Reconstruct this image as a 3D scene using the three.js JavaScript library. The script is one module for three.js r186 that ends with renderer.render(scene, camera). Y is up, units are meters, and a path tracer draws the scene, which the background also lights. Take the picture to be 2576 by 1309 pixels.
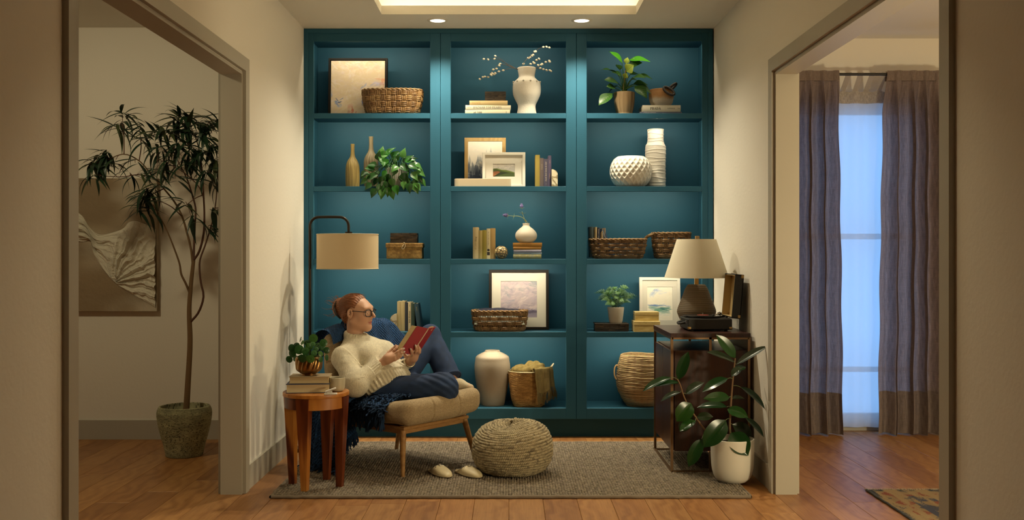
import * as THREE from 'three';
import { RoundedBoxGeometry } from 'three/addons/geometries/RoundedBoxGeometry.js';
import { RectAreaLightUniformsLib } from 'three/addons/lights/RectAreaLightUniformsLib.js';
import { mergeGeometries } from 'three/addons/utils/BufferGeometryUtils.js';
import { FontLoader } from 'three/addons/loaders/FontLoader.js';

// ---------------------------------------------------------------- camera, sky, lights, exposure
const scene = new THREE.Scene();
const CAM = 6.55, EYE = 1.2126, PX = 381.8, CEIL = 2.7;     // camera distance from the bookcase face (z = 0), eye height, photograph pixels per metre there
const camera = new THREE.PerspectiveCamera(2 * Math.atan(654.5 / (PX * CAM)) * 180 / Math.PI, 2576 / 1309, 0.05, 60);
camera.position.set(0, EYE, CAM);
camera.lookAt(0, EYE, 0);
camera.setViewOffset(2576, 1309, 8, 14.5, 2576, 1309);
const renderer = new THREE.WebGLRenderer({ antialias: true });
renderer.toneMapping = THREE.LinearToneMapping;
renderer.toneMappingExposure = 1.0;
renderer.shadowMap.enabled = true;
scene.background = new THREE.Color().setRGB(0.50, 1.15, 2.3);   // blue hour outside the window
RectAreaLightUniformsLib.init();
const WARM = new THREE.Color().setRGB(1.0, 0.85, 0.52), WARM_WHITE = new THREE.Color().setRGB(1.0, 0.89, 0.64);
// down lights: x, z, candela, half angle in degrees, where they shine (x, y, z)
const DOWNLIGHTS = [
  [-0.452, 0.235, 9, 66, [-0.452, 0, 0.75]],
  [0.463, 0.235, 9, 66, [0.463, 0, 0.75]],
  [-0.62, 3.2, 2.6, 46, [-0.62, 0, 3.2]],
  [0.62, 3.2, 2.6, 46, [0.62, 0, 3.2]],
];
const LEFT_ROOM_LIGHTS = [[-2.7, 2.3, 8, 74, [-2.5, 0.2, 0.3]]];
const RIGHT_ROOM_LIGHTS = [[2.6, 2.9, 1, 68, [2.3, 0, 1.6]]];
const SHELF_COLOR = new THREE.Color().setRGB(1.0, 0.88, 0.62);
const SHELF_LIGHT = [92, 108, 122, 134, 142];                          // radiance of the strips above the five rows of shelves
const GLOBE = 13;                                             // candela of the globe lamp standing in the right room, outside the picture
const COVE = 30;                                              // radiance of the strips in the ceiling tray

// ---------------------------------------------------------------- helpers
const V = (x, y, z) => new THREE.Vector3(x, y, z);
// a measured picture point (in photograph pixels) as metres on the upright plane at depth z
const at = (px, py, z = 0) => { const t = (CAM - z) / CAM / PX; return V((px - 1280) * t, EYE - (py - 640) * t, z); };
const len = (px, z = 0) => px * (CAM - z) / CAM / PX;
const onFloor = (px, py) => { const t = EYE * PX / (py - 640); return V((px - 1280) * t / PX, 0, CAM * (1 - t)); };
let seed = 1;
const reseed = (s) => { seed = s >>> 0; };
const rnd = () => { seed = (seed + 0x6D2B79F5) >>> 0; let t = seed; t = Math.imul(t ^ (t >>> 15), t | 1); t ^= t + Math.imul(t ^ (t >>> 7), t | 61); return ((t ^ (t >>> 14)) >>> 0) / 4294967296; };
const rr = (a, b) => a + (b - a) * rnd();
const lerp = (a, b, t) => a + (b - a) * t;
const clamp = (x, a = 0, b = 1) => Math.min(b, Math.max(a, x));
const smooth = (a, b, x) => { const t = clamp((x - a) / (b - a)); return t * t * (3 - 2 * t); };
const hash = (x, y, s) => { let h = Math.imul(x | 0, 374761393) + Math.imul(y | 0, 668265263) + Math.imul(s | 0, 2147483647 ^ 974634777); h = Math.imul(h ^ (h >>> 13), 1274126177); return ((h ^ (h >>> 16)) >>> 0) / 4294967296; };
// value noise that repeats every (px, py) cells
function vnoise(x, y, s, px = 1e9, py = 1e9) {
  const xi = Math.floor(x), yi = Math.floor(y), fx = x - xi, fy = y - yi, u = fx * fx * (3 - 2 * fx), v = fy * fy * (3 - 2 * fy);
  const w = (i, j) => hash(((xi + i) % px + px) % px, ((yi + j) % py + py) % py, s);
  return lerp(lerp(w(0, 0), w(1, 0), u), lerp(w(0, 1), w(1, 1), u), v);
}
function fbm(x, y, s, oct, px = 1e9, py = 1e9) { let a = 0, k = 0.5, n = 0; for (let i = 0; i < oct; i++) { a += k * vnoise(x, y, s + i * 17, px, py); n += k; k *= 0.5; x *= 2; y *= 2; px *= 2; py *= 2; } return a / n; }
const names = new Map();
function numbered(n) { const k = names.get(n) ?? 0; names.set(n, k + 1); return k ? n + '_' + String(k).padStart(3, '0') : n; }
function shade(o) { o.traverse((m) => { if (m.isMesh) { m.castShadow = true; m.receiveShadow = true; } }); return o; }
function mesh(name, geo, mat, parent) { const m = new THREE.Mesh(geo, mat); m.name = name; m.castShadow = m.receiveShadow = true; if (parent) parent.add(m); return m; }
function thing(name, label, category, pos = [0, 0, 0], turn = 0, group) {
  const o = new THREE.Group(); o.name = numbered(name); scene.add(o);
  if (pos.isVector3) o.position.copy(pos); else o.position.set(...pos);
  o.rotation.y = turn; o.userData = { label, category }; if (group) o.userData.group = group; return o;
}
function struct(name, geo, mat) { const m = mesh(name, geo, mat, scene); m.userData = { kind: 'structure' }; return m; }
function tagged(o, label) { o.userData.label = label; return o; }

// ---- geometry
function move(g, x, y, z) { g.translate(x, y, z); return g; }
const box = (w, h, d, x = 0, y = 0, z = 0) => move(new THREE.BoxGeometry(w, h, d), x, y, z);
const span = (x0, x1, y0, y1, z0, z1) => box(x1 - x0, y1 - y0, z1 - z0, (x0 + x1) / 2, (y0 + y1) / 2, (z0 + z1) / 2);
const rbox = (w, h, d, r, x = 0, y = 0, z = 0, seg = 2) => move(new RoundedBoxGeometry(w, h, d, seg, Math.min(r, w / 2.01, h / 2.01, d / 2.01)), x, y, z);
const cyl = (r0, r1, h, n = 32, x = 0, y = 0, z = 0) => move(new THREE.CylinderGeometry(r0, r1, h, n), x, y, z);
// a box with small chamfers (44 triangles), uv in metres
function cbox(w, h, d, c = 0.002) {
  const X = w / 2, Y = h / 2, Z = d / 2, pos = [], tri = (a, b, e) => pos.push(...a, ...b, ...e), quad = (a, b, e, f) => { tri(a, b, e); tri(a, e, f); };
  const x = X - c, y = Y - c, z = Z - c;
  const P = (ax, s, u, v) => ax === 0 ? [s * X, u * y, v * z] : ax === 1 ? [v * x, s * Y, u * z] : [u * x, v * y, s * Z];
  const face = (f) => (f[0][0] + f[1][0] + f[2][0]) * 0;
  const out = (q) => { const a = V(...q[0]), b = V(...q[1]), e = V(...q[2]); const n = b.clone().sub(a).cross(e.clone().sub(a)); const m = V(0, 0, 0); q.forEach((p) => m.add(V(...p))); if (n.dot(m) < 0) q.reverse(); q.length === 4 ? quad(...q) : tri(...q); };
  for (let ax = 0; ax < 3; ax++) for (const s of [-1, 1]) out([P(ax, s, -1, -1), P(ax, s, 1, -1), P(ax, s, 1, 1), P(ax, s, -1, 1)]);
  const corner = (sx, sy, sz) => [[sx * X, sy * y, sz * z], [sx * x, sy * Y, sz * z], [sx * x, sy * y, sz * Z]];
  for (const a of [-1, 1]) for (const b of [-1, 1]) {
    out([corner(a, b, -1)[0], corner(a, b, 1)[0], corner(a, b, 1)[1], corner(a, b, -1)[1]]);
    out([corner(-1, a, b)[1], corner(1, a, b)[1], corner(1, a, b)[2], corner(-1, a, b)[2]]);
    out([corner(a, -1, b)[0], corner(a, 1, b)[0], corner(a, 1, b)[2], corner(a, -1, b)[2]]);
    for (const e of [-1, 1]) out(corner(a, b, e));
  }
  const g = new THREE.BufferGeometry(); g.setAttribute('position', new THREE.Float32BufferAttribute(pos, 3)); g.computeVertexNormals(); return metreUV(g);
}
// uv from position, by the dominant direction of the normal; su, sv: metres per repeat; ox, oy: offset
function metreUV(g0, s = 1, ox = 0, oy = 0, longAxis = -1) {
  const g = g0.index ? g0.toNonIndexed() : g0;
  const p = g.attributes.position, n = g.attributes.normal, uv = new Float32Array(p.count * 2);
  for (let t = 0; t < p.count; t += 3) {
    let ax = 0, ay = 0, az = 0; for (let i = t; i < t + 3; i++) { ax += n.getX(i); ay += n.getY(i); az += n.getZ(i); } ax = Math.abs(ax); ay = Math.abs(ay); az = Math.abs(az);
    for (let i = t; i < t + 3; i++) {
      let u, v; const X = p.getX(i), Y = p.getY(i), Z = p.getZ(i);
      if (ay >= ax && ay >= az) { u = X; v = -Z; if (longAxis === 0) { u = -Z; v = X; } }
      else if (ax >= az) { u = Z; v = Y; if (longAxis === 2) { u = Y; v = Z; } }
      else { u = X; v = Y; if (longAxis === 0) { u = Y; v = X; } }
      uv[i * 2] = u / s + ox; uv[i * 2 + 1] = v / s + oy;
    }
  }
  g.setAttribute('uv', new THREE.BufferAttribute(uv, 2)); return g;
}
function lathe(prof, n = 48, uScale) { const g = new THREE.LatheGeometry(prof.map(([r, y]) => new THREE.Vector2(Math.max(r, 1e-4), y)), n); return g; }
// smooth profile through control points
function curveProf(pts, n = 40) { const c = new THREE.CatmullRomCurve3(pts.map(([r, y]) => V(r, y, 0)), false, 'centripetal'); return c.getPoints(n).map((p) => [Math.max(p.x, 1e-4), p.y]); }
function tube(pts, r, seg = 24, rad = 8, closed = false) { return new THREE.TubeGeometry(new THREE.CatmullRomCurve3(pts, closed, 'centripetal'), seg, r, rad, closed); }
// a tube whose radius changes along it, with closed ends
function taper(pts, radii, seg = 20, rad = 8) {
  const c = new THREE.CatmullRomCurve3(pts, false, 'centripetal'), g = new THREE.TubeGeometry(c, seg, 1, rad, false), p = g.attributes.position;
  for (let i = 0; i <= seg; i++) {
    const u = i / seg, k = u * (radii.length - 1), a = Math.min(radii.length - 2, Math.floor(k)), r = lerp(radii[a], radii[a + 1], k - a), o = c.getPointAt(u);
    for (let j = 0; j <= rad; j++) { const q = i * (rad + 1) + j; p.setXYZ(q, o.x + (p.getX(q) - o.x) * r, o.y + (p.getY(q) - o.y) * r, o.z + (p.getZ(q) - o.z) * r); }
  }
  return g;
}
const clean = (g) => { const q = g.index ? g.toNonIndexed() : g; for (const k of Object.keys(q.attributes)) if (!['position', 'normal', 'uv'].includes(k)) q.deleteAttribute(k); if (!q.attributes.uv) q.setAttribute('uv', new THREE.BufferAttribute(new Float32Array(q.attributes.position.count * 2), 2)); return q; };
const merge = (list) => mergeGeometries(list.map(clean));
function extrude(pts, depth, bevel = 0.002, curved) { const s = new THREE.Shape(pts.map(([x, y]) => new THREE.Vector2(x, y))); return new THREE.ExtrudeGeometry(s, { depth, bevelEnabled: bevel > 0, bevelThickness: bevel, bevelSize: bevel, bevelSegments: 2, curveSegments: 24 }); }
function rot(g, x, y = 0, z = 0) { if (x) g.rotateX(x); if (y) g.rotateY(y); if (z) g.rotateZ(z); return g; }
// grid surface: f(u, v) -> Vector3
function surf(nu, nv, f, uvs = [1, 1]) {
  const pos = [], uv = [], idx = [];
  for (let j = 0; j <= nv; j++) for (let i = 0; i <= nu; i++) { const p = f(i / nu, j / nv); pos.push(p.x, p.y, p.z); uv.push(i / nu * uvs[0], j / nv * uvs[1]); }
  for (let j = 0; j < nv; j++) for (let i = 0; i < nu; i++) { const a = j * (nu + 1) + i, b = a + 1, c = a + nu + 1, d = c + 1; idx.push(a, b, d, a, d, c); }
  const g = new THREE.BufferGeometry(); g.setAttribute('position', new THREE.Float32BufferAttribute(pos, 3)); g.setAttribute('uv', new THREE.Float32BufferAttribute(uv, 2)); g.setIndex(idx); g.computeVertexNormals(); return g;
}

// ---- textures
function tex(w, h, f, srgb = true, rep = [1, 1]) {
  const d = new Uint8Array(w * h * 4);
  for (let y = 0; y < h; y++) for (let x = 0; x < w; x++) { const c = f(x / w, y / h, x, y), o = (y * w + x) * 4; if (typeof c === 'number') { d[o] = d[o + 1] = d[o + 2] = clamp(c) * 255; } else { d[o] = clamp(c[0]) * 255; d[o + 1] = clamp(c[1]) * 255; d[o + 2] = clamp(c[2]) * 255; } d[o + 3] = 255; }
  const t = new THREE.DataTexture(d, w, h); t.magFilter = THREE.LinearFilter; t.minFilter = THREE.LinearMipmapLinearFilter; t.generateMipmaps = true; t.wrapS = t.wrapT = THREE.RepeatWrapping; t.repeat.set(...rep); if (srgb) t.colorSpace = THREE.SRGBColorSpace; t.needsUpdate = true; return t;
}
function canvasTex(w, h, draw) { const c = document.createElement('canvas'); c.width = w; c.height = h; const x = c.getContext('2d'); draw(x, w, h); const t = new THREE.CanvasTexture(c); t.colorSpace = THREE.SRGBColorSpace; return t; }
const rep = (t, u, v = u) => { const c = t.clone(); c.repeat.set(u, v); c.needsUpdate = true; return c; };
const mix3 = (a, b, t) => [lerp(a[0], b[0], t), lerp(a[1], b[1], t), lerp(a[2], b[2], t)];
const C = (r, g, b) => new THREE.Color().setRGB(r, g, b);     // linear base colour
const std = (color, roughness = 0.7, more = {}) => new THREE.MeshStandardMaterial({ color, roughness, ...more });
const phys = (color, roughness = 0.7, more = {}) => new THREE.MeshPhysicalMaterial({ color, roughness, ...more });

// shared fine relief: plaster, weave, wool, wood grain
const plasterBump = tex(256, 256, (u, v) => fbm(u * 24, v * 24, 5, 4, 24, 24), false);
const weaveBump = tex(256, 256, (u, v, x, y) => { const a = Math.sin(u * Math.PI * 2 * 32), b = Math.sin(v * Math.PI * 2 * 32); const over = (Math.floor(u * 32) + Math.floor(v * 32)) & 1; return 0.5 + 0.25 * (over ? Math.abs(a) : Math.abs(b)) + 0.25 * (hash(x >> 1, y >> 2, 3) - 0.5) + 0.2 * (fbm(u * 16, v * 16, 8, 2, 16, 16) - 0.5); }, false);
const weaveTone = tex(256, 256, (u, v, x, y) => 0.80 + 0.2 * fbm(u * 64, v * 8, 21, 2, 64, 8) * 1.0 - 0.12 * hash(x >> 1, y, 4) + 0.06 * fbm(u * 8, v * 64, 22, 2, 8, 64), true);
const woolBump = tex(256, 256, (u, v, x, y) => 0.6 * fbm(u * 40, v * 40, 31, 3, 40, 40) + 0.4 * hash(x, y, 6), false);
// grain runs along v
function grain(base, dark, s, { rings = 9, warp = 1.2, fine = 0.35, knots = 0 } = {}) {
  return tex(256, 512, (u, v) => {
    const w = fbm(u * 3, v * 2, s, 3, 3, 2) * warp, k = (Math.sin((u * rings + w * 3) * Math.PI * 2) * 0.5 + 0.5);
    const f = fbm(u * 90, v * 4, s + 7, 2, 90, 4), p = Math.pow(vnoise(u * 180, v * 10, s + 11, 180, 10), 6);
    return mix3(base, dark, clamp(0.45 * k * fbm(u * 5, v * 2, s + 3, 2, 5, 2) * 1.6 + fine * (f - 0.35) + 0.35 * p));
  });
}
const oakMap = grain([0.86, 0.74, 0.57], [0.66, 0.51, 0.35], 41, { rings: 5, warp: 0.9, fine: 0.5 });
const walnutMap = grain([0.40, 0.22, 0.13], [0.16, 0.07, 0.04], 52, { rings: 6 });
const paleWoodMap = grain([0.88, 0.80, 0.62], [0.70, 0.58, 0.38], 63, { rings: 5 });
const grainBump = tex(256, 512, (u, v) => 0.5 + 0.5 * (fbm(u * 90, v * 4, 71, 2, 90, 4) - 0.5) - 0.4 * Math.pow(vnoise(u * 180, v * 10, 72, 180, 10), 6), false);

// ---------------------------------------------------------------- the rooms
const wallPaint = std(C(0.78, 0.73, 0.65), 0.75, { bumpMap: rep(plasterBump, 3), bumpScale: 0.0006, name: 'wall paint' });
const ceilingPaint = std(C(0.76, 0.72, 0.64), 0.85, { bumpMap: rep(plasterBump, 3), bumpScale: 0.0005, name: 'ceiling paint' });
const trimPaint = std(C(0.42, 0.385, 0.32), 0.5, { name: 'trim paint' });
const HALF = 1.35, WT = 0.10, BACK = 8.2, LX = -4.6, RX = 4.6;
const DZ0 = 1.525, DZ1 = 3.47, DH = 2.135, CW = 0.075, CT = 0.02;   // doorway from DZ0 to DZ1, casing width and thickness

// floor: oak planks running away from the camera
const floor = new THREE.Group(); floor.name = 'floor'; floor.userData = { kind: 'structure' }; scene.add(floor);
{
  const tones = [[0.40, 0.265, 0.155], [0.365, 0.235, 0.135], [0.43, 0.295, 0.175], [0.335, 0.215, 0.125], [0.39, 0.27, 0.165], [0.45, 0.315, 0.19]];
  const mats = tones.map((c, i) => std(C(...c).multiplyScalar(1.35), 0.42, { map: oakMap, bumpMap: grainBump, bumpScale: 0.0004, name: 'oak plank' }));
  reseed(77);
  const w = 0.168, x0 = -3.36;
  for (let i = 0; i < 40; i++) {
    let z = -0.34 - rnd() * 1.3; const x = x0 + (i + 0.5) * w;
    while (z < 2.35) {
      const l = rr(0.75, 1.9), a = Math.max(z, -0.34), b = Math.min(z + l, 2.35);
      if (b - a > 0.02) { const g = cbox(w - 0.0012, 0.02, b - a - 0.0012, 0.0012); metreUV(g, 0.42, rnd(), rnd(), 2); const m = mesh('plank', g, mats[Math.floor(rnd() * 6)], floor); m.position.set(x, -0.01, (a + b) / 2); }
      z += l;
    }
  }
  const base = merge([metreUV(span(LX - 0.1, RX + 0.1, -0.12, -0.0205, -0.6, 2.351)), metreUV(span(LX - 0.1, RX + 0.1, -0.12, 0, 2.351, BACK + 0.1), 0.42)]);
  mesh('subfloor', base, mats[1], floor);
}
// ceiling with a tray recess and cove over the sitting area
{
  const TX = 0.803, TZ0 = 0.385, TZ1 = 2.75, c = CEIL, top = 3.02, lip = 0.13;
  const parts = [
    span(LX - 0.1, -TX, c, c + 0.03, -0.6, BACK + 0.1), span(TX, RX + 0.1, c, c + 0.03, -0.6, BACK + 0.1),
    span(-TX, TX, c, c + 0.03, -0.6, TZ0), span(-TX, TX, c, c + 0.03, TZ1, BACK + 0.1),
  ];
  struct('ceiling', metreUV(merge(parts)), ceilingPaint);
  const rec = [
    span(-TX - lip - 0.03, -TX - lip, c + 0.03, top, TZ0 - lip, TZ1 + lip), span(TX + lip, TX + lip + 0.03, c + 0.03, top, TZ0 - lip, TZ1 + lip),
    span(-TX - lip, TX + lip, c + 0.03, top, TZ0 - lip - 0.03, TZ0 - lip), span(-TX - lip, TX + lip, c + 0.03, top, TZ1 + lip, TZ1 + lip + 0.03),
    span(-TX - lip - 0.03, TX + lip + 0.03, top, top + 0.03, TZ0 - lip - 0.03, TZ1 + lip + 0.03),
  ];
  const tray = mesh('ceiling_tray', metreUV(merge(rec)), ceilingPaint, scene); tray.userData = { kind: 'structure' };
  const fz = 0.016, fy = c + 0.052;
  const fas = [span(-TX, -TX + fz, c - 0.002, fy, TZ0, TZ1), span(TX - fz, TX, c - 0.002, fy, TZ0, TZ1), span(-TX + fz, TX - fz, c - 0.002, fy, TZ0, TZ0 + fz), span(-TX + fz, TX - fz, c - 0.002, fy, TZ1 - fz, TZ1)];
  for (const g of fas) { const m = mesh('trim_1', metreUV(g), ceilingPaint, scene); m.name = numbered('trim_1'); m.userData = { kind: 'structure' }; }
  // LED strips lying on the ledge behind the lip
  const glow = std(C(0.9, 0.85, 0.75), 0.6, { emissive: C(1, 0.80, 0.50), emissiveIntensity: 3, name: 'cove light strip' });
  const L = TZ1 - TZ0, y = c + 0.04;
  for (const [x, z, w, d, where] of [[-TX - 0.06, (TZ0 + TZ1) / 2, 0.02, L, 'left'], [TX + 0.06, (TZ0 + TZ1) / 2, 0.02, L, 'right'], [0, TZ0 - 0.06, 2 * TX, 0.02, 'bookcase'], [0, TZ1 + 0.06, 2 * TX, 0.02, 'camera']]) {
    const t = thing('cove_light_strip', 'warm light strip behind the ' + where + ' side lip of the ceiling tray', 'light strip', [x, y - 0.008, z], 0, 'light strips in the ceiling tray');
    mesh('strip', box(w, 0.008, d), glow, t);
    const r = new THREE.RectAreaLight(WARM, COVE, w, d); r.position.set(x, y + 0.002, z); r.lookAt(x, y + 1, z); r.name = 'cove_light'; scene.add(r);
  }
}
// side walls with doorways
function sideWall(s, name) {
  const x0 = s * HALF, x1 = s * (HALF + WT), a = Math.min(x0, x1), b = Math.max(x0, x1);
  struct(name, metreUV(merge([span(a, b, 0, CEIL, -0.6, DZ0), span(a, b, DH, CEIL, DZ0, DZ1), span(a, b, 0, CEIL, DZ1, BACK)])), wallPaint);
}
sideWall(-1, 'wall_left'); sideWall(1, 'wall_right');
struct('wall_back', metreUV(span(-HALF, HALF, 0, CEIL, -0.60, -0.40)), wallPaint);
struct('wall_front', metreUV(span(LX - 0.1, RX + 0.1, 0, CEIL, BACK, BACK + 0.1)), wallPaint);
struct('wall_left_room_back', metreUV(span(LX, -HALF - WT, 0, CEIL, -0.35, 0.03)), wallPaint);
struct('wall_left_room_side', metreUV(span(LX - 0.1, LX, 0, CEIL, -0.6, BACK)), wallPaint);
struct('wall_right_room_side', metreUV(span(RX, RX + 0.1, 0, CEIL, -0.6, BACK)), wallPaint);
// door casings, jamb linings, baseboards
{
  let n = 2;
  const trim = (g) => { const m = struct('trim_' + n, metreUV(g), trimPaint); n++; return m; };
  for (const s of [-1, 1]) {
    const sp = (x0, x1, ...r) => span(Math.min(s * x0, s * x1), Math.max(s * x0, s * x1), ...r);
    for (const [xa, xb] of [[HALF - CT, HALF], [HALF + WT, HALF + WT + CT]]) {       // casings on both faces of the wall
      trim(sp(xa, xb, 0, DH + CW, DZ0 - CW, DZ0 - 0.006)); trim(sp(xa, xb, 0, DH + CW, DZ1 + 0.006, DZ1 + CW)); trim(sp(xa, xb, DH + 0.006, DH + CW, DZ0 - 0.006, DZ1 + 0.006));
    }
    trim(sp(HALF - 0.004, HALF + WT + 0.004, 0, DH, DZ0 - 0.001, DZ0 + 0.014)); trim(sp(HALF - 0.004, HALF + WT + 0.004, 0, DH, DZ1 - 0.014, DZ1 + 0.001)); trim(sp(HALF - 0.004, HALF + WT + 0.004, DH - 0.014, DH + 0.001, DZ0 + 0.014, DZ1 - 0.014));
  }
  const bb = (name, g) => struct(name, metreUV(g), trimPaint);
  for (const [s, side] of [[-1, 'left'], [1, 'right']]) {
    const sp = (x0, x1, ...r) => span(Math.min(s * x0, s * x1), Math.max(s * x0, s * x1), ...r);
    bb('baseboard_' + side, merge([sp(HALF - 0.013, HALF, 0, 0.125, 0.0, DZ0 - CW), sp(HALF - 0.013, HALF, 0, 0.125, DZ1 + CW, BACK)]));
  }
  bb('baseboard_left_room', span(LX, -HALF - WT, 0, 0.125, 0.03, 0.044));
}
// recessed down lights
function downlight([x, z, cd, deg, aim], label, color = WARM, soft = 2.2) {
  const t = thing('ceiling_downlight', label, 'downlight', [x, CEIL, z], 0, 'recessed ceiling downlights');
  mesh('trim_ring', lathe([[0.066, 0.0], [0.064, -0.004], [0.050, -0.006], [0.047, -0.003], [0.047, 0.0]], 40), std(C(0.72, 0.66, 0.56), 0.45), t);
  const lens = mesh('lens', lathe([[0.0001, -0.0035], [0.047, -0.0025]], 40), std(C(0.9, 0.9, 0.9), 0.5, { emissive: C(1, 0.86, 0.66), emissiveIntensity: 6, name: 'downlight lens' }), t);
  const l = new THREE.SpotLight(color, cd, 0, deg * Math.PI / 180, 0.55, 2); l.name = 'downlight'; l.position.set(x, CEIL - 0.012, z); l.target.position.set(...aim); l.shadow.radius = soft; l.castShadow = true; l.shadow.mapSize.set(2048, 2048); scene.add(l, l.target);
}
DOWNLIGHTS.forEach((d, i) => downlight(d, ['glowing recessed downlight in the ceiling above the left bookcase divider', 'glowing recessed downlight in the ceiling above the right bookcase divider', 'recessed downlight in the ceiling left of the camera', 'recessed downlight in the ceiling right of the camera'][i], i < 2 ? WARM_WHITE : WARM));
LEFT_ROOM_LIGHTS.forEach((d) => downlight(d, 'recessed downlight in the ceiling of the room on the left', WARM, 6));
RIGHT_ROOM_LIGHTS.forEach((d) => downlight(d, 'recessed downlight in the ceiling of the room on the right'));

// ---------------------------------------------------------------- built-in bookcase
const TEAL = [0.024, 0.100, 0.162];
const teal = phys(C(...TEAL), 0.5, { specularIntensity: 0.35, bumpMap: rep(plasterBump, 2, 2), bumpScale: 0.0003, name: 'teal paint' });
const bx = (px) => (px - 1280) / PX, by = (py) => EYE - (py - 640) / PX;
const X0 = bx(764) + 0.0, X1 = bx(1793), SHELF_Z = -0.34, FT = 0.022;
const bays = [[bx(789), bx(1082)], [bx(1134), bx(1424)], [bx(1476), bx(1766)]];
const shelfTop = [by(285), by(469), by(652), by(836), by(1028)];
{
  const t = thing('bookcase', 'teal built-in bookcase with three bays of shelves across the end wall', 'bookcase', [0, 0, 0]);
  const ch = (x0, x1, y0, y1, z0, z1, c = 0.0015) => { const g = cbox(x1 - x0, y1 - y0, z1 - z0, c); g.translate((x0 + x1) / 2, (y0 + y1) / 2, (z0 + z1) / 2); return metreUV(g); };
  const kick = by(1055), head = by(104), edges = [[X0, bays[0][0]], [bays[0][1], bx(1107.6)], [bx(1108.4), bays[1][0]], [bays[1][1], bx(1449.6)], [bx(1450.4), bays[2][0]], [bays[2][1], X1]];
  edges.forEach(([a, b]) => mesh('stile', ch(a, b, kick, CEIL - 0.001, -FT, 0), teal, t));
  bays.forEach(([a, b], i) => {
    mesh('top_rail', ch(a, b, head, CEIL - 0.001, -FT, 0), teal, t);
    mesh('bottom_rail', ch(a, b, kick, shelfTop[4] - 0.0, -FT, 0), teal, t);
    const l = i === 0 ? X0 + 0.02 : bx([0, 1107.6, 1450.4][i]) + 0.012, r = i === 2 ? X1 - 0.02 : bx([1107.6, 1450.4][i]) - 0.012;
    mesh('side_panel', span(l - 0.009, l + 0.009, kick, CEIL - 0.002, SHELF_Z, -FT), teal, t); mesh('side_panel', span(r - 0.009, r + 0.009, kick, CEIL - 0.002, SHELF_Z, -FT), teal, t);
    mesh('back_panel', metreUV(span(l, r, 0.05, CEIL - 0.002, SHELF_Z - 0.012, SHELF_Z)), teal, t);
    mesh('top_panel', span(l, r, head + 0.028, head + 0.046, SHELF_Z, -FT), teal, t);
    shelfTop.slice(0, 4).forEach((y, k) => {
      const s = mesh('shelf', ch(a + 0.0004, b - 0.0004, y - 0.034, y, -0.02, 0, 0.001), teal, t);
      mesh('board', ch(l + 0.009, r - 0.009, y - 0.015, y, SHELF_Z + 0.0005, -0.0205, 0.001), teal, s);
    });
    mesh('floor_panel', ch(l, r, shelfTop[4] - 0.02, shelfTop[4], SHELF_Z, -FT - 0.0005, 0.001), teal, t);
  });
  mesh('toe_kick', span(X0, X1, 0, kick - 0.002, -0.075, -0.06), teal, t);
  mesh('outer_moulding', ch(X0 - 0.0, X0 + 0.028, kick, CEIL - 0.002, 0, 0.008), teal, t); mesh('outer_moulding', ch(X1 - 0.028, X1, kick, CEIL - 0.002, 0, 0.008), teal, t); mesh('outer_moulding', ch(X0 + 0.028, X1 - 0.028, CEIL - 0.030, CEIL - 0.002, 0, 0.008), teal, t);
}

// ---- light strips under the front of every shelf, hidden behind the shelf lip
{
  const strip = std(C(0.9, 0.88, 0.8), 0.5, { emissive: C(1, 0.84, 0.58), emissiveIntensity: 1.2, name: 'shelf light strip' });
  const tops = [by(104) + 0.028, ...shelfTop.slice(0, 4).map((y) => y - 0.015)], row = ['top', 'second', 'middle', 'fourth', 'bottom'], bay = ['left', 'centre', 'right'];
  bays.forEach(([a, b], i) => tops.forEach((y, k) => {
    const w = b - a - 0.10, x = (a + b) / 2, z = -0.036;
    const t = thing('shelf_light_strip', 'slim warm light strip above the ' + row[k] + ' compartment of the ' + bay[i] + ' bookcase bay', 'light strip', [x, y - 0.003, z], 0, 'light strips in the bookcase');
    mesh('strip', box(w, 0.005, 0.014), strip, t);
    const l = new THREE.RectAreaLight(SHELF_COLOR, SHELF_LIGHT[k], w, 0.014); l.position.set(x, y - 0.0065, z); l.lookAt(x, y - 1.0065, z - 0.75); l.name = 'shelf_light'; scene.add(l);
  }));
}

// ---------------------------------------------------------------- things on the shelves
const linenWhite = std(C(0.80, 0.76, 0.68), 0.8);
const paper = std(C(0.72, 0.64, 0.46), 0.9, { map: tex(64, 256, (u, v, x, y) => { const k = 0.82 + 0.18 * hash(0, y, 9); return [k, k * 0.99, k * 0.97]; }), name: 'page edges' });
const shelfX = (px, z) => (px - 1280) * (CAM - z) / CAM / PX;
// spine print: an upright canvas, w x h in pixels
function spineMap(w, h, bg, draw) { return canvasTex(w, h, (c) => { c.fillStyle = bg; c.fillRect(0, 0, w, h); const k = c.getImageData ? 0 : 0; draw(c, w, h); }); }
const clothBump = rep(weaveBump, 1);
function bookParts(t, th, h, d, color, o = {}) {                 // spine towards +z, standing, th along x
  const m = std(color, 0.75, { bumpMap: clothBump, bumpScale: 0.0004 }), bt = 0.0025;
  const a = cbox(bt, h, d, 0.0008), b = a.clone(); a.translate(-th / 2 + bt / 2, h / 2, -d / 2); b.translate(th / 2 - bt / 2, h / 2, -d / 2);
  mesh('cover', merge([a, b]), m, t);
  const n = 10, sp = surf(n, 1, (u, v) => { const q = u * 2 - 1; return V(q * th / 2, v * h, (1 - q * q) * (o.round ?? 0.004)); });
  const back = surf(n, 1, (u, v) => { const q = 1 - u * 2; return V(q * th / 2, v * h, (1 - q * q) * (o.round ?? 0.004) - bt); });
  mesh('spine', merge([sp, back]), o.map ? std(C(1, 1, 1), 0.7, { map: o.map }) : m, t);
  mesh('pages', metreUV(box(th - 2 * bt, h - 0.006, d - 0.008, 0, h / 2, -d / 2 - 0.0015), 0.05), o.pages ?? paper, t);
  return t;
}
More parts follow.
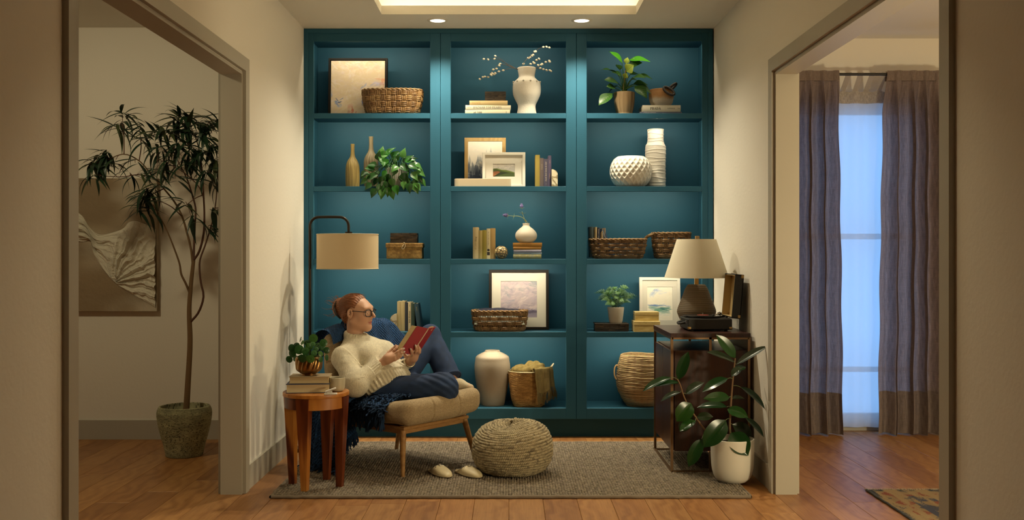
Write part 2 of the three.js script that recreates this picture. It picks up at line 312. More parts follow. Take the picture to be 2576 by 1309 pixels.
function standingBook(label, px0, px1, py, k, color, o = {}) {
  const z = o.z ?? -0.10, x = shelfX((px0 + px1) / 2, z), th = len(px1 - px0, z) * 0.985, h = EYE - (py - 640) * (CAM - z) / CAM / PX - shelfTop[k];
  const t = thing('book', label, 'book', [x, shelfTop[k], z], 0, o.group);
  bookParts(t, th, h, o.d ?? 0.15, color, o); if (o.lean) { t.rotation.z = o.lean; } return t;
}
function lyingBook(label, px0, px1, py0, py1, base, color, o = {}) {     // spine towards the room
  const z = o.z ?? -0.10, w = len(px1 - px0, z), th = len(py1 - py0, z);
  const t = thing('book', label, 'book', [shelfX((px0 + px1) / 2, z), base + th / 2, z], 0, o.group);
  const g = new THREE.Group(); bookParts(g, th, w, o.d ?? 0.17, color, o);
  for (const c of [...g.children]) { c.geometry.translate(0, -w / 2, 0); c.geometry.rotateZ(-Math.PI / 2); t.add(c); }
  t.rotation.y = o.turn ?? 0; return base + th;
}
// text that runs along the spine from bottom (x = 0) to top: drawn on a canvas as high as the spine is long
const titledL = (w, h, bg, fg, list) => titled(w, h, bg, fg, list.map(([text, along, ...r]) => [text, 1 - along, ...r]));   // for books lying down
function titled(w, h, bg, fg, list) {
  return canvasTex(w, h, (c) => {
    c.fillStyle = bg; c.fillRect(0, 0, w, h);
    for (const [text, along, size, font, color] of list) { c.save(); c.translate(w / 2, h * (1 - along)); c.rotate(-Math.PI / 2); c.fillStyle = color ?? fg; c.font = (font ?? '') + ' ' + size + 'px ' + (font?.includes('sans') ? 'sans-serif' : 'serif'); c.textAlign = 'center'; c.textBaseline = 'middle'; c.fillText(text, 0, 0); c.restore(); }
  });
}
// picture frames
function frameBars(W, H, w, d) {
  const s = new THREE.Shape([new THREE.Vector2(-W / 2, 0), new THREE.Vector2(W / 2, 0), new THREE.Vector2(W / 2, H), new THREE.Vector2(-W / 2, H)]);
  s.holes.push(new THREE.Path([new THREE.Vector2(-W / 2 + w, w), new THREE.Vector2(-W / 2 + w, H - w), new THREE.Vector2(W / 2 - w, H - w), new THREE.Vector2(W / 2 - w, w)]));
  return move(metreUV(new THREE.ExtrudeGeometry(s, { depth: d - 0.003, bevelEnabled: true, bevelThickness: 0.0015, bevelSize: 0.0012, bevelSegments: 2 }), 0.3), 0, 0, 0.0015);
}
function picture(name, label, px, py, k, z, { bar = 4, depth = 0.022, frameMat, art, mat = 0, artBox, lean = 0.09, floatGap = 0 }) {
  const W = len(px[1] - px[0], z), H = (EYE - (py - 640) * (CAM - z) / CAM / PX - shelfTop[k]) / Math.cos(lean), b = len(bar, z);
  const t = thing(name, label, 'picture', [shelfX((px[0] + px[1]) / 2, z), shelfTop[k] + 0.001, z]); t.rotation.x = -lean;
  mesh('frame', frameBars(W, H, b, depth), frameMat, t);
  mesh('backing', box(W - b, H - b, 0.003, 0, H / 2, 0.002), std(C(0.05, 0.04, 0.035), 0.8), t);
  const iw = W - 2 * b, ih = H - 2 * b;
  if (mat) {
    const [l, r, tp, bt] = artBox.map((q) => len(q, z)), s = new THREE.Shape([[-iw / 2, 0], [iw / 2, 0], [iw / 2, ih], [-iw / 2, ih]].map(([x, y]) => new THREE.Vector2(x, y + b)));
    s.holes.push(new THREE.Path([[-iw / 2 + l, bt], [-iw / 2 + l, ih - tp], [iw / 2 - r, ih - tp], [iw / 2 - r, bt]].map(([x, y]) => new THREE.Vector2(x, y + b))));
    mesh('mat_board', move(new THREE.ExtrudeGeometry(s, { depth: 0.002, bevelEnabled: true, bevelThickness: 0.0007, bevelSize: 0.0007, bevelSegments: 1 }), 0, 0, depth * 0.45), std(C(0.58, 0.55, 0.48), 0.9), t);
    const w2 = iw - l - r + 0.004, h2 = ih - tp - bt + 0.004;
    mesh('print', move(new THREE.PlaneGeometry(w2, h2), (l - r) / 2, b + bt + (ih - tp - bt) / 2, depth * 0.42), std(C(1, 1, 1), 0.85, { map: art }), t);
  } else {
    const g = floatGap ? len(floatGap, z) : 0; const cv = mesh('canvas', box(iw - 2 * g, ih - 2 * g, depth * 0.75, 0, H / 2, depth * 0.45), std(C(0.72, 0.66, 0.55), 0.9), t);
    mesh('painted_face', move(new THREE.PlaneGeometry(iw - 2 * g, ih - 2 * g), 0, H / 2, depth * 0.45 + depth * 0.376), std(C(1, 1, 1), 0.75, { map: art, bumpMap: rep(weaveBump, 3), bumpScale: 0.0003 }), cv);
  }
  return t;
}
// paint strokes
function blobs(c, list) {                                       // each dab is laid down as a handful of ragged bristle marks
  for (const [x, y, rx, ry, a, col, al] of list) { c.save(); c.translate(x, y); c.rotate(a); c.fillStyle = col; for (let k = 0; k < 16; k++) { c.globalAlpha = (al ?? 1) * rr(0.25, 0.6); const q = rr(-1, 1), s = rr(-1, 1) * Math.sqrt(1 - q * q); c.beginPath(); c.ellipse(q * rx * 0.75, s * ry * 0.85, rx * rr(0.2, 0.6), ry * rr(0.12, 0.4), rr(-0.35, 0.35), 0, 7); c.fill(); } c.restore(); }
}
function strokes(c, n, w, h, cols, l, t, ang, al, s) { reseed(s); for (let i = 0; i < n; i++) { const x = rnd() * w, y = rnd() * h; blobs(c, [[x, y, l * rr(0.4, 1.2), t * rr(0.4, 1.4), ang + rr(-0.7, 0.7), cols[Math.floor(rnd() * cols.length)], al * rr(0.5, 1)]]); } }

// --- top left: abstract painting and basket
const blackWood = phys(C(0.011, 0.008, 0.006), 0.6, { specularIntensity: 0.4, bumpMap: grainBump, bumpScale: 0.0003 });
picture('framed_painting', 'abstract cream and blue painting in a thin dark frame on the top left shelf', [828, 975], 149, 0, -0.20, {
  bar: 4, depth: 0.04, frameMat: blackWood, floatGap: 2, lean: 0.06, art: canvasTex(512, 480, (c, w, h) => {
    c.fillStyle = '#dcc7a6'; c.fillRect(0, 0, w, h);
    strokes(c, 260, w, h, ['#e3d0b2', '#d6bd97', '#e6d6bf', '#dcc4a0', '#e2cfc4', '#d9c3b2'], 60, 16, -0.3, 0.55, 11);
    strokes(c, 60, w, h * 0.14, ['#cfc4bf', '#e9dfd6', '#d8b9a8', '#e4dccf'], 34, 8, 0.5, 0.7, 12);
    strokes(c, 70, w, h, ['#e8d7c9', '#dcc8bd', '#e6dde0'], 40, 12, 1.1, 0.35, 15);
    blobs(c, [[345, 330, 42, 68, 0.35, '#5a6ec2', 0.95], [330, 370, 34, 52, 0.1, '#2f4596', 0.9], [372, 300, 30, 44, 0.9, '#8d97d4', 0.8], [430, 215, 80, 18, -0.2, '#b9b4d4', 0.85], [455, 200, 60, 14, 0.1, '#cfc8df', 0.9], [310, 230, 40, 10, -0.7, '#8f9ad0', 0.7], [70, 385, 36, 28, 0.5, '#7f92c4', 0.85], [85, 375, 22, 8, -0.4, '#2c3f78', 0.9], [58, 350, 20, 5, 0.8, '#3d4f8a', 0.8], [100, 345, 22, 5, -0.5, '#5468a8', 0.8], [80, 412, 28, 10, 0, '#a7b2d6', 0.8], [190, 440, 34, 60, 0.25, '#d9a08a', 0.7], [205, 450, 14, 40, -0.1, '#c46a4c', 0.8], [170, 460, 10, 30, 0.3, '#b98674', 0.7], [240, 470, 10, 16, 0, '#b0503c', 0.7], [490, 190, 20, 36, 0.4, '#dd8d6d', 0.85], [450, 165, 44, 8, 0.15, '#dd9c82', 0.7], [500, 230, 10, 30, 0, '#d98f78', 0.6], [6, 300, 6, 40, 0, '#8ea0d0', 0.8], [395, 12, 40, 8, 0.1, '#e0a88c', 0.8]]);
    strokes(c, 50, w, h, ['#e9dcc6', '#dfcbae'], 50, 5, -0.5, 0.5, 14);
  }),
});
// coarse woven baskets: bands of three cords over and under uprights of three cords
const cordMap = tex(128, 64, (u, v) => { const k = 0.62 + 0.38 * fbm(u * 3, v * 16, 91, 3, 3, 16); return [k, k * (0.94 + 0.06 * vnoise(u * 4, v * 4, 5, 4, 4)), k * 0.9]; });
const cord = (r, g, b) => std(C(r, g, b), 0.5, { map: rep(cordMap, 6, 1), bumpMap: rep(cordMap, 6, 1), bumpScale: 0.0006 });
const hyacinth = [cord(0.30, 0.175, 0.075), cord(0.235, 0.13, 0.052), cord(0.37, 0.225, 0.10)];
function basketPath(W, D, a, n = 4) { const c = Math.cos(a), s = Math.sin(a), k = Math.pow(Math.pow(Math.abs(c), n) + Math.pow(Math.abs(s), n), -1 / n); return [W / 2 * c * k, D / 2 * s * k]; }
function wovenBasket(label, px, py, k, z, D, { rows = 5, stakes = 30, shrink = 0.82, base = shelfTop[k], open = false, sq = 4, handle = false, group } = {}) {
  const W = len(px[1] - px[0], z) - 0.008, H = EYE - (py - 640) * (CAM - z) / CAM / PX - base;
  const t = thing('woven_basket', label, 'basket', [shelfX((px[0] + px[1]) / 2, z), base, z], 0, group);
  const scale = (v) => lerp(shrink, 1, Math.pow(clamp(v * 1.35), 0.55));
  const arc = []; const N = 720; let L = 0, last = basketPath(W, D, 0, sq);
  for (let i = 1; i <= N; i++) { const q = basketPath(W, D, i / N * Math.PI * 2, sq); L += Math.hypot(q[0] - last[0], q[1] - last[1]); arc.push(L); last = q; }
  const angAt = (f) => { const q = ((f % 1) + 1) % 1 * L; let lo = 0; while (lo < N - 1 && arc[lo] < q) lo++; return (lo + 1) / N * Math.PI * 2; };
  const angs = []; for (let i = 0; i < stakes * 4; i++) angs.push(angAt(i / (stakes * 4)));
  const amp = 0.0042, rowH = (H - 0.012) / rows, cr = Math.min(rowH / 6.2, 0.0058);
  const pt = (i, v, off) => { const [x, zz] = basketPath(W, D, angs[((i % (stakes * 4)) + stakes * 4) % (stakes * 4)], sq), l = Math.hypot(x, zz), s = scale(v); return V(x * s * (1 + off / l), v * H, zz * s * (1 + off / l)); };
  for (let r = 0; r < rows; r++) {
    const list = [];
    for (let c = -1; c <= 1; c++) {
      const pts = []; for (let i = 0; i < stakes * 4; i += 2) { const ph = Math.cos((i / 4 + r) * Math.PI); pts.push(pt(i, (0.006 + rowH * (r + 0.5) + c * rowH * (open ? 0.2 : 0.29)) / H + 0.004 * Math.sin(i * 1.7 + c * 2 + r), amp * ph * 1.25)); }
      list.push(tube(pts, cr * rr(0.9, 1.1), stakes * 4, 5, true));
    }
    mesh('weave_band', merge(list), hyacinth[(r * 7) % 3], t);
  }
  const sw = open ? 0.55 : 0.9;
  for (let j = 0; j < stakes; j++) {
    const list = [];
    for (let c = -1; c <= 1; c++) { const pts = []; for (let r = -0.5; r <= rows; r += 0.5) { const v = clamp((0.006 + rowH * (r + 0.5)) / H, 0.02, 0.985), ph = -Math.cos((j + r) * Math.PI); const a = pt(j * 4, v, amp * ph), b = pt(j * 4 + 1, v, amp * ph), dir = b.sub(a).normalize(); pts.push(a.addScaledVector(dir, c * cr * 1.9)); } list.push(tube(pts, cr * sw, rows * 4, 5)); }
    mesh('stake', merge(list), hyacinth[(j * 5 + 1) % 3], t);
  }
  const rim = []; for (const s of [0, 1]) { const pts = []; for (let i = 0; i < stakes * 4; i++) { const ph = i * 0.9 + s * Math.PI; const p = pt(i, 0.975, 0.002 + 0.004 * Math.cos(ph)); p.y += 0.004 * Math.sin(ph); pts.push(p); } rim.push(tube(pts, 0.0055, stakes * 6, 5, true)); }
  mesh('rim', merge(rim), hyacinth[2], t);
  const bt = new THREE.Shape(angs.map((a) => { const [x, zz] = basketPath(W * shrink, D * shrink, a, sq); return new THREE.Vector2(x, zz); })); mesh('bottom', rot(new THREE.ExtrudeGeometry(bt, { depth: 0.008, bevelEnabled: false }), Math.PI / 2).translate(0, 0.009, 0), hyacinth[1], t);
  if (handle) for (const s of handle) { const pts = [V(s * W * 0.48, H * 0.96, -D * 0.28), V(s * (W * 0.52 + 0.03), H * 0.86, -D * 0.2), V(s * (W * 0.52 + 0.045), H * 0.80, 0), V(s * (W * 0.52 + 0.03), H * 0.86, D * 0.2), V(s * W * 0.48, H * 0.96, D * 0.28)]; mesh('handle', merge([tube(pts, 0.008, 24, 7), tube(pts.map((p, i) => p.clone().add(V(0, 0.008 * Math.cos(i * 2.2), 0))), 0.007, 24, 6)]), hyacinth[2], t); }
  return [t, W, H];
}
wovenBasket('brown woven basket in front of the abstract painting on the top left shelf', [913, 1063], 229, 0, -0.11, 0.20, { rows: 4, stakes: 30, group: 'coarse woven baskets' });
// --- top centre: stacked books, block box, vase with willow
const spineInk = '#2a2622';
{
  let y = shelfTop[0];
  const o = (map) => ({ map, group: 'coffee table books on the top shelves', d: 0.2 });
  y = lyingBook('cream large book lying lowest in the stack on the top centre shelf', 1170, 1283, 271, 285, y, C(0.62, 0.55, 0.42), { ...o(titledL(48, 400, '#d8c9a9', spineInk, [['at 100', 0.72, 26, 'bold'], ['\u25CF|', 0.10, 26, 'sans bold'], ['VOGUE', 0.9, 16, '', '#cbb994']])) });
  y = lyingBook('white book with bold black title, middle of the stack on the top centre shelf', 1171, 1285, 259.5, 271, y, C(0.68, 0.62, 0.5), { ...o(titledL(40, 400, '#ddcfb2', spineInk, [['BAZAAR 150 YEARS', 0.52, 27, ''], ['RIZZOLI', 0.91, 10, 'sans'], ['\u25CF', 0.08, 16, 'sans']])), turn: 0.02 });
  y = lyingBook('tan book lying on top of the stack on the top centre shelf', 1181, 1277, 248, 259.5, y, C(0.56, 0.42, 0.24), { ...o(titledL(40, 340, '#c9ab76', '#b9965e', [['HOME', 0.82, 28, 'sans bold'], ['\u2302', 0.07, 22, 'sans']])), d: 0.18 });
  // block clad in petrified-wood chips
  const barkMap = tex(256, 128, (u, v) => { const k = fbm(u * 5, v * 26, 61, 4, 5, 26), c = mix3([0.10, 0.075, 0.05], [0.46, 0.38, 0.28], clamp(k * 1.5 - 0.35)); return mix3(c, [0.28, 0.27, 0.24], 0.5 * smooth(0.5, 0.8, fbm(u * 9, v * 5, 66, 2, 9, 5))); });
  globalThis.barkMat = std(C(0.62, 0.55, 0.46), 0.6, { map: barkMap, bumpMap: barkMap, bumpScale: 0.003, name: 'bark strips' });
  const t = thing('bark_box', 'dark bark-covered block box on the stacked books of the top centre shelf', 'box', [shelfX(1246.5, -0.15), y, -0.17]);
  const W = len(53, -0.15), H = len(24, -0.15); const rows = 5;
  mesh('body', metreUV(box(W - 0.006, H - 0.002, 0.10, 0, H / 2, 0), 0.2), barkMat, t);
  reseed(5); for (let r = 0; r < rows; r++) { let x = -W / 2; while (x < W / 2 - 0.008) { const l = Math.min(rr(0.03, 0.08), W / 2 - x); mesh('bark_strip', metreUV(move(cbox(l - 0.001, H / rows - 0.0008, 0.006 + rr(0, 0.003), 0.0006), x + l / 2, H * (r + 0.5) / rows, 0.05), 0.2, rnd(), rnd()), barkMat, t); x += l; } }
}
const chalk = (r, g, b, s = 1, bs = 0.002) => std(C(r, g, b), 0.85, { bumpMap: rep(woolBump, s), bumpScale: bs });
function turned(name, label, cat, cx, k, z, prof, mat, o = {}) {      // prof: [half width px, py] from top rim down to base
  const base = o.base ?? shelfTop[k], T = (CAM - z) / CAM / PX, yb = prof[prof.length - 1][1];
  const topY = EYE - (prof[0][1] - 640) * T - base, kk = topY / ((yb - prof[0][1]) * T);
  const outer = prof.map(([r, y]) => [r * T, (yb - y) * T * kk]);
  const pts = o.sharp ? outer : curveProf(outer, o.n ?? 60), wall = o.wall ?? 0.006, inner = [];
  const t = thing(name, label, cat, [shelfX(cx, z), base, z], 0, o.group);
  const depth = o.depth ?? 0.4;                                        // the hollow, as a share of the height
  for (const [r, y] of pts) if (y > topY * (1 - depth)) inner.push([Math.max(r - wall, 0.002), y]);
  const lp = [...inner.reverse(), [pts[0][0] - wall / 2, pts[0][1] + wall * 0.35], ...pts, [pts[pts.length - 1][0] * 0.97, 0], [0.0002, 0.0]];
  lp.unshift([0.0002, lp[0][1] - 0.001]); lp.reverse();
  const g = lathe(lp, o.seg ?? 64);
  if (o.shape) { const p = g.attributes.position; for (let i = 0; i < p.count; i++) { const x = p.getX(i), y = p.getY(i), zz = p.getZ(i), r = Math.hypot(x, zz); if (r < 0.004) continue; const q = o.shape(Math.atan2(zz, x), y / topY, r, y); p.setX(i, x * (1 + q / r)); p.setZ(i, zz * (1 + q / r)); } g.computeVertexNormals(); }
  mesh('body', g, mat, t); return [t, topY, T];
}
{
  const z = -0.15, [t, H, T] = turned('urn_vase', 'white clay vase with a studded shoulder holding willow branches on the top centre shelf', 'vase', 1325, 0, z, [[23.5, 171.5], [22, 180], [20.5, 193], [27, 200], [33.5, 206], [35.5, 220], [34, 235], [28, 248], [22.5, 259], [22.5, 268], [24.5, 277], [26.5, 285]], chalk(0.68, 0.62, 0.53, 2, 0.0015), { depth: 0.5 });
  for (let i = 0; i < 12; i++) { const a = i / 12 * Math.PI * 2 + 0.26, r = 34.5 * T; mesh('stud', new THREE.SphereGeometry(0.0062, 12, 8).translate(Math.cos(a) * r, H * 0.70, Math.sin(a) * r), t.children[0].material, t); }
  // willow branches
  const twig = std(C(0.075, 0.045, 0.028), 0.7), catkin = std(C(0.74, 0.66, 0.50), 0.95, { bumpMap: woolBump, bumpScale: 0.001 });
  const w = thing('willow_branches', 'bare willow branches with white catkins standing in the studded vase', 'branches', [t.position.x, shelfTop[0] + H * 0.72, z]);
  const L = (px, py, dz = 0) => { const p = at(px, py, z + dz).sub(w.position); return p; };
  const bud = new THREE.SphereGeometry(1, 10, 8);
  const lines = [
    [[[1325, 205, 0], [1302, 175, 0.0], [1280, 166, 0.02], [1262, 150, 0.03], [1246, 141, 0.03]], [[1246, 141]]],
    [[[1302, 175, 0], [1275, 160, 0.0], [1252, 149, -0.03], [1217, 148.5, -0.05]], [[1244, 148], [1228, 149.5], [1217, 148.5]]],
    [[[1325, 205, 0], [1300, 173, 0.02], [1262, 178, 0.05], [1232, 191, 0.06], [1208, 199, 0.07]], [[1266, 177], [1255, 180], [1246, 184], [1240, 186], [1236, 189], [1228, 194], [1220, 193], [1215, 194], [1207, 199]]],
    [[[1290, 169, 0], [1270, 163, 0.02], [1258, 161, 0.02], [1242, 175, 0.04], [1232, 186, 0.05]], [[1258, 160.5], [1256, 165], [1249, 173], [1241, 175], [1238, 184], [1235, 187], [1243, 187]]],
    [[[1325, 205, 0], [1313, 172, 0.02], [1320, 155, 0.02], [1342, 134, 0.0], [1362, 119, 0.0], [1384, 119.5, 0]], [[1317, 160.5], [1329, 146], [1333, 144], [1338, 140], [1341, 138], [1345, 130], [1348, 129], [1367, 118], [1375, 117.5], [1382, 119.5]]],
    [[[1325, 205, 0], [1328, 166, 0.02], [1340, 158, 0.03], [1356, 148, 0.05]], [[1335, 161], [1342, 157], [1344, 159], [1350, 151], [1356, 148]]],
    [[[1325, 205, 0], [1344, 173, 0.0], [1362, 163, 0.0], [1382, 153, 0]], [[1354, 164], [1361, 163], [1364, 161], [1373, 156], [1382, 153], [1383, 155.5]]],
    [[[1325, 205, 0], [1346, 172, 0.02], [1365, 175, 0.03], [1385, 178, 0.03]], [[1359, 171.5], [1367, 174.5], [1375, 176.5], [1383, 177], [1386, 179]]],
  ];
  reseed(9);
  for (const [pts, buds] of lines) {
    const v = pts.map((p) => L(...p)); const b = mesh('branch', taper(v, [0.0024, 0.0019, 0.0014, 0.0009], 28, 6), twig, w);
    for (const [px, py] of buds) { const m = new THREE.Matrix4().compose(L(px, py, pts[pts.length - 1][2] * 0.8), new THREE.Quaternion().setFromEuler(new THREE.Euler(0, 0, rr(-0.9, 0.3))), V(0.0088, 0.0062, 0.0060)); mesh('catkin', bud.clone().applyMatrix4(m), catkin, b); }
  }
}
// --- leaves
// blade along +y from the origin, facing +z, gently folded and drooping
function leaf(L, W, { fold = 0.25, droop = 0.25, pts = [0, 0.55, 0.9, 1, 0.85, 0.5, 0], nu = 4, nv = 10, wave = 0, tip = 0 } = {}) {
  const prof = (v) => { const k = v * (pts.length - 1), i = Math.min(pts.length - 2, Math.floor(k)), f = k - i, p0 = pts[Math.max(0, i - 1)], p1 = pts[i], p2 = pts[i + 1], p3 = pts[Math.min(pts.length - 1, i + 2)]; return Math.max(0.004, 0.5 * (2 * p1 + (p2 - p0) * f + (2 * p0 - 5 * p1 + 4 * p2 - p3) * f * f + (3 * p1 - p0 - 3 * p2 + p3) * f * f * f)); };
  return surf(nu, nv, (u, v) => { const q = u * 2 - 1, w = prof(v) * W / 2, a = v * droop, y = droop ? Math.sin(a) / droop * L : v * L, zz = droop ? -(1 - Math.cos(a)) / droop * L : 0; return V(q * w * Math.cos(fold * Math.abs(q)), y, zz + Math.abs(q) * w * Math.sin(fold) + wave * W * Math.sin(v * 9 + q * 2) * q * q); });
}
// place a leaf: base point, direction, the way its face points, roll
function leafTo(g, p, dir, face = V(0, 0, 1)) {
  const y = dir.clone().normalize(), x = new THREE.Vector3().crossVectors(y, face).normalize(), z = new THREE.Vector3().crossVectors(x, y);
  return g.applyMatrix4(new THREE.Matrix4().makeBasis(x, y, z).setPosition(p));
}
const leafMat = (r, g, b, rough = 0.35, map) => phys(C(r, g, b), rough, { side: THREE.DoubleSide, map, transmission: 0.12, thickness: 0, specularIntensity: 0.6 });
const veins = (base, line, s, n = 9, amt = 0.8) => tex(128, 256, (u, v) => { const q = Math.abs(u - 0.5) * 2, mid = smooth(0.06, 0.0, q), side = smooth(0.75, 1, Math.sin((v * n - q * 1.6) * Math.PI * 2) * 0.5 + 0.5) * (1 - q * 0.4); return mix3(base, line, clamp(mid + amt * side * (0.5 + vnoise(u * 8, v * 8, s, 8, 8)))); });
const soil = std(C(0.018, 0.012, 0.008), 0.95, { bumpMap: woolBump, bumpScale: 0.006 });
const potSoil = (t, r, y) => mesh('soil', cyl(r, r, 0.01, 28, 0, y, 0), soil, t);
// --- top right: variegated plant, books, bowl with chain
{
  const z = -0.15, [pot, H, T] = turned('flower_pot', 'ribbed tan pot with saucer holding the variegated plant on the top right shelf', 'pot', 1570.5, 0, z, [[26.5, 234], [26.3, 242], [25.5, 254], [23.5, 266], [20.5, 277], [19, 281], [22, 281.5], [22, 285]], std(C(0.37, 0.28, 0.165), 0.7, { map: grain([0.9, 0.85, 0.78], [0.7, 0.62, 0.52], 88, { rings: 14, warp: 0.3 }), bumpMap: rep(grainBump, 3, 1), bumpScale: 0.001 }), { sharp: true, depth: 0.3 });
  potSoil(pot, 0.06, H * 0.86);
  const p = thing('variegated_plant', 'bushy plant with large light-veined green leaves in the tan pot on the top right shelf', 'plant', [pot.position.x, shelfTop[0] + H * 0.88, z]);
  const P = (px, py, dz = 0) => at(px, py, z + dz).sub(p.position);
  const dark = leafMat(0.085, 0.14, 0.04, 0.4, veins([0.45, 0.70, 0.38], [1.0, 1.0, 0.70], 3, 8, 0.9)), bright = leafMat(0.085, 0.23, 0.035, 0.35, veins([0.75, 0.95, 0.55], [1, 1, 0.8], 4, 11, 0.35)), pale = leafMat(0.42, 0.46, 0.14, 0.4, veins([0.9, 0.95, 0.7], [0.6, 0.75, 0.4], 5, 9, 0.4)), stem = std(C(0.20, 0.13, 0.05), 0.6);
  // [base px, base py, tip px, tip py, width px, material, depth base, depth tip, face]
  const list = [
    [1565, 158, 1537, 127, 20, 1, 0, 0.02, [0.5, 0.6, 0.6]], [1580, 152, 1632, 152, 21, 1, 0, 0.06, [0, 0.8, 0.6]], [1580, 166, 1612, 158, 24, 0, 0, 0.05, [0.2, 0.5, 0.8]], [1576, 180, 1592, 166, 22, 2, 0.02, 0.06, [0, 0.3, 1]],
    [1552, 184, 1516, 172, 19, 0, 0, 0.05, [-0.2, 0.9, 0.4]], [1562, 192, 1538, 178, 18, 0, 0, -0.02, [0.2, 0.8, 0.5]], [1555, 210, 1524, 200, 20, 0, 0.02, 0.08, [0, 0.7, 0.7]], [1548, 222, 1530, 218, 16, 0, 0.03, 0.09, [0, 0.5, 0.8]], [1540, 236, 1509, 262, 24, 0, 0.06, 0.11, [-0.3, 0.5, 0.8]], [1553, 216, 1526, 236, 15, 0, 0, -0.06, [-0.2, 0.7, 0.5]],
    [1590, 196, 1622, 194, 20, 0, 0.03, 0.09, [0.1, 0.8, 0.6]], [1600, 190, 1639, 196, 18, 0, 0.0, 0.04, [0.2, 0.8, 0.5]], [1592, 212, 1628, 212, 19, 0, -0.02, 0.0, [0, 0.7, 0.6]], [1596, 216, 1626, 244, 24, 0, 0.06, 0.1, [0.4, 0.3, 0.9]], [1600, 212, 1636, 232, 20, 0, 0.0, 0.05, [0.4, 0.6, 0.6]], [1570, 196, 1577, 186, 12, 2, 0.03, 0.05, [0, 0, 1]], [1585, 188, 1606, 184, 17, 0, -0.04, -0.06, [0, 0.8, 0.6]], [1560, 176, 1552, 160, 14, 0, -0.04, -0.07, [0.3, 0.4, 0.7]], [1590, 200, 1609, 204, 16, 0, -0.05, -0.09, [0, 0.8, 0.6]], [1574, 160, 1580, 146, 11, 2, 0, 0.02, [0.2, 0.2, 1]],
  ];
  for (const [bx0, by0, tx, ty, w, m, d0, d1, f] of list) {
    const a = P(bx0, by0, d0), b = P(tx, ty, d1), L = a.distanceTo(b) * 1.05;
    const lf = mesh('leaf', leafTo(leaf(L, w * T * 1.35, { droop: 0.45, fold: 0.25, pts: [0.05, 0.6, 0.95, 1, 0.8, 0.42, 0], wave: 0.03 }), a, b.clone().sub(a).normalize().add(V(0, 0.15, 0)), V(...f)), [dark, bright, pale][m], p);
    const root = V(a.x * 0.12, 0.0 + rr(0, 0.04), a.z * 0.2); mesh('stalk', taper([root, V(a.x * 0.5, lerp(root.y, a.y, 0.65), a.z * 0.5), a], [0.004, 0.0028, 0.0022], 10, 6), dark, lf);
  }
  mesh('stem', taper([V(0, -0.01, 0), V(-0.004, 0.05, 0), V(0.002, 0.1, 0.005), V(0.006, 0.17, 0.01)], [0.006, 0.006, 0.005, 0.003], 14, 8), stem, p);
  let y = shelfTop[0]; const gp = 'coffee table books on the top shelves';
  y = lyingBook('blue-grey thin book under the white book on the top right shelf', 1609, 1715, 277, 285.5, y, C(0.10, 0.11, 0.17), { z: -0.09, d: 0.2, group: gp, map: titledL(30, 400, '#4b4d5c', '#a9a391', [['CANALETTO', 0.76, 22, 'sans'], ['VENICE', 0.42, 13, 'sans', '#8d8fa0']]) });
  y = lyingBook('white book with bold black serif title beneath the wicker bowl', 1616, 1712, 261, 277.5, y, C(0.55, 0.51, 0.44), { z: -0.09, d: 0.2, group: gp, map: titledL(60, 380, '#cdc3ad', '#171513', [['PRADA', 0.66, 30, 'bold'], ['CATWALK', 0.25, 14, 'bold'], ['Yale', 0.05, 13, '']]) });
  const zb = -0.15, [bowl, BH] = turned('wicker_bowl', 'small wicker bowl fading from tan rim to white dotted base on the white book', 'bowl', 1663.5, 0, zb, [[30, 227], [31, 236], [30.5, 246], [27.5, 255], [22, 261.5]], std(C(0.85, 0.8, 0.72), 0.75, { map: tex(512, 128, (u, v) => { const k = clamp(v * 1.95), d = (Math.floor(k * 22) & 1) * 0.5, cx = (u * 120 + d) % 1 - 0.5, cy = (k * 22) % 1 - 0.5, dot = smooth(0.42, 0.2, Math.hypot(cx, cy)); const ground = mix3([0.86, 0.83, 0.78], [0.66, 0.48, 0.30], smooth(0.45, 0.72, k + 0.1 * (vnoise(u * 20, v * 6, 3, 20, 6) - 0.5))); return mix3(ground, mix3([0.42, 0.36, 0.30], [0.85, 0.70, 0.50], smooth(0.5, 0.7, k)), dot * 0.75); }), bumpMap: rep(weaveBump, 4, 1), bumpScale: 0.0015 }), { base: y, depth: 0.75, wall: 0.005 });
  const ebony = std(C(0.022, 0.014, 0.010), 0.5, { bumpMap: grainBump, bumpScale: 0.001 });
  const ch = thing('chain_ornament', 'dark carved wooden chain links resting on the rim of the wicker bowl', 'ornament', [shelfX(1682, zb), y + BH - 0.02, zb + 0.03]);
  const link = (rx, ry, r) => tube(Array.from({ length: 20 }, (_, i) => V(Math.cos(i / 20 * 6.2832) * rx, Math.sin(i / 20 * 6.2832) * ry, 0)), r, 60, 12, true);
  const a = at(1683, 229, zb + 0.088).sub(ch.position), b = at(1689, 219, zb + 0.060).sub(ch.position);
  mesh('link', rot(link(0.019, 0.042, 0.0082), -0.25, 0.3, 0.82).translate(a.x, a.y, a.z), ebony, ch);
  mesh('link', rot(link(0.018, 0.034, 0.0082), 0.5, 1.05, -0.4).translate(b.x + 0.006, b.y, b.z), ebony, ch);
}
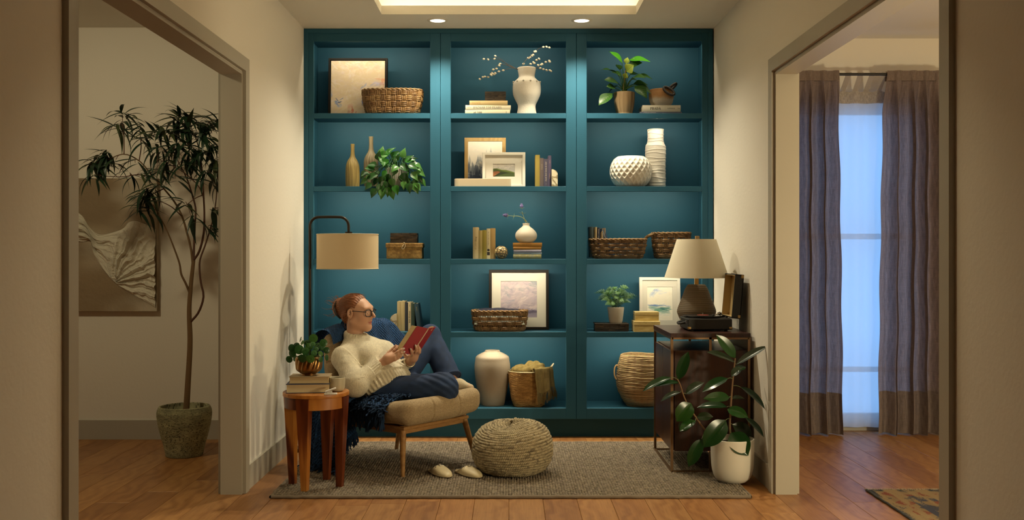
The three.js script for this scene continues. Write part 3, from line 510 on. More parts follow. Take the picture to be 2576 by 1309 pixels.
// --- second row left: bottles and trailing plant
{
  const z = -0.15, flute = (a, v) => v < 0.72 ? 0.0013 * Math.cos(a * 22) * smooth(0.72, 0.6, v) : 0;
  turned('ceramic_bottle', 'short ribbed olive-tan bottle on the second left shelf', 'bottle', 887, 1, z, [[5.2, 363], [4.6, 370], [5, 385], [6.5, 394], [12, 404], [15.8, 414], [17, 428], [17, 455], [16.4, 469.5]], std(C(0.34, 0.28, 0.13), 0.55, { map: grain([0.95, 0.9, 0.75], [0.65, 0.58, 0.42], 101, { rings: 12 }) }), { shape: flute, seg: 132, n: 70, wall: 0.003, group: 'ribbed ceramic bottles' });
  turned('ceramic_bottle', 'tall ribbed grey-brown bottle behind the trailing plant on the second left shelf', 'bottle', 933.5, 1, z - 0.04, [[6, 344.5], [5.3, 352], [5.8, 372], [7.5, 380], [13.5, 391], [17.2, 402], [18, 414], [17.6, 440], [16.5, 469.5]], std(C(0.30, 0.26, 0.18), 0.55, { map: grain([0.95, 0.92, 0.85], [0.5, 0.45, 0.36], 102, { rings: 16 }) }), { shape: flute, seg: 132, n: 70, wall: 0.003, group: 'ribbed ceramic bottles' });
  const zp = -0.08, [pot, H, T] = turned('flower_pot', 'white pot of the trailing plant on the second left shelf', 'pot', 998, 1, zp, [[28, 424], [27.5, 430], [25, 448], [21, 469.5]], std(C(0.62, 0.60, 0.52), 0.6), { sharp: true, depth: 0.3 });
  potSoil(pot, 0.062, H * 0.85);
  const p = thing('pothos_plant', 'trailing green plant with heart-shaped leaves spilling over its white pot', 'plant', [pot.position.x, shelfTop[1] + H * 0.86, zp]);
  const P = (px, py, dz) => at(px, py, zp + dz).sub(p.position);
  const m = [leafMat(0.030, 0.115, 0.022, 0.3, veins([0.8, 0.95, 0.7], [1, 1, 0.75], 6, 7, 0.15)), leafMat(0.02, 0.075, 0.018, 0.3), leafMat(0.05, 0.15, 0.03, 0.3)];
  const heart = [0.0, 0.85, 1.0, 0.92, 0.72, 0.45, 0.2, 0];
  reseed(23);
  const spots = [[930, 438, -1, 0], [925, 452, -1, -.3], [942, 428, -1, .4], [935, 462, -.8, -.6], [948, 416, -.7, .6], [952, 404, -.2, 1], [960, 395, .2, 1], [972, 392, .6, .9], [985, 398, .5, .6], [966, 410, -.5, .5], [978, 414, -.2, .2], [955, 432, -.6, -.2], [965, 442, -.4, -.7], [948, 448, -.7, -.6], [972, 430, -.1, -.4], [958, 462, -.3, -1], [945, 474, -.5, -.9], [962, 476, 0, -1], [975, 470, .2, -1], [985, 478, .3, -1], [992, 466, .3, -.8], [982, 452, .1, -1], [1000, 404, .2, .8], [1012, 398, .4, .8], [1018, 406, .6, .7], [1030, 404, .7, .6], [1026, 416, .8, .2], [1038, 420, .9, .1], [1046, 430, .9, -.2], [1034, 434, .6, -.5], [1050, 444, .9, -.5], [1055, 452, .9, -.6], [1040, 452, .5, -.9], [1024, 446, .3, -1], [1030, 460, .2, -1], [1014, 456, 0, -1], [1018, 430, .3, -.6], [1006, 416, .1, .2], [996, 424, -.1, -.3], [1010, 440, .2, -.9], [1045, 462, .6, -.8], [988, 408, .1, .5], [938, 444, -.9, -.1], [968, 455, -.2, -.9]];
  const layers = [...spots, ...spots.filter((q, i) => i % 3 !== 1 && q[1] < 456).map(([a, b, c, d]) => [a + rr(-9, 9), b + rr(-7, 9), c + rr(-.4, .4), d + rr(-.5, .2)])];
  for (const [px, py, dx, dy] of layers) {
    const out = Math.hypot((px - 993) / 60, (py - 432) / 45), d = 0.10 * Math.sqrt(Math.max(0.05, 1.15 - out * out)) * (rnd() < 0.78 ? 1 : -0.6) + rr(-0.01, 0.02), b = P(px, py, py > 452 ? Math.max(d, 0.108 + rr(0, 0.012)) : d);
    const dir = V(dx + rr(-.3, .3), dy + rr(-.3, .3) - 0.2, py > 452 ? rr(0.15, 0.4) : rr(-0.1, 0.5)).normalize(), L = rr(22, 32) * T, g = leafTo(leaf(L, L * 0.74, { droop: 0.6, fold: 0.3, pts: heart, wave: 0.02, nu: 4, nv: 8 }), b, dir, V(rr(-0.4, 0.4), 0.7 + rr(-.3, .3), 0.8));
    const lf = mesh('leaf', g, m[Math.floor(rnd() * 3)], p); mesh('stalk', taper([V(b.x * 0.15, 0, b.z * 0.1), V(b.x * 0.6, Math.max(b.y, 0) * 0.8 + 0.035, b.z * 0.6), b], [0.0022, 0.0018, 0.0014], 8, 5), m[1], lf);
  }
}
// --- second row centre: two pictures, a low tray, four books, a marble bookend
const oakFrame = std(C(0.58, 0.48, 0.31), 0.5, { map: paleWoodMap }), whiteFrame = std(C(0.62, 0.59, 0.52), 0.5);
picture('framed_print', 'misty forest print in a light wooden frame on the second centre shelf', [1169, 1272], 348, 1, -0.20, { bar: 8, depth: 0.022, frameMat: oakFrame, mat: 0, lean: 0.05, art: canvasTex(320, 400, (c, w, h) => {
  const g = c.createLinearGradient(0, 0, 0, h); g.addColorStop(0, '#e6ddcf'); g.addColorStop(0.5, '#ddd6ca'); g.addColorStop(0.8, '#8d929c'); g.addColorStop(1, '#39445a'); c.fillStyle = g; c.fillRect(0, 0, w, h);
  reseed(31); for (let k = 0; k < 3; k++) for (let i = 0; i < 46; i++) { const x = rr(-20, w), y0 = h * (0.42 + 0.16 * k) + rr(-40, 60) - (x > 150 && x < 260 ? 60 : 0), hh = rr(40, 110); c.globalAlpha = [0.28, 0.42, 0.6][k]; c.fillStyle = ['#7d848c', '#4c5664', '#273246'][k]; for (let q = 0; q < 7; q++) { const ww = (q + 1) * hh / 22; c.beginPath(); c.moveTo(x, y0 + q * hh / 8 - hh / 6); c.lineTo(x - ww, y0 + (q + 1) * hh / 8); c.lineTo(x + ww, y0 + (q + 1) * hh / 8); c.fill(); } }
  c.globalAlpha = 1; strokes(c, 50, w, h * 0.8, ['#e3ddd3', '#d8d4cc'], 60, 9, 0, 0.35, 33);
}) });
picture('framed_print', 'green hills print in a white matted frame on the second centre shelf', [1214, 1321], 385, 1, -0.15, { bar: 6, depth: 0.025, frameMat: whiteFrame, mat: 1, artBox: [20, 20, 22, 21], lean: 0.06, art: canvasTex(320, 220, (c, w, h) => {
  const g = c.createLinearGradient(0, 0, 0, h); g.addColorStop(0, '#cfc8c0'); g.addColorStop(0.45, '#a9a7a4'); c.fillStyle = g; c.fillRect(0, 0, w, h); strokes(c, 60, w, h * 0.4, ['#d9d3cc', '#b7b2ae', '#989a9c'], 40, 8, 0.1, 0.5, 41);
  const hill = (pts, col) => { c.fillStyle = col; c.beginPath(); c.moveTo(0, h); pts.forEach(([x, y]) => c.lineTo(x * w, y * h)); c.lineTo(w, h); c.fill(); };
  hill([[0, .38], [.2, .36], [.4, .46], [.6, .48], [.8, .56], [1, .66]], '#5d6b33'); hill([[0, .42], [.15, .38], [.3, .5], [.55, .58], [1, .72]], '#39461c'); hill([[0, .6], [.25, .56], [.5, .72], [1, .9]], '#7a4a2a'); hill([[0, .7], [.2, .78], [.45, .86], [1, 1]], '#8d5a34'); hill([[.35, .62], [.6, .66], [.8, .78], [.75, .95], [.5, .85]], '#1f2a12'); hill([[.6, .72], [.85, .74], [1, .8], [1, 1], [.7, 1]], '#3c4a22');
  strokes(c, 140, w, h, ['#4c5a26', '#2c3616', '#69702f'], 9, 2, 0.5, 0.35, 42); c.clearRect; 
}) });
{
  const z = -0.055, t = thing('low_tray', 'long low cream tray in front of the pictures on the second centre shelf', 'tray', [shelfX(1214.5, z), shelfTop[1], z]);
  const W = len(141, z), H = 0.052, m = std(C(0.56, 0.47, 0.33), 0.6, { map: rep(plasterBump, 1), });
  m.map = null; const ring = (w, d, r) => { const s = new THREE.Shape(), x = w / 2, y = d / 2; s.moveTo(-x + r, -y); s.lineTo(x - r, -y); s.absarc(x - r, -y + r, r, -Math.PI / 2, 0); s.lineTo(x, y - r); s.absarc(x - r, y - r, r, 0, Math.PI / 2); s.lineTo(-x + r, y); s.absarc(-x + r, y - r, r, Math.PI / 2, Math.PI); s.lineTo(-x, -y + r); s.absarc(-x + r, -y + r, r, Math.PI, Math.PI * 1.5); return s; };
  const o = ring(W, 0.085, 0.03); o.holes.push(new THREE.Path(ring(W - 0.014, 0.071, 0.023).getPoints(12).reverse()));
  mesh('wall', rot(new THREE.ExtrudeGeometry(o, { depth: H - 0.004, bevelEnabled: true, bevelSize: 0.0015, bevelThickness: 0.002, bevelSegments: 2 }), -Math.PI / 2).translate(0, 0.002, 0), m, t);
  mesh('bottom', rot(new THREE.ExtrudeGeometry(ring(W - 0.01, 0.08, 0.027), { depth: 0.006, bevelEnabled: false }), -Math.PI / 2), m, t);
}
const B2 = 'books beside the marble bookend on the second shelf';
standingBook('olive-yellow book, leftmost of the four on the second centre shelf', 1346.5, 1358, 390, 1, C(0.30, 0.23, 0.06), { group: B2, map: titled(48, 340, '#8f7c33', '#cdbb74', [['\u2591\u2591\u2591\u2591\u2591\u2591', 0.6, 20, 'sans'], ['\u2766', 0.9, 24, '']]) });
standingBook('dull mauve book, second of the four on the second centre shelf', 1358, 1367.5, 398, 1, C(0.11, 0.085, 0.085), { group: B2, map: titled(40, 320, '#574b49', '#8d7f6a', [['TALES', 0.7, 20, '']]) });
standingBook('dark blue-grey titled book, third of the four on the second centre shelf', 1367.5, 1379, 400, 1, C(0.06, 0.055, 0.085), { group: B2, map: titled(48, 320, '#403b4e', '#b5a98e', [['Dark Red Gems & Girl', 0.55, 21, 'italic'], ['\u2014', 0.12, 18, '']]) });
standingBook('tall slim purple-grey book next to the marble bookend on the second centre shelf', 1379, 1387, 391.5, 1, C(0.07, 0.05, 0.09), { group: B2, map: titled(34, 340, '#48405a', '#b48a4a', [['\u2022 \u2022 \u2022', 0.8, 18, ''], ['CATTLE', 0.35, 15, '']]) });
const marbleMap = tex(256, 256, (u, v) => { const k = Math.abs(fbm(u * 4 + v * 2, v * 4, 81, 4, 6, 4) - 0.5) * 2; return mix3([0.62, 0.55, 0.44], [0.93, 0.90, 0.83], smooth(0.02, 0.28, k)); });
const marble = std(C(0.80, 0.76, 0.66), 0.3, { map: marbleMap });
function bookend(label, px, py, k, flip) {
  const z = -0.11, W = len(px[1] - px[0], z), H = EYE - (py - 640) * (CAM - z) / CAM / PX - shelfTop[k], n = 14, s = new THREE.Shape(); s.moveTo(0, 0); s.lineTo(W, 0); s.lineTo(W, H - W * 0.9); s.absellipse(0, H - W * 0.9, W, W * 0.9, 0, Math.PI / 2, false); s.lineTo(0, 0);
  const g = metreUV(new THREE.ExtrudeGeometry(s, { depth: 0.075, bevelEnabled: true, bevelSize: 0.001, bevelThickness: 0.001, bevelSegments: 2, curveSegments: 16 }), 0.2); g.translate(-W / 2, 0.001, -0.0375); if (flip) g.rotateY(Math.PI);
  const t = thing('bookend', label, 'bookend', [shelfX((px[0] + px[1]) / 2, z), shelfTop[k], z], 0, 'marble bookends'); mesh('block', g, marble, t);
}
bookend('rounded cream marble bookend beside four books on the second centre shelf', [1387.5, 1402], 428, 1);
// --- second row right: relief vases
{
  const ivory = std(C(0.66, 0.62, 0.54), 0.55);
  turned('globe_vase', 'round white vase with a diamond relief on the second right shelf', 'vase', 1586.5, 1, -0.12, [[35, 395.5], [42, 402], [49, 415], [51.5, 432], [48.5, 449], [41, 461], [31, 470]], ivory, { shape: (a, v) => { const n = 22, m = 8.5, q = Math.abs(Math.sin(a * n / 2 + v * m * 1.57)) * Math.abs(Math.sin(a * n / 2 - v * m * 1.57)); return -0.0085 * (q - 0.4) * smooth(0.0, 0.1, v) * smooth(1.0, 0.92, v); }, seg: 264, n: 110, depth: 0.7 });
  turned('ringed_vase', 'tall white cylindrical vase with uneven ridges behind the round vase', 'vase', 1649, 1, -0.2, [[20.5, 326.5], [20, 332], [20.2, 350], [21, 358], [25, 367], [25.6, 376], [25.2, 400], [25.2, 440], [24.6, 470]], std(C(0.68, 0.64, 0.57), 0.75, { bumpMap: woolBump, bumpScale: 0.0008 }), { shape: (a, v, r, y) => { let s = 0; for (let i = 0; i < 15; i++) { const h = 0.04 + i * 0.068 + 0.012 * Math.sin(a * 1 + i * 2.3) + 0.006 * Math.sin(a * 3 + i); s += Math.exp(-Math.pow((v - h) / 0.0065, 2)); } return 0.0024 * s + 0.0007 * Math.sin(a * 2 + v * 13); }, seg: 96, n: 260, depth: 0.6 });
}

// --- third row left: seagrass box with a bark box on it
let oliveHeap;
const seagrassMap = tex(256, 256, (u, v) => { const r = Math.floor(v * 26), k = Math.sin((u * 34 + (r & 1) * 0.5) * Math.PI * 2) * 0.5 + 0.5, w = Math.sin(v * 26 * Math.PI * 2) * 0.5 + 0.5, n = fbm(u * 20, v * 20, 121, 3, 20, 20); return mix3([0.40, 0.30, 0.17], [0.95, 0.84, 0.62], clamp(0.25 + 0.45 * k * w + 0.6 * (n - 0.3))); });
const seagrass = (r, g, b, rx = 1, ry = 1, bs = 0.003) => std(C(r, g, b), 0.8, { map: rep(seagrassMap, rx, ry), bumpMap: rep(seagrassMap, rx, ry), bumpScale: bs });
{
  const z = -0.13, m = seagrass(0.66, 0.54, 0.31, 4, 4, 0.003), t = thing('seagrass_box', 'woven seagrass box with a lid and cord loop on the middle left shelf', 'box', [shelfX(1019.5, z), shelfTop[2], z]);
  const W = len(92, z), H = len(39, z) + 0.002, D = 0.16;
  mesh('body', metreUV(rbox(W - 0.01, H * 0.8, D - 0.01, 0.006, 0, H * 0.4, 0)), m, t);
  const lid = mesh('lid', metreUV(rbox(W, H * 0.30, D, 0.006, 0, H * 0.85, 0)), m, t);
  const cordM = std(C(0.62, 0.53, 0.36), 0.7); mesh('cord_loop', tube([V(-0.008, H, D / 2 - 0.02), V(0.002, H + 0.003, D / 2 + 0.001), V(0.008, H * 0.8, D / 2 + 0.004), V(-0.004, H * 0.62, D / 2 + 0.005), V(-0.014, H * 0.66, D / 2 + 0.005), V(-0.006, H * 0.85, D / 2 + 0.004), V(0.004, H + 0.002, D / 2 - 0.01)], 0.0016, 30, 6), cordM, lid);
  const b = thing('bark_box', 'dark bark-covered block box on the seagrass box of the middle left shelf', 'box', [shelfX(1017.5, z - 0.02), shelfTop[2] + H + 0.001, z - 0.02]);
  const w = len(69, z), h = len(25, z); mesh('body', metreUV(box(w - 0.006, h - 0.002, 0.11, 0, h / 2, 0), 0.2), barkMat, b);
  reseed(8); for (let r = 0; r < 5; r++) { let x = -w / 2 + rr(0, 0.006); while (x < w / 2 - 0.01) { const l = Math.min(rr(0.03, 0.09), w / 2 - x + rr(-0.004, 0.004)); mesh('bark_strip', metreUV(move(cbox(l - 0.001, h / 5 - 0.0008, 0.006 + rr(0, 0.004), 0.0006), x + l / 2, h * (r + 0.5) / 5, 0.055), 0.2, rnd(), rnd()), barkMat, b); x += l; } }
}
// --- third row centre: five books, ball, book stack, vase with thistles
{
  const G = 'pale books beside the ball on the middle centre shelf';
  standingBook('tall beige book with brush lettering, leftmost on the middle centre shelf', 1189.5, 1204, 572, 2, C(0.42, 0.34, 0.19), { group: G, map: titled(64, 380, '#b3a077', '#5c4a2a', [['Ring', 0.62, 26, 'italic bold'], ['OF LIGHT', 0.42, 22, 'sans bold', '#8a7444']]) });
  standingBook('pale olive book, second from the left on the middle centre shelf', 1204, 1213, 580, 2, C(0.36, 0.29, 0.12), { group: G, map: titled(44, 350, '#a3905a', '#6d5c30', [['\u2014 The Town \u2014', 0.3, 16, ''], ['\u2550', 0.95, 20, '']]) });
  standingBook('mustard green book in the middle of the pale books on the middle centre shelf', 1213, 1224, 579, 2, C(0.27, 0.22, 0.05), { group: G, map: titled(50, 350, '#8b7c2e', '#6a5c1c', [['\u2591\u2591\u2591\u2591\u2591\u2591\u2591\u2591', 0.5, 20, 'sans']]) });
  standingBook('cream book with dark lettering and a dark emblem on the middle centre shelf', 1224, 1233.5, 575.5, 2, C(0.5, 0.43, 0.28), { group: G, map: canvasTex(44, 370, (c, w, h) => { c.fillStyle = '#c3b48e'; c.fillRect(0, 0, w, h); c.fillStyle = '#2b2520'; c.font = 'bold 15px serif'; c.textAlign = 'center'; 'DISCOVERY'.split('').forEach((s, i) => c.fillText(s, w / 2, 50 + i * 19)); c.beginPath(); c.arc(w / 2, 262, 15, 0, 7); c.fill(); c.fillRect(6, 285, w - 12, 40); }) });
  standingBook('tan leather-look book next to the ball on the middle centre shelf', 1233.5, 1246, 574.5, 2, C(0.36, 0.26, 0.12), { group: G, map: titled(54, 370, '#a98a55', '#d0b67e', [['\u2766', 0.92, 24, ''], ['\u2014\u2014', 0.12, 20, '']]) });
  const z = -0.075, r = len(16.4, z), b = thing('inlaid_ball', 'cream ball with dark wheel-like inlay lines beside the pale books', 'ornament', [shelfX(1261, z), shelfTop[2] + r, z]);
  mesh('ball', new THREE.SphereGeometry(r, 40, 28), std(C(0.58, 0.49, 0.29), 0.4, { map: rep(marbleMap, 2) }), b);
  const ink = std(C(0.02, 0.016, 0.012), 0.5), R = r * 1.002, line = (pts) => tube(pts, r * 0.045, 40, 6), list = [];
  const ring = (a) => { const pts = []; for (let i = 0; i <= 40; i++) { const q = i / 40 * 6.2832; pts.push(V(R * Math.sin(a) * Math.cos(q), R * Math.sin(a) * Math.sin(q), R * Math.cos(a))); } return pts; };
  list.push(line(ring(0.26)), line(ring(0.72)), line(ring(1.25)));
  for (let i = 0; i < 8; i++) { const q = i / 8 * 6.2832, pts = []; for (let k = 0; k <= 12; k++) { const a = 0.26 + k / 12 * 1.35; pts.push(V(R * Math.sin(a) * Math.cos(q), R * Math.sin(a) * Math.sin(q), R * Math.cos(a))); } list.push(line(pts)); }
  mesh('inlay_lines', rot(merge(list), 0.1, 0.5, 0.2), ink, b);
  let y = shelfTop[2]; const S = 'stacked old books under the round white vase';
  const zs = -0.09;
  y = lyingBook('worn olive and blue book lying lowest under the round white vase', 1291, 1362, 641, 652.5, y, C(0.22, 0.20, 0.08), { z: zs, group: S, d: 0.13, map: canvasTex(48, 280, (c, w, h) => { c.fillStyle = '#7d7448'; c.fillRect(0, 0, w, h); strokes(c, 90, w, h, ['#5a6a80', '#8c8452', '#6b6034', '#9aa0a0'], 7, 12, 0, 0.5, 71); }) });
  y = lyingBook('light blue book, second lowest under the round white vase', 1292, 1363, 636, 641, y, C(0.25, 0.30, 0.36), { z: zs - 0.005, group: S, d: 0.13, map: titledL(20, 280, '#8f9fb0', '#5b6a80', [['SPRINGTIME', 0.5, 13, 'sans']]), turn: -0.03 });
  y = lyingBook('lilac grey book in the middle of the stack under the round white vase', 1292, 1362, 629, 636, y, C(0.24, 0.22, 0.28), { z: zs, group: S, d: 0.13, map: titledL(28, 280, '#8b8698', '#4b4654', [['Poems & Quotations', 0.55, 13, 'italic']]) });
  y = lyingBook('thin ochre book, second from the top under the round white vase', 1291, 1362, 622, 629, y, C(0.30, 0.17, 0.03), { z: zs, group: S, d: 0.14, map: titledL(28, 280, '#8f6320', '#5f3f10', [['', 0.5, 10, '']]), turn: 0.02 });
  y = lyingBook('thick ochre book directly under the round white vase', 1290, 1363.5, 611.5, 622, y, C(0.34, 0.19, 0.03), { z: zs, group: S, d: 0.14, map: titledL(42, 280, '#986a22', '#5a3a10', [['THE HOUSE', 0.52, 17, '']]) });
  const zv = -0.15, [v, VH, T] = turned('bud_vase', 'squat round white vase with a narrow neck on the stacked books', 'vase', 1323.5, 2, zv, [[9, 562.5], [8.2, 567], [9.5, 570], [18, 577], [25.5, 586], [27.5, 594], [25.5, 602], [19, 609], [14, 612]], std(C(0.74, 0.66, 0.55), 0.45), { base: y, depth: 0.5, wall: 0.004 });
  const fl = thing('thistle_stems', 'two blue thistle stems standing in the squat round vase', 'flowers', [v.position.x, y + VH * 0.8, zv]);
  const P = (px, py, dz = 0) => at(px, py, zv + dz).sub(fl.position), stemM = std(C(0.22, 0.24, 0.10), 0.7), blue = std(C(0.12, 0.10, 0.24), 0.9), leafM = leafMat(0.34, 0.36, 0.16, 0.6);
  const head = (p, dir, Lh, Rh) => {
    const g = []; reseed(3); for (let i = 0; i < 90; i++) { const v2 = i / 90, a = i * 2.39996, rad = Rh * Math.sin(Math.min(1, v2 * 1.15 + 0.12) * Math.PI * 0.86); const c = new THREE.ConeGeometry(Rh * 0.17, Rh * 0.55, 5).translate(0, Rh * 0.15, 0); const d = V(Math.cos(a) * Math.cos((v2 - 0.4) * 2), Math.sin((v2 - 0.35) * 2.2), Math.sin(a) * Math.cos((v2 - 0.4) * 2)).normalize(); c.applyQuaternion(new THREE.Quaternion().setFromUnitVectors(V(0, 1, 0), d)); c.translate(Math.cos(a) * rad * 0.8, v2 * Lh, Math.sin(a) * rad * 0.8); g.push(c); }
    g.push(lathe(curveProf([[0.001, 0], [Rh * 0.8, Lh * 0.25], [Rh * 0.75, Lh * 0.6], [0.001, Lh]], 10), 12)); const m = merge(g); m.applyQuaternion(new THREE.Quaternion().setFromUnitVectors(V(0, 1, 0), dir.clone().normalize())); m.translate(p.x, p.y, p.z); return m;
  };
  const bract = (p, dir, n, L, s0 = 0) => { const out = []; const q = new THREE.Quaternion().setFromUnitVectors(V(0, 1, 0), dir.clone().normalize()); for (let i = 0; i < n; i++) { const a = i / n * 6.2832 + s0, d = V(Math.cos(a), 0.35, Math.sin(a)).applyQuaternion(q); out.push(leafTo(leaf(L, L * 0.28, { droop: 0.3, fold: 0.2, pts: [0.3, 1, 0.7, 0], nu: 2, nv: 4 }), p, d, dir)); } return out; };
  mesh('stem', taper([V(0, -0.02, 0), P(1326, 560), P(1316, 549, 0.01), P(1303, 544, 0.02), P(1290, 544, 0.03), P(1279, 542.5, 0.035)], [0.0022, 0.002, 0.0016], 20, 6), stemM, fl);
  mesh('stem', taper([V(0, -0.02, 0), P(1322, 560), P(1317, 545, 0), P(1313, 532, 0)], [0.0022, 0.002, 0.0016], 20, 6), stemM, fl);
  mesh('flower_head', head(P(1278, 542, 0.035), V(-1, 0.05, 0.1), 0.034, 0.0125), blue, fl); mesh('flower_head', head(P(1312.5, 522, 0), V(-0.1, 1, 0.1), 0.024, 0.0115), blue, fl);
  for (const [p, d, n, L, s0] of [[P(1279, 543, 0.035), V(-1, 0, 0), 7, 0.028, 0.2], [P(1294, 545, 0.025), V(-1, 0.2, 0), 5, 0.03, 0.6], [P(1312.5, 525, 0), V(0, 1, 0), 7, 0.026, 0.1], [P(1314, 538, 0), V(0.1, 1, 0), 6, 0.032, 0.5], [P(1322, 558, 0.01), V(0.6, 0.8, 0), 4, 0.034, 0.3]]) for (const g of bract(p, d, n, L, s0)) mesh('bract', g, leafM, fl);
}
// --- third row right: two open-weave baskets, books in the long one
{
  const [b, W, H] = wovenBasket('long brown woven basket holding five books on the middle right shelf', [1482, 1625], 602, 2, -0.13, 0.19, { rows: 5, stakes: 30, group: 'coarse woven baskets', open: true });
  const list = [[1484, 1495, 571, 0.03, C(0.09, 0.12, 0.13), 'dark teal book standing leftmost in the long woven basket', '#3c4a4c'], [1495.5, 1502, 571.5, 0, C(0.56, 0.47, 0.3), 'cream slim book second in the long woven basket', '#b8a57c'], [1502.5, 1509, 573, 0.0, C(0.05, 0.07, 0.13), 'navy book with white lettering in the long woven basket', '#2b3450', 'DIE CHINA'], [1509.5, 1519, 575, -0.02, C(0.34, 0.26, 0.16), 'tan book with small print in the long woven basket', '#9c8560', 'LANDSCAPE'], [1519.5, 1525, 574, 0.02, C(0.3, 0.24, 0.18), 'slim grey-brown book in the long woven basket', '#8d7a63']];
  for (const [p0, p1, py, lean, col, label, bg, txt] of list) { const z = -0.10, th = len(p1 - p0, z), h = EYE - (py - 640) * (CAM - z) / CAM / PX - shelfTop[2] - 0.012; const t = thing('book', label, 'book', [shelfX((p0 + p1) / 2, z), shelfTop[2] + 0.012, z], 0, 'books in the long woven basket'); bookParts(t, th * 0.97, h, 0.11, col, { map: titled(36, 300, bg, '#d9ceb4', txt ? [[txt, 0.8, 17, 'bold']] : []) }); t.rotation.z = lean; }
  const z = -0.10, t = thing('book', 'leaning blue book with pale lettering in the long woven basket', 'book', [shelfX(1541, z), shelfTop[2] + 0.012, z], 0, 'books in the long woven basket'); bookParts(t, 0.034, 0.205, 0.11, C(0.04, 0.09, 0.17), { map: titled(60, 340, '#24405e', '#c3cbd2', [['HARBOUR', 0.78, 22, 'sans bold'], ['\u25CF\u25CF', 0.5, 18, '']]) }); t.rotation.z = 0.36;
  wovenBasket('square open-weave basket with side handles behind the table lamp on the middle right shelf', [1641, 1735], 586, 2, -0.16, 0.2, { rows: 5, stakes: 22, group: 'coarse woven baskets', open: true, handle: [-1], shrink: 0.78 });
}
// --- fourth row left: bookend and books beside the reader
{
  bookend('rounded cream marble bookend beside the reader on the fourth left shelf', [984, 999], 790, 3, true);
  const G = 'books beside the reader on the fourth left shelf';
  standingBook('cream book next to the bookend on the fourth left shelf', 999, 1008.5, 759, 3, C(0.50, 0.42, 0.27), { group: G, map: titled(44, 380, '#bfae83', '#9a8a60', [['\u2591\u2591\u2591\u2591', 0.7, 18, 'sans']]) });
  standingBook('second cream book from the bookend on the fourth left shelf', 1008.5, 1018.5, 758, 3, C(0.52, 0.44, 0.28), { group: G, map: titled(44, 380, '#c3b286', '#a39368', [['\u2591\u2591\u2591', 0.6, 18, 'sans']]) });
  standingBook('dark navy book in the middle of the row on the fourth left shelf', 1018.5, 1026.5, 761, 3, C(0.03, 0.035, 0.05), { group: G });
  standingBook('white book with black handwritten title on the fourth left shelf', 1026.5, 1034, 760.5, 3, C(0.56, 0.5, 0.36), { group: G, map: titled(36, 380, '#d0c39f', '#161412', [['Rain Roman', 0.48, 26, 'italic bold'], ['solo', 0.88, 16, 'italic']]) });
  standingBook('dark green book next to the leaning book on the fourth left shelf', 1034, 1043, 763.5, 3, C(0.035, 0.065, 0.05), { group: G });
  const z = -0.10, t = thing('book', 'leaning steel-blue book at the end of the row on the fourth left shelf', 'book', [shelfX(1056, z), shelfTop[3], z], 0, G); bookParts(t, 0.029, 0.185, 0.15, C(0.05, 0.11, 0.16), { map: titled(52, 340, '#2e4c5e', '#c9a860', [['MOON', 0.82, 14, ''], ['\u2014\u2014', 0.72, 14, '']]) }); t.rotation.z = 0.14;
}
// --- fourth row centre: cloud print, basket with folded cloths
picture('framed_print', 'pink cloud print with wide mat in a black frame on the fourth centre shelf', [1230.5, 1380], 680.5, 3, -0.21, { bar: 6, depth: 0.025, frameMat: blackWood, mat: 1, artBox: [23, 23, 22, 24], lean: 0.07, art: canvasTex(400, 400, (c, w, h) => {
  const g = c.createLinearGradient(0, 0, 0, h); g.addColorStop(0, '#b9aab0'); g.addColorStop(0.55, '#b0a3ad'); g.addColorStop(0.78, '#8b8294'); g.addColorStop(0.82, '#6e667c'); g.addColorStop(1, '#938a9a'); c.fillStyle = g; c.fillRect(0, 0, w, h);
  strokes(c, 150, w, h * 0.75, ['#c4b1b4', '#cdbcbb', '#b5a4b0', '#a399a9', '#d0c2c0'], 60, 20, -0.5, 0.4, 51); strokes(c, 30, w, h * 0.4, ['#8f949f', '#8a8a98'], 50, 14, 0.4, 0.4, 52); blobs(c, [[350, 30, 70, 40, 0.5, '#7f8d96', 0.6], [250, 200, 60, 26, -0.5, '#d8cbc6', 0.5], [90, 230, 70, 22, -0.3, '#8d90a4', 0.5], [250, 325, 190, 14, 0.05, '#565067', 0.8], [330, 335, 100, 14, -0.05, '#4c465c', 0.7]]); strokes(c, 60, w, 60, ['#8d8596', '#a59ba8'], 60, 6, 0, 0, 53);
}) });
{
  const [b, W, H] = wovenBasket('brown woven basket with folded blue cloths in front of the cloud print', [1187, 1327], 781, 3, -0.10, 0.17, { rows: 4, stakes: 28, group: 'coarse woven baskets', open: true, shrink: 0.86 });
  const knit = std(C(0.025, 0.028, 0.06), 0.95, { bumpMap: rep(woolBump, 4), bumpScale: 0.003 }), aqua = std(C(0.42, 0.48, 0.44), 0.95, { bumpMap: rep(weaveBump, 4), bumpScale: 0.001 });
  const fold = (name, label, y0, y1, w, d, mat, s) => { const t = thing(name, label, 'cloth', [b.position.x, shelfTop[3], b.position.z]); const g = surf(36, 16, (u, v) => { const a = u * 2 - 1, q = v * 2 - 1, e = Math.pow(1 - Math.pow(Math.abs(a), 5), 0.4) * Math.pow(1 - Math.pow(Math.abs(q), 5), 0.4); return V(a * w / 2, y0 + (y1 - y0) * e * (0.72 + 0.28 * Math.cos(a * 1.5 + s) + 0.1 * Math.sin(a * 9 + q * 4)), -q * d / 2); }); mesh('fold', metreUV(g, 0.3), mat, t); const u = g.clone(); return t; };
  fold('folded_cloth', 'pale aqua cloth folded low in the woven basket before the cloud print', H * 0.35, H * 0.96, W * 0.92, 0.145, aqua, 0.2);
  fold('folded_cloth', 'dark navy knitted cloth heaped on top in the woven basket before the cloud print', H * 0.9, H * 1.10, W * 0.88, 0.13, knit, 0.5);
}
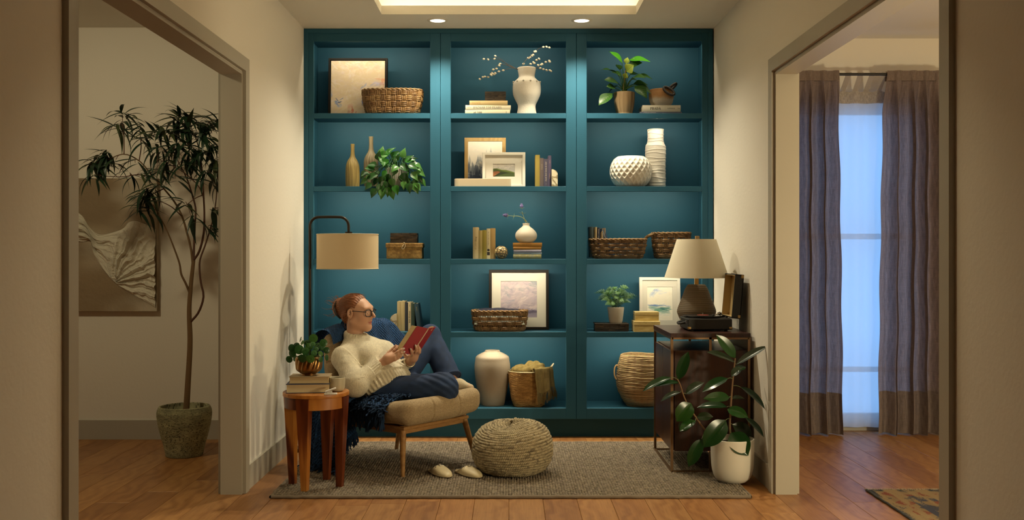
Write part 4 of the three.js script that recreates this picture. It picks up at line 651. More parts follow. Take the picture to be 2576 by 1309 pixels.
// --- fourth row right: fern on a bark box, two bone boxes, white frame
{
  const z = -0.10, w = len(85, z), h = len(19, z), D = 0.14, t = thing('bark_box', 'low dark bark-covered box under the small fern on the fourth right shelf', 'box', [shelfX(1536.5, z), shelfTop[3] + 0.001, z]);
  mesh('body', metreUV(box(w - 0.01, h - 0.004, D, 0, h / 2 - 0.002, 0), 0.2), std(C(0.09, 0.035, 0.02), 0.5), t);
  reseed(14); for (let r = 0; r < 4; r++) { let x = -w / 2; while (x < w / 2 - 0.01) { const l = Math.min(rr(0.03, 0.08), w / 2 - x); mesh('bark_strip', metreUV(move(cbox(l - 0.001, h / 4.6 - 0.0006, 0.005 + rr(0, 0.003), 0.0005), x + l / 2, 0.004 + h * 0.92 * (r + 0.5) / 4, D / 2), 0.2, rnd(), rnd()), barkMat, t); x += l; } }
  mesh('top_board', metreUV(rbox(w, 0.004, D + 0.008, 0.001, 0, h, 0), 0.2), barkMat, t);
  const y = shelfTop[3] + 0.001 + h + 0.002, [pot, H, T] = turned('flower_pot', 'small white cement pot with the fern on the fourth right shelf', 'pot', 1549, 3, z, [[21, 773.5], [20.5, 778], [17, 806], [15.5, 811]], std(C(0.60, 0.56, 0.49), 0.8, { bumpMap: woolBump, bumpScale: 0.001 }), { base: y, sharp: true, depth: 0.3 });
  potSoil(pot, 0.045, H * 0.85);
  const f = thing('fern', 'small green fern with arching fronds in the white cement pot', 'plant', [pot.position.x, y + H * 0.88, z]);
  const P = (px, py, dz) => at(px, py, z + dz).sub(f.position), g1 = leafMat(0.028, 0.095, 0.022, 0.45), g2 = leafMat(0.055, 0.145, 0.03, 0.45);
  reseed(61);
  const tips = [[1494, 738, 0.02], [1505, 748, 0.06], [1518, 740, 0.03], [1512, 757, 0.09], [1526, 730, 0], [1538, 734, 0.05], [1545, 728, -0.02], [1556, 740, 0.06], [1568, 734, 0], [1583, 726, 0.02], [1580, 738, 0.05], [1592, 748, 0.05], [1606, 747, 0.02], [1588, 762, 0.09], [1570, 760, 0.11], [1540, 768, 0.11], [1522, 768, 0.1], [1530, 742, -0.05], [1572, 742, -0.05], [1552, 752, 0.08], [1598, 752, -0.03], [1500, 754, -0.03]];
  for (const [px, py, dz] of tips) {
    const tip = P(px, py, dz), mid = V(tip.x * 0.5, Math.max(tip.y, 0.03) * 0.95 + 0.015, tip.z * 0.5), c = new THREE.CatmullRomCurve3([V(tip.x * 0.06, -0.005, tip.z * 0.06), mid, tip]), list = [taper([V(tip.x * 0.06, -0.005, tip.z * 0.06), mid, tip], [0.0012, 0.001, 0.0006], 10, 4)], n = 15;
    for (let i = 3; i < n; i++) { const u = i / n, p = c.getPoint(u), d = c.getTangent(u), L = 0.017 * Math.sin(Math.PI * Math.min(1, u * 0.9 + 0.12)) + 0.004; for (const s of [-1, 1]) { const side = new THREE.Vector3().crossVectors(d, V(0, 0.4, 1)).normalize().multiplyScalar(s).addScaledVector(d, 0.55).add(V(0, rr(-0.25, 0.05), rr(-.2, .3))); list.push(leafTo(leaf(L, L * 0.42, { droop: 0.4, fold: 0.2, pts: [0.4, 1, 0.8, 0.1], nu: 2, nv: 3 }), p, side, V(0, 0.7, 0.7))); } }
    mesh('frond', merge(list), rnd() < 0.5 ? g1 : g2, f);
  }
  // bone boxes
  const boneMap = tex(128, 128, (u, v) => { const k = fbm(u * 4, v * 30, 131, 3, 4, 30); return mix3([0.80, 0.70, 0.48], [0.97, 0.92, 0.76], k * 1.2); });
  const bone = std(C(0.76, 0.70, 0.50), 0.35, { map: boneMap });
  const lidBox = (label, px, py0, py1, base, zz, D) => { const w2 = len(px[1] - px[0], zz), h2 = len(py1 - py0, zz), o = thing('bone_box', label, 'box', [shelfX((px[0] + px[1]) / 2, zz), base, zz], 0, 'cream bone boxes'); mesh('body', metreUV(rbox(w2 - 0.002, h2 * 0.62, D - 0.002, 0.0015, 0, h2 * 0.31, 0), 0.15), bone, o); const lid = mesh('lid', metreUV(rbox(w2, h2 * 0.37, D, 0.002, 0, h2 * 0.815, 0), 0.15), bone, o); const n = Math.round(w2 / 0.03); for (let i = 0; i < n; i++) mesh('inlay_strip', metreUV(move(cbox(w2 / n - 0.0012, h2 * 0.33, 0.002, 0.0005), -w2 / 2 + w2 / n * (i + 0.5), h2 * 0.815, D / 2), 0.15, i * 0.37, 0), bone, lid); return base + h2; };
  let yb = shelfTop[3]; yb = lidBox('larger cream bone box at the bottom of the pair on the fourth right shelf', [1591.5, 1657], 804, 831, yb, -0.07, 0.14); lidBox('smaller cream bone box on top of the larger one on the fourth right shelf', [1595, 1655], 781, 804, yb, -0.075, 0.11);
}
picture('framed_print', 'watercolour sea print in a white frame behind the table lamp', [1609, 1711], 699, 3, -0.23, { bar: 7, depth: 0.02, frameMat: whiteFrame, mat: 1, artBox: [12, 12, 17, 16], lean: 0.07, art: canvasTex(300, 400, (c, w, h) => {
  c.fillStyle = '#e2dccd'; c.fillRect(0, 0, w, h);
  strokes(c, 60, w, h, ['#e6e0d2', '#ddd6c6'], 50, 20, 0.2, 0.4, 81);
  blobs(c, [[90, 60, 60, 34, -0.6, '#8fa3c8', 0.45], [60, 100, 30, 40, 0.3, '#b9c6dc', 0.4], [130, 50, 70, 16, 0.1, '#9fb0d2', 0.4], [180, 80, 60, 14, -0.1, '#b8c4da', 0.4], [100, 40, 26, 12, 0, '#6f86bd', 0.5], [150, 255, 130, 46, 0.05, '#5f8f86', 0.65], [170, 280, 110, 34, 0.05, '#3f7a76', 0.55], [80, 235, 60, 24, -0.1, '#8fb0b8', 0.5], [210, 262, 70, 22, 0.1, '#2f6a6c', 0.5], [120, 222, 100, 9, 0.02, '#3a5fae', 0.75], [230, 228, 50, 8, 0.1, '#4c74b4', 0.6], [160, 310, 100, 16, -0.05, '#9fbdae', 0.5], [200, 335, 70, 9, 0, '#b6c8c8', 0.5], [120, 270, 50, 16, 0.2, '#7ba98c', 0.6]]);
}) });
// --- bottom row: floor vase, tapered basket with throw, round basket
turned('floor_vase', 'large matte taupe vase with sloped shoulders in the bottom centre compartment', 'vase', 1238.5, 4, -0.16, [[18.5, 882], [19, 884.5], [30, 890], [41, 897.5], [43.2, 908], [45, 922], [44.2, 940], [41, 964], [35.5, 994], [31, 1014], [29, 1018]], std(C(0.36, 0.30, 0.235), 0.6, { map: tex(256, 256, (u, v) => { const k = 0.86 + 0.14 * fbm(u * 5, v * 7, 141, 4, 5, 7); return [k, k * 0.99, k * 0.97]; }), bumpMap: woolBump, bumpScale: 0.0006 }), { depth: 0.4, n: 90, seg: 72 });
{
  const z = -0.13, T = (CAM - z) / CAM / PX, y0 = shelfTop[4], t = thing('tapered_basket', 'tapered woven basket with loop handles holding the olive throw in the bottom centre compartment', 'basket', [shelfX(1329, z), y0, z]);
  const H = EYE - (933 - 640) * T - y0, r1 = 52 * T, r0 = 40 * T;
  const g = surf(96, 60, (u, v) => { const a = u * 6.2832, R = lerp(r0, r1, Math.pow(v, 0.8)) * (1 - 0.12 * Math.pow(1 - v, 8)), n = lerp(5, 2.2, v), c = Math.cos(a), s = Math.sin(a), k = Math.pow(Math.pow(Math.abs(c), n) + Math.pow(Math.abs(s), n), -1 / n), w = 0.0012 * Math.sin(a * 70 + (Math.floor(v * 38) & 1) * Math.PI) + 0.0008 * Math.sin(v * 38 * 6.28); return V(-c * k * R + w * -c, v * H, s * k * R * 0.86 + w * s); }, [4, 3]);
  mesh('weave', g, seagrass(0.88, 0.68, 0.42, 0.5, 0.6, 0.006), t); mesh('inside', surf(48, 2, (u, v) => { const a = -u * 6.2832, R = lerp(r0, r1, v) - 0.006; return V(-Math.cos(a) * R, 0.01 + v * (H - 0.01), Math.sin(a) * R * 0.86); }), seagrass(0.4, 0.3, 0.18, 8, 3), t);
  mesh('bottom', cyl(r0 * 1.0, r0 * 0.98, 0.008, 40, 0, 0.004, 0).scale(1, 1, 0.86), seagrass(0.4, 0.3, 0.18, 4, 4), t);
  mesh('rim', tube(Array.from({ length: 40 }, (_, i) => V(Math.cos(i / 40 * 6.2832) * r1, H, Math.sin(i / 40 * 6.2832) * r1 * 0.86)), 0.004, 80, 6, true), std(C(0.5, 0.44, 0.26), 0.6), t);
  const hm = std(C(0.56, 0.47, 0.33), 0.7, { bumpMap: cordMap, bumpScale: 0.002 });
  for (const s of [-1, 1]) mesh('handle', tube([V(s * r1 * 0.98, H * 0.93, -0.03), V(s * (r1 + 0.008), H + 0.012, -0.028), V(s * (r1 + 0.026), H + 0.040, -0.018), V(s * (r1 + 0.032), H + 0.046, 0), V(s * (r1 + 0.026), H + 0.040, 0.018), V(s * (r1 + 0.008), H + 0.012, 0.028), V(s * r1 * 0.98, H * 0.93, 0.03)], 0.0048, 30, 7), hm, t);
  // olive throw: a rolled heap in the basket and a tail over the front right rim
  const olive = std(C(0.30, 0.215, 0.065), 0.95, { bumpMap: rep(weaveBump, 5), bumpScale: 0.003, map: weaveTone });
  const th = thing('olive_throw', 'olive fringed throw hanging over the front of the tapered basket', 'throw', [t.position.x, y0 + H * 0.6, z]);
  const hy = H * 0.4;
  oliveHeap = [th, olive, hy, r1];
  const W0 = V(0.005, hy + 0.012, r1 * 0.80), drape = (u, v) => { const a = lerp(1.35, 0.10, u), rr0 = r1 * (1.0 + 0.07 * smooth(0, 0.3, v)), over = smooth(0, 0.22, v), y = hy + 0.030 * (1 - Math.pow(Math.abs(v * 4.5 - 0.9), 2) * 0.6) * (v < 0.42 ? 1 : 0) - (v > 0.2 ? (v - 0.2) * lerp(0.155, 0.135, u) * (1 + 0.12 * Math.sin(u * 7)) : 0), k = lerp(0.72, 1.03, over) + 0.055 * Math.sin(u * 13 + v * 2) * over; return V(Math.cos(a) * rr0 * k + 0.02 * v, v > 0.42 ? y : Math.max(y, hy + 0.004 + 0.02 * (1 - over)), Math.sin(a) * rr0 * 0.88 * k + 0.012 * over); };
  mesh('tail', metreUV(merge([surf(40, 30, drape), surf(40, 30, (u, v) => drape(1 - u, v).multiplyScalar(0.985))]), 0.3), olive, th);
  reseed(19); const fr = []; for (let i = 0; i < 74; i++) { const u = rr(0, 1), p = drape(u, 1), l = rr(0.05, 0.085), q = V(p.x + rr(-.012, .012), p.y - l, p.z + rr(-0.004, 0.008)); fr.push(tube([p.clone().add(V(0, 0.004, 0)), V((p.x + q.x) / 2 + rr(-.006, .006), p.y - l * 0.5, p.z + rr(0, 0.008)), q], 0.0015, 8, 4)); }
  const fm = mesh('fringe', merge(fr), olive, th); fm.userData.kind = 'stuff';
  // round basket of wrapped strands
  const zr = -0.15, Tr = (CAM - zr) / CAM / PX, rb = thing('round_basket', 'big round straw basket with ring handles half hidden behind the cabinet', 'basket', [shelfX(1613, zr), y0, zr]);
  const HH = EYE - (893 - 640) * Tr - y0, straw = [std(C(0.58, 0.41, 0.22), 0.7, { map: rep(cordMap, 20, 1) }), std(C(0.66, 0.50, 0.30), 0.7, { map: rep(cordMap, 20, 1) })];
  const prof = new THREE.CatmullRomCurve3([V(36 * Tr, 0.004, 0), V(48 * Tr, HH * 0.14, 0), V(59 * Tr, HH * 0.34, 0), V(61.5 * Tr, HH * 0.52, 0), V(59 * Tr, HH * 0.72, 0), V(54 * Tr, HH * 0.9, 0), V(50 * Tr, HH, 0)]);
  reseed(37); const sets = [[], []]; for (let i = 0; i < 46; i++) { const p = prof.getPoint(i / 45), pts = []; const ph = rr(0, 6), am = rr(0.001, 0.0032); for (let k = 0; k < 28; k++) { const a = k / 28 * 6.2832, R = p.x + rr(-0.0012, 0.0018); pts.push(V(Math.cos(a) * R, p.y + am * Math.sin(a * 3 + ph) + rr(-0.001, 0.001), Math.sin(a) * R)); } sets[i & 1].push(tube(pts, rr(0.0042, 0.0056), 84, 5, true)); }
  mesh('coils', merge(sets[0]), straw[0], rb); mesh('coils', merge(sets[1]), straw[1], rb);
  mesh('bottom', cyl(36 * Tr, 36 * Tr, 0.006, 32, 0, 0.004, 0), straw[0], rb); mesh('lining', lathe(prof.getPoints(20).map((p) => [p.x - 0.004, p.y]), 40), straw[0], rb);
  for (const [cx, cy] of [[-61 * Tr, HH * 0.66]]) mesh('ring_handle', tube(Array.from({ length: 18 }, (_, i) => V(cx - 0.002 + Math.cos(i / 18 * 6.2832) * 0.018, cy + Math.sin(i / 18 * 6.2832) * 0.048, 0.02)), 0.0052, 50, 8, true), std(C(0.50, 0.33, 0.15), 0.6), rb);
}

// ---------------------------------------------------------------- rug
const RUG = { x0: -1.18, x1: 1.20, z0: 0.206, z1: 1.62, h: 0.014 };
{
  const w = RUG.x1 - RUG.x0, d = RUG.z1 - RUG.z0, t = thing('wool_rug', 'taupe chunky braided wool rug under the armchair', 'rug', [(RUG.x0 + RUG.x1) / 2, 0, (RUG.z0 + RUG.z1) / 2]);
  const wool = std(C(0.31, 0.25, 0.185), 0.95, { bumpMap: rep(woolBump, 2), bumpScale: 0.002, vertexColors: false, name: 'rug wool' });
  mesh('backing', rbox(w - 0.01, 0.007, d - 0.01, 0.003, 0, 0.0038, 0), std(C(0.20, 0.16, 0.12), 0.95), t);
  // knots of the braid: plump slanted loops laid in rows
  const loop = new THREE.SphereGeometry(1, 8, 6), dx = 0.0142, dz = 0.0105, nx = Math.floor(w / dx), nz = Math.floor(d / dz), im = new THREE.InstancedMesh(loop, wool, nx * nz), m = new THREE.Matrix4(), q = new THREE.Quaternion(), e = new THREE.Euler(), c = new THREE.Color();
  reseed(201); let k = 0;
  for (let j = 0; j < nz; j++) for (let i = 0; i < nx; i++) {
    e.set(rr(-.3, .3), 0.6 * (i & 1 ? 1 : -1) + rr(-.45, .45), rr(-.3, .3)); q.setFromEuler(e);
    const edge = j > nz - 3 || i < 2 || i > nx - 3 || j < 2;
    m.compose(V(-w / 2 + (i + 0.5) * dx + rr(-.002, .002), 0.0085 + rr(-.0015, .0025), -d / 2 + (j + 0.5) * dz + rr(-.002, .002)), q, V(dx * 0.50 * rr(.9, 1.2), (edge ? 0.0085 : 0.0062) * rr(.8, 1.25), dz * 0.85 * rr(.75, 1.3)));
    im.setMatrixAt(k, m); const s = rr(0.66, 1.24); c.setRGB(s, s * rr(.97, 1.02), s * rr(.93, 1.03)); im.setColorAt(k, c); k++;
  }
  im.name = 'braided_loops'; im.userData.kind = 'stuff'; im.castShadow = im.receiveShadow = true; t.add(im);
  // corded edge
  const cordE = std(C(0.25, 0.20, 0.15), 0.95, { bumpMap: rep(woolBump, 6, 1), bumpScale: 0.003 }), ed = (a, b) => { const pts = [], n = Math.round(a.distanceTo(b) / 0.03); for (let i = 0; i <= n; i++) pts.push(a.clone().lerp(b, i / n).add(V(rr(-.0025, .0025), rr(-.0012, .0012), rr(-.0025, .0025)))); return tube(pts, 0.0088, n * 2, 7); };
  const A = V(-w / 2, 0.009, -d / 2), B = V(w / 2, 0.009, -d / 2), Cc = V(w / 2, 0.009, d / 2), D = V(-w / 2, 0.009, d / 2);
  for (const [a, b] of [[A, B], [B, Cc], [Cc, D], [D, A]]) mesh('edge_cord', ed(a, b), cordE, t);
}
const RUGTOP = 0.0145;
// ---------------------------------------------------------------- pouf
{
  const c = onFloor(1289, 1195), T = (CAM - c.z) / CAM / PX, R = 100.5 * T, H = 0.276;
  const t = thing('rope_pouf', 'round beige pouf of coiled braided rope in front of the bookcase', 'pouf', [c.x, RUGTOP - 0.002, c.z]);
  const prof = new THREE.CatmullRomCurve3([V(R * 0.55, 0.008, 0), V(R * 0.80, 0.028, 0), V(R * 0.96, 0.085, 0), V(R * 0.985, 0.14, 0), V(R * 0.91, 0.203, 0), V(R * 0.72, 0.247, 0), V(R * 0.44, 0.268, 0), V(R * 0.05, H, 0)]);
  const rope = std(C(0.60, 0.50, 0.33), 0.95, { map: tex(256, 64, (u, v, x, y) => { const s = Math.sin((u * 40 + v * 2) * Math.PI * 2), n = fbm(u * 30, v * 6, 161, 3, 30, 6), k = 0.78 + 0.08 * s + 0.3 * (n - 0.5), d = smooth(0.66, 0.74, fbm(u * 12, v * 2, 163, 2, 12, 2)); return mix3([k, k * 0.99, k * 0.96], [0.45, 0.43, 0.43], d * 0.55); }), bumpMap: tex(256, 64, (u, v) => 0.5 + 0.35 * Math.sin((u * 40 + v * 2) * Math.PI * 2) + 0.3 * (fbm(u * 40, v * 6, 162, 2, 40, 6) - 0.5), false), bumpScale: 0.0025 });
  reseed(41); const L = prof.getLength(), n = 31, list = [];
  for (let i = 0; i < n; i++) {
    const p = prof.getPointAt((i + 0.5) / n), pts = [], ph = rr(0, 6);
    for (let k = 0; k < 56; k++) { const a = k / 56 * 6.2832, dent = 0.010 * Math.sin(a * 2 + 0.6) * smooth(0, 1, p.y / H), R2 = p.x + 0.0014 * Math.sin(a * 40 + ph * 3) + rr(-.0012, .0012); pts.push(V(Math.cos(a) * R2, p.y * (1 + 0.05 * Math.sin(a * 1 + 2.2)) + dent + rr(-.0009, .0009) + 0.0014 * Math.sin(a * 5 + ph), Math.sin(a) * R2)); }
    const g = tube(pts, L / n * 0.60, 150, 7, true), uv = g.attributes.uv; const o = rnd(); for (let q = 0; q < uv.count; q++) uv.setXY(q, uv.getX(q) * Math.max(1, Math.round(p.x / 0.05)) * 0.9 + o, uv.getY(q)); list.push(g);
  }
  mesh('rope_coils', merge(list), rope, t);
  mesh('stuffing', lathe([[0.001, 0.005], ...prof.getPoints(24).map((p) => [p.x * 0.93, p.y * 0.90]), [0.001, H * 0.90]], 48), std(C(0.42, 0.35, 0.23), 0.95), t);
}
// ---------------------------------------------------------------- slippers
{
  const leather = std(C(0.62, 0.52, 0.33), 0.45), sole = std(C(0.10, 0.07, 0.04), 0.7), lining = std(C(0.46, 0.36, 0.21), 0.7), metal = std(C(0.62, 0.58, 0.5), 0.25, { metalness: 1 });
  const make = (label, heel, toe) => {
    const d = toe.clone().sub(heel), L = 0.215, t = thing('slipper', label, 'slipper', [heel.x, RUGTOP, heel.z], Math.atan2(d.x, d.z), 'backless slippers on the rug');
    const half = (v) => 0.5 * (0.058 + 0.026 * smooth(0.1, 0.6, v)) * Math.sqrt(Math.max(0, 1 - Math.pow(Math.max(0, (v - 0.55) / 0.45), 2.1))) * Math.sqrt(Math.max(0.02, 1 - Math.pow(Math.max(0, 1 - v / 0.14), 2)));
    const outl = []; for (let i = 0; i <= 40; i++) outl.push([half(i / 40), i / 40 * L]); const pts = [...outl, ...outl.slice().reverse().map(([x, y]) => [-x, y])];
    mesh('sole', rot(extrude(pts, 0.005, 0.001), Math.PI / 2).translate(0, 0.0075, 0), sole, t);
    mesh('insole', rot(extrude(pts.map(([x, y]) => [x * 0.97, y]), 0.003, 0.001), Math.PI / 2).translate(0, 0.012, 0), lining, t);
    // low side walls and vamp
    const topH = (v) => v < 0.42 ? 0.010 + 0.012 * smooth(0.1, 0.42, v) : 0.046 - 0.026 * Math.pow((v - 0.42) / 0.58, 1.1);
    mesh('vamp', surf(28, 26, (u, q) => { const v = lerp(0.46 - 0.08 * Math.pow(Math.abs(u * 2 - 1), 3) * (1 - q), 0.999, q), a = (u * 2 - 1) * Math.PI / 2, w = half(v) + 0.002, h = topH(v) * Math.pow(1 - Math.pow(q, 6), 0.5); const s = Math.sin(a), c = Math.pow(Math.max(0, Math.cos(a)), 0.6); return V(s * w * (1 + 0.04 * c), 0.007 + c * h, v * L + 0.002); }), leather, t);
    for (const s of [-1, 1]) mesh('side_wall', surf(14, 3, (u, v) => { const q = 0.02 + u * 0.44; return V(s * (half(q) + 0.001), 0.006 + v * (0.006 + 0.026 * smooth(0.12, 0.46, q)), q * L); }), leather, t);
    const seam = []; for (let i = 0; i <= 20; i++) { const a = (i / 20 * 2 - 1); const v = 0.9 - 0.44 * Math.pow(Math.abs(a), 2.4); const w = half(v) * 0.78; seam.push(V(Math.sign(a) * Math.pow(Math.abs(a), 0.7) * w, 0.0085 + topH(v) * Math.pow(1 - 0.55, 0.42), v * L)); }
    mesh('toe_seam', tube(seam, 0.0016, 40, 5), lining, t);
    const bit = []; const by2 = topH(0.55) + 0.012; for (const [x, r] of [[-0.018, 0.0095], [0, 0.007], [0.018, 0.0095]]) bit.push(rot(new THREE.TorusGeometry(r, 0.0021, 6, 18), -1.15).translate(x, by2 - Math.abs(x) * 0.55, 0.53 * L)); mesh('metal_bit', merge(bit), metal, t);
  };
  make('cream backless slipper with a metal bit, the left one beside the pouf', onFloor(1083, 1192), onFloor(1143, 1216));
  make('cream backless slipper with a metal bit, the right one touching the pouf', onFloor(1150, 1194), onFloor(1222, 1216));
}
// ---------------------------------------------------------------- stool with its things
const sheesham = (s) => std(C(0.82, 0.68, 0.52), 0.38, { map: tex(256, 512, (u, v) => { const w = fbm(u * 2.4, v * 1.2, s, 3), band = fbm(u * 1.5 + w, v * 0.5, s + 3, 2), k = Math.sin((u * 9 + w * 8) * Math.PI * 2) * 0.5 + 0.5, f = fbm(u * 80, v * 4, s + 5, 2); const red = mix3([0.48, 0.25, 0.12], [0.31, 0.13, 0.065], clamp(k * 0.8 + 0.5 * (f - 0.5))), pale = mix3([0.80, 0.58, 0.30], [0.66, 0.42, 0.18], clamp(k * 0.5 + 0.6 * (f - 0.4))); return mix3(red, pale, smooth(0.50, 0.56, band + 0.04 * (f - 0.5))); }), name: 'rosewood' });
{
  const c = V(-1.0, RUGTOP, 1.39), t = thing('round_stool', 'round rosewood stool table with four tapered legs beside the armchair', 'side table', c, 0), R = 0.170, TOP = 0.503 - RUGTOP;
  const woods = [sheesham(301), sheesham(305), sheesham(309), sheesham(313)];
  mesh('top', metreUV(lathe([[0.0001, TOP], [R - 0.003, TOP], [R, TOP - 0.003], [R, TOP - 0.019], [R - 0.004, TOP - 0.021], [0.0001, TOP - 0.021]].reverse(), 64), 0.8, 0.5, 0.5), woods[1], t);
  const legA = 14 * Math.PI / 180;
  for (let i = 0; i < 4; i++) {
    const a = legA + i * Math.PI / 2;
    // curved apron segment between two legs
    const n = 14, a0 = a + 0.20, a1 = a + Math.PI / 2 - 0.20, g = [];
    const ring = (r, y, flip) => surf(n, 1, (u, v) => { const q = flip ? lerp(a1, a0, u) : lerp(a0, a1, u); return V(Math.cos(q) * r, y + v * 0.058, Math.sin(q) * r); });
    const apron = merge([ring(R - 0.008, TOP - 0.079, true), ring(R - 0.028, TOP - 0.079, false), surf(n, 1, (u, v) => { const q = lerp(a0, a1, u); return V(Math.cos(q) * (R - 0.028 + v * 0.02), TOP - 0.079, Math.sin(q) * (R - 0.028 + v * 0.02)); })]);
    mesh('apron', metreUV(apron, 0.8, 0.5, i * 0.2 + 0.1), woods[(i + 2) % 4], t);
    // wedge leg: wide at the top, narrow at the foot, outer face on the rim
    const leg = (w0, w1, d0, d1) => { const p = [], top = TOP - 0.0215; for (const [y, w, d, r] of [[0, w1, d1, R - 0.022], [top, w0, d0, R - 0.002]]) for (const [sx, sr] of [[-1, 0], [1, 0], [1, 1], [-1, 1]]) p.push(V(sx * w / 2, y, r - sr * d)); const f = [[0, 1, 2, 3], [7, 6, 5, 4], [0, 4, 5, 1], [1, 5, 6, 2], [2, 6, 7, 3], [3, 7, 4, 0]], pos = []; for (const [q, b, e, h] of f) for (const k of [q, b, e, q, e, h]) pos.push(p[k].x, p[k].y, p[k].z); const g2 = new THREE.BufferGeometry(); g2.setAttribute('position', new THREE.Float32BufferAttribute(pos, 3)); g2.computeVertexNormals(); return g2; };
    const lg = metreUV(leg(0.070, 0.030, 0.052, 0.032), 0.8, 0.3 + i * 0.12, 0.2); lg.rotateY(Math.PI / 2 - a); mesh('leg', lg, woods[i], t);
  }
  const y0 = 0.503, zc = 1.39, T = (CAM - 1.44) / CAM / PX;
  // two books with their fore edges towards the room
  const navyCover = C(0.035, 0.045, 0.09), tanCover = C(0.30, 0.22, 0.12);
  const edgeBook = (label, x, y, z, w, h, d, col, turn, pg) => {
    const b = thing('book', label, 'book', [x, y, z], turn, 'books on the stool'), m = std(col, 0.7, { bumpMap: clothBump, bumpScale: 0.0004 });
    const c1 = cbox(w, 0.003, d, 0.0008), c2 = c1.clone(); c1.translate(0, 0.0015, 0); c2.translate(0, h - 0.0015, 0); mesh('cover', merge([c1, c2]), m, b); mesh('spine', box(w, h, 0.003, 0, h / 2, -d / 2 + 0.0015), m, b);
    const pgs = metreUV(surf(2, 6, (u, v) => { const q = v * 2 - 1; return V((u - 0.5) * (w - 0.008), 0.003 + v * (h - 0.006), d / 2 - 0.004 - 0.003 * (1 - q * q)); }), 0.05); const body = metreUV(box(w - 0.008, h - 0.006, d - 0.012, 0, h / 2, -0.003), 0.05); mesh('pages', merge([pgs, body]), pg, b);
  };
  const pageA = std(C(0.70, 0.53, 0.30), 0.9, { map: paper.map }), pageB = std(C(0.78, 0.64, 0.40), 0.9, { map: paper.map });
  const bxm = (px) => (px - 1280) * T;
  edgeBook('thick book with navy cover lying lower on the stool', bxm(774), y0, 1.40, len(108, 1.44), 0.046, 0.15, navyCover, 0.10, pageB);
  edgeBook('tan-covered book lying on the navy book on the stool', bxm(777), y0 + 0.0465, 1.39, len(100, 1.44), 0.036, 0.14, tanCover, 0.06, pageA);
  const yp = y0 + 0.083;
  // brass swirl pot
  const zp = 1.39, Tp = (CAM - zp) / CAM / PX, pot = thing('brass_pot', 'brass pot with swirled flutes on the books on the stool', 'pot', [(777 - 1280) * Tp, yp, zp]);
  const PH = 0.096, pp = curveProf([[0.038, 0], [0.036, 0.006], [0.046, 0.012], [0.060, 0.030], [0.065, 0.055], [0.0645, 0.08], [0.063, PH]], 40), full = [[0.0005, 0.001], ...pp, [0.060, PH], [0.060, PH - 0.02]];
  const pg = lathe(full, 120), q = pg.attributes.position; for (let i = 0; i < q.count; i++) { const x = q.getX(i), y = q.getY(i), z = q.getZ(i), r = Math.hypot(x, z); if (r < 0.02) continue; const a = Math.atan2(z, x), s = 0.0058 * Math.pow(Math.abs(Math.sin(a * 7 + y * 34)), 0.8) * smooth(0.008, 0.03, y) * smooth(PH + 0.001, PH - 0.012, y); q.setX(i, x * (1 + s / r)); q.setZ(i, z * (1 + s / r)); } pg.computeVertexNormals();
  mesh('body', pg, std(C(0.30, 0.165, 0.06), 0.3, { metalness: 1 }), pot); potSoil(pot, 0.0595, PH - 0.02);
  // round-leaved pilea
  const pl = thing('pilea_plant', 'plant with round coin-shaped leaves in the brass pot', 'plant', [pot.position.x, yp + PH - 0.015, zp]);
  const gm = [leafMat(0.035, 0.115, 0.03, 0.3), leafMat(0.022, 0.075, 0.022, 0.3), leafMat(0.06, 0.16, 0.035, 0.3)], P = (px, py, dz) => at(px, py, zp + dz).sub(pl.position);
  const disc = (r, cup) => surf(16, 4, (u, v) => { const a = u * 6.2832, R = v * r; return V(Math.cos(a) * R, Math.sin(a) * R, -cup * Math.pow(v, 2) * r + (v < 0.01 ? -0.12 * r : 0)); });
  const leaves = [[788, 852, 11.5, .1, .1, 1, 2, 0], [733, 876, 10, -.3, .1, 1, 1, .04], [752, 880, 12, -.1, .1, 1, 0, .06], [727, 905, 9, -.2, -.2, 1, 1, .05], [755, 854, 7, -.9, .3, .4, 0, -.02], [760, 862, 6.5, -.6, .5, .6, 2, 0], [778, 872, 10, .1, .4, .9, 2, 0], [768, 884, 10, 0, .3, 1, 0, .07], [814, 863, 10, .3, .2, 1, 0, 0], [800, 870, 9, .2, .5, .8, 1, -.03], [822, 882, 8.5, .4, .1, 1, 1, .05], [781, 904, 10.5, .1, -.2, 1, 2, .09], [760, 903, 11, -.1, -.3, 1, 1, .09], [735, 890, 10.5, -.3, -.1, .9, 0, .02], [823, 900, 8, .9, .1, .4, 1, .03], [807, 890, 7, .6, .3, .7, 2, .06], [745, 870, 9, -.2, .4, .8, 1, -.04], [790, 888, 8, .2, .5, .8, 0, .08], [771, 862, 8, -.1, .5, .8, 1, -.05], [808, 905, 7.5, .8, 0, .6, 0, .05], [795, 878, 7, .1, .6, .6, 0, .03], [742, 902, 8, -.5, .2, .8, 0, -.03], [812, 876, 8, .3, .5, .7, 1, -.04], [786, 866, 8, 0, .6, .7, 0, .04]];
  for (const [px, py, r, nx, ny, nz, mi, dz] of leaves) { const c2 = P(px, py, dz), g = disc(r * Tp, 0.16); g.applyQuaternion(new THREE.Quaternion().setFromUnitVectors(V(0, 0, 1), V(nx, ny, nz).normalize())); g.translate(c2.x, c2.y, c2.z); const lf = mesh('leaf', g, gm[mi], pl); mesh('stalk', taper([V(c2.x * 0.12, -0.005, c2.z * 0.12), V(c2.x * 0.6, Math.max(0.02, c2.y * 0.75 + 0.012), c2.z * 0.5), c2.clone().add(V(-nx * 0.003, -ny * 0.003, -0.002))], [0.0017, 0.0013, 0.001], 10, 5), gm[2], lf); }
  // mug without handle in view, small white clip
  const zm = 1.40, Tm = (CAM - zm) / CAM / PX, mug = thing('ceramic_mug', 'pale celadon ceramic cup on the stool', 'cup', [(848 - 1280) * Tm, y0, zm]), mr = 20.3 * Tm, mh = 0.073;
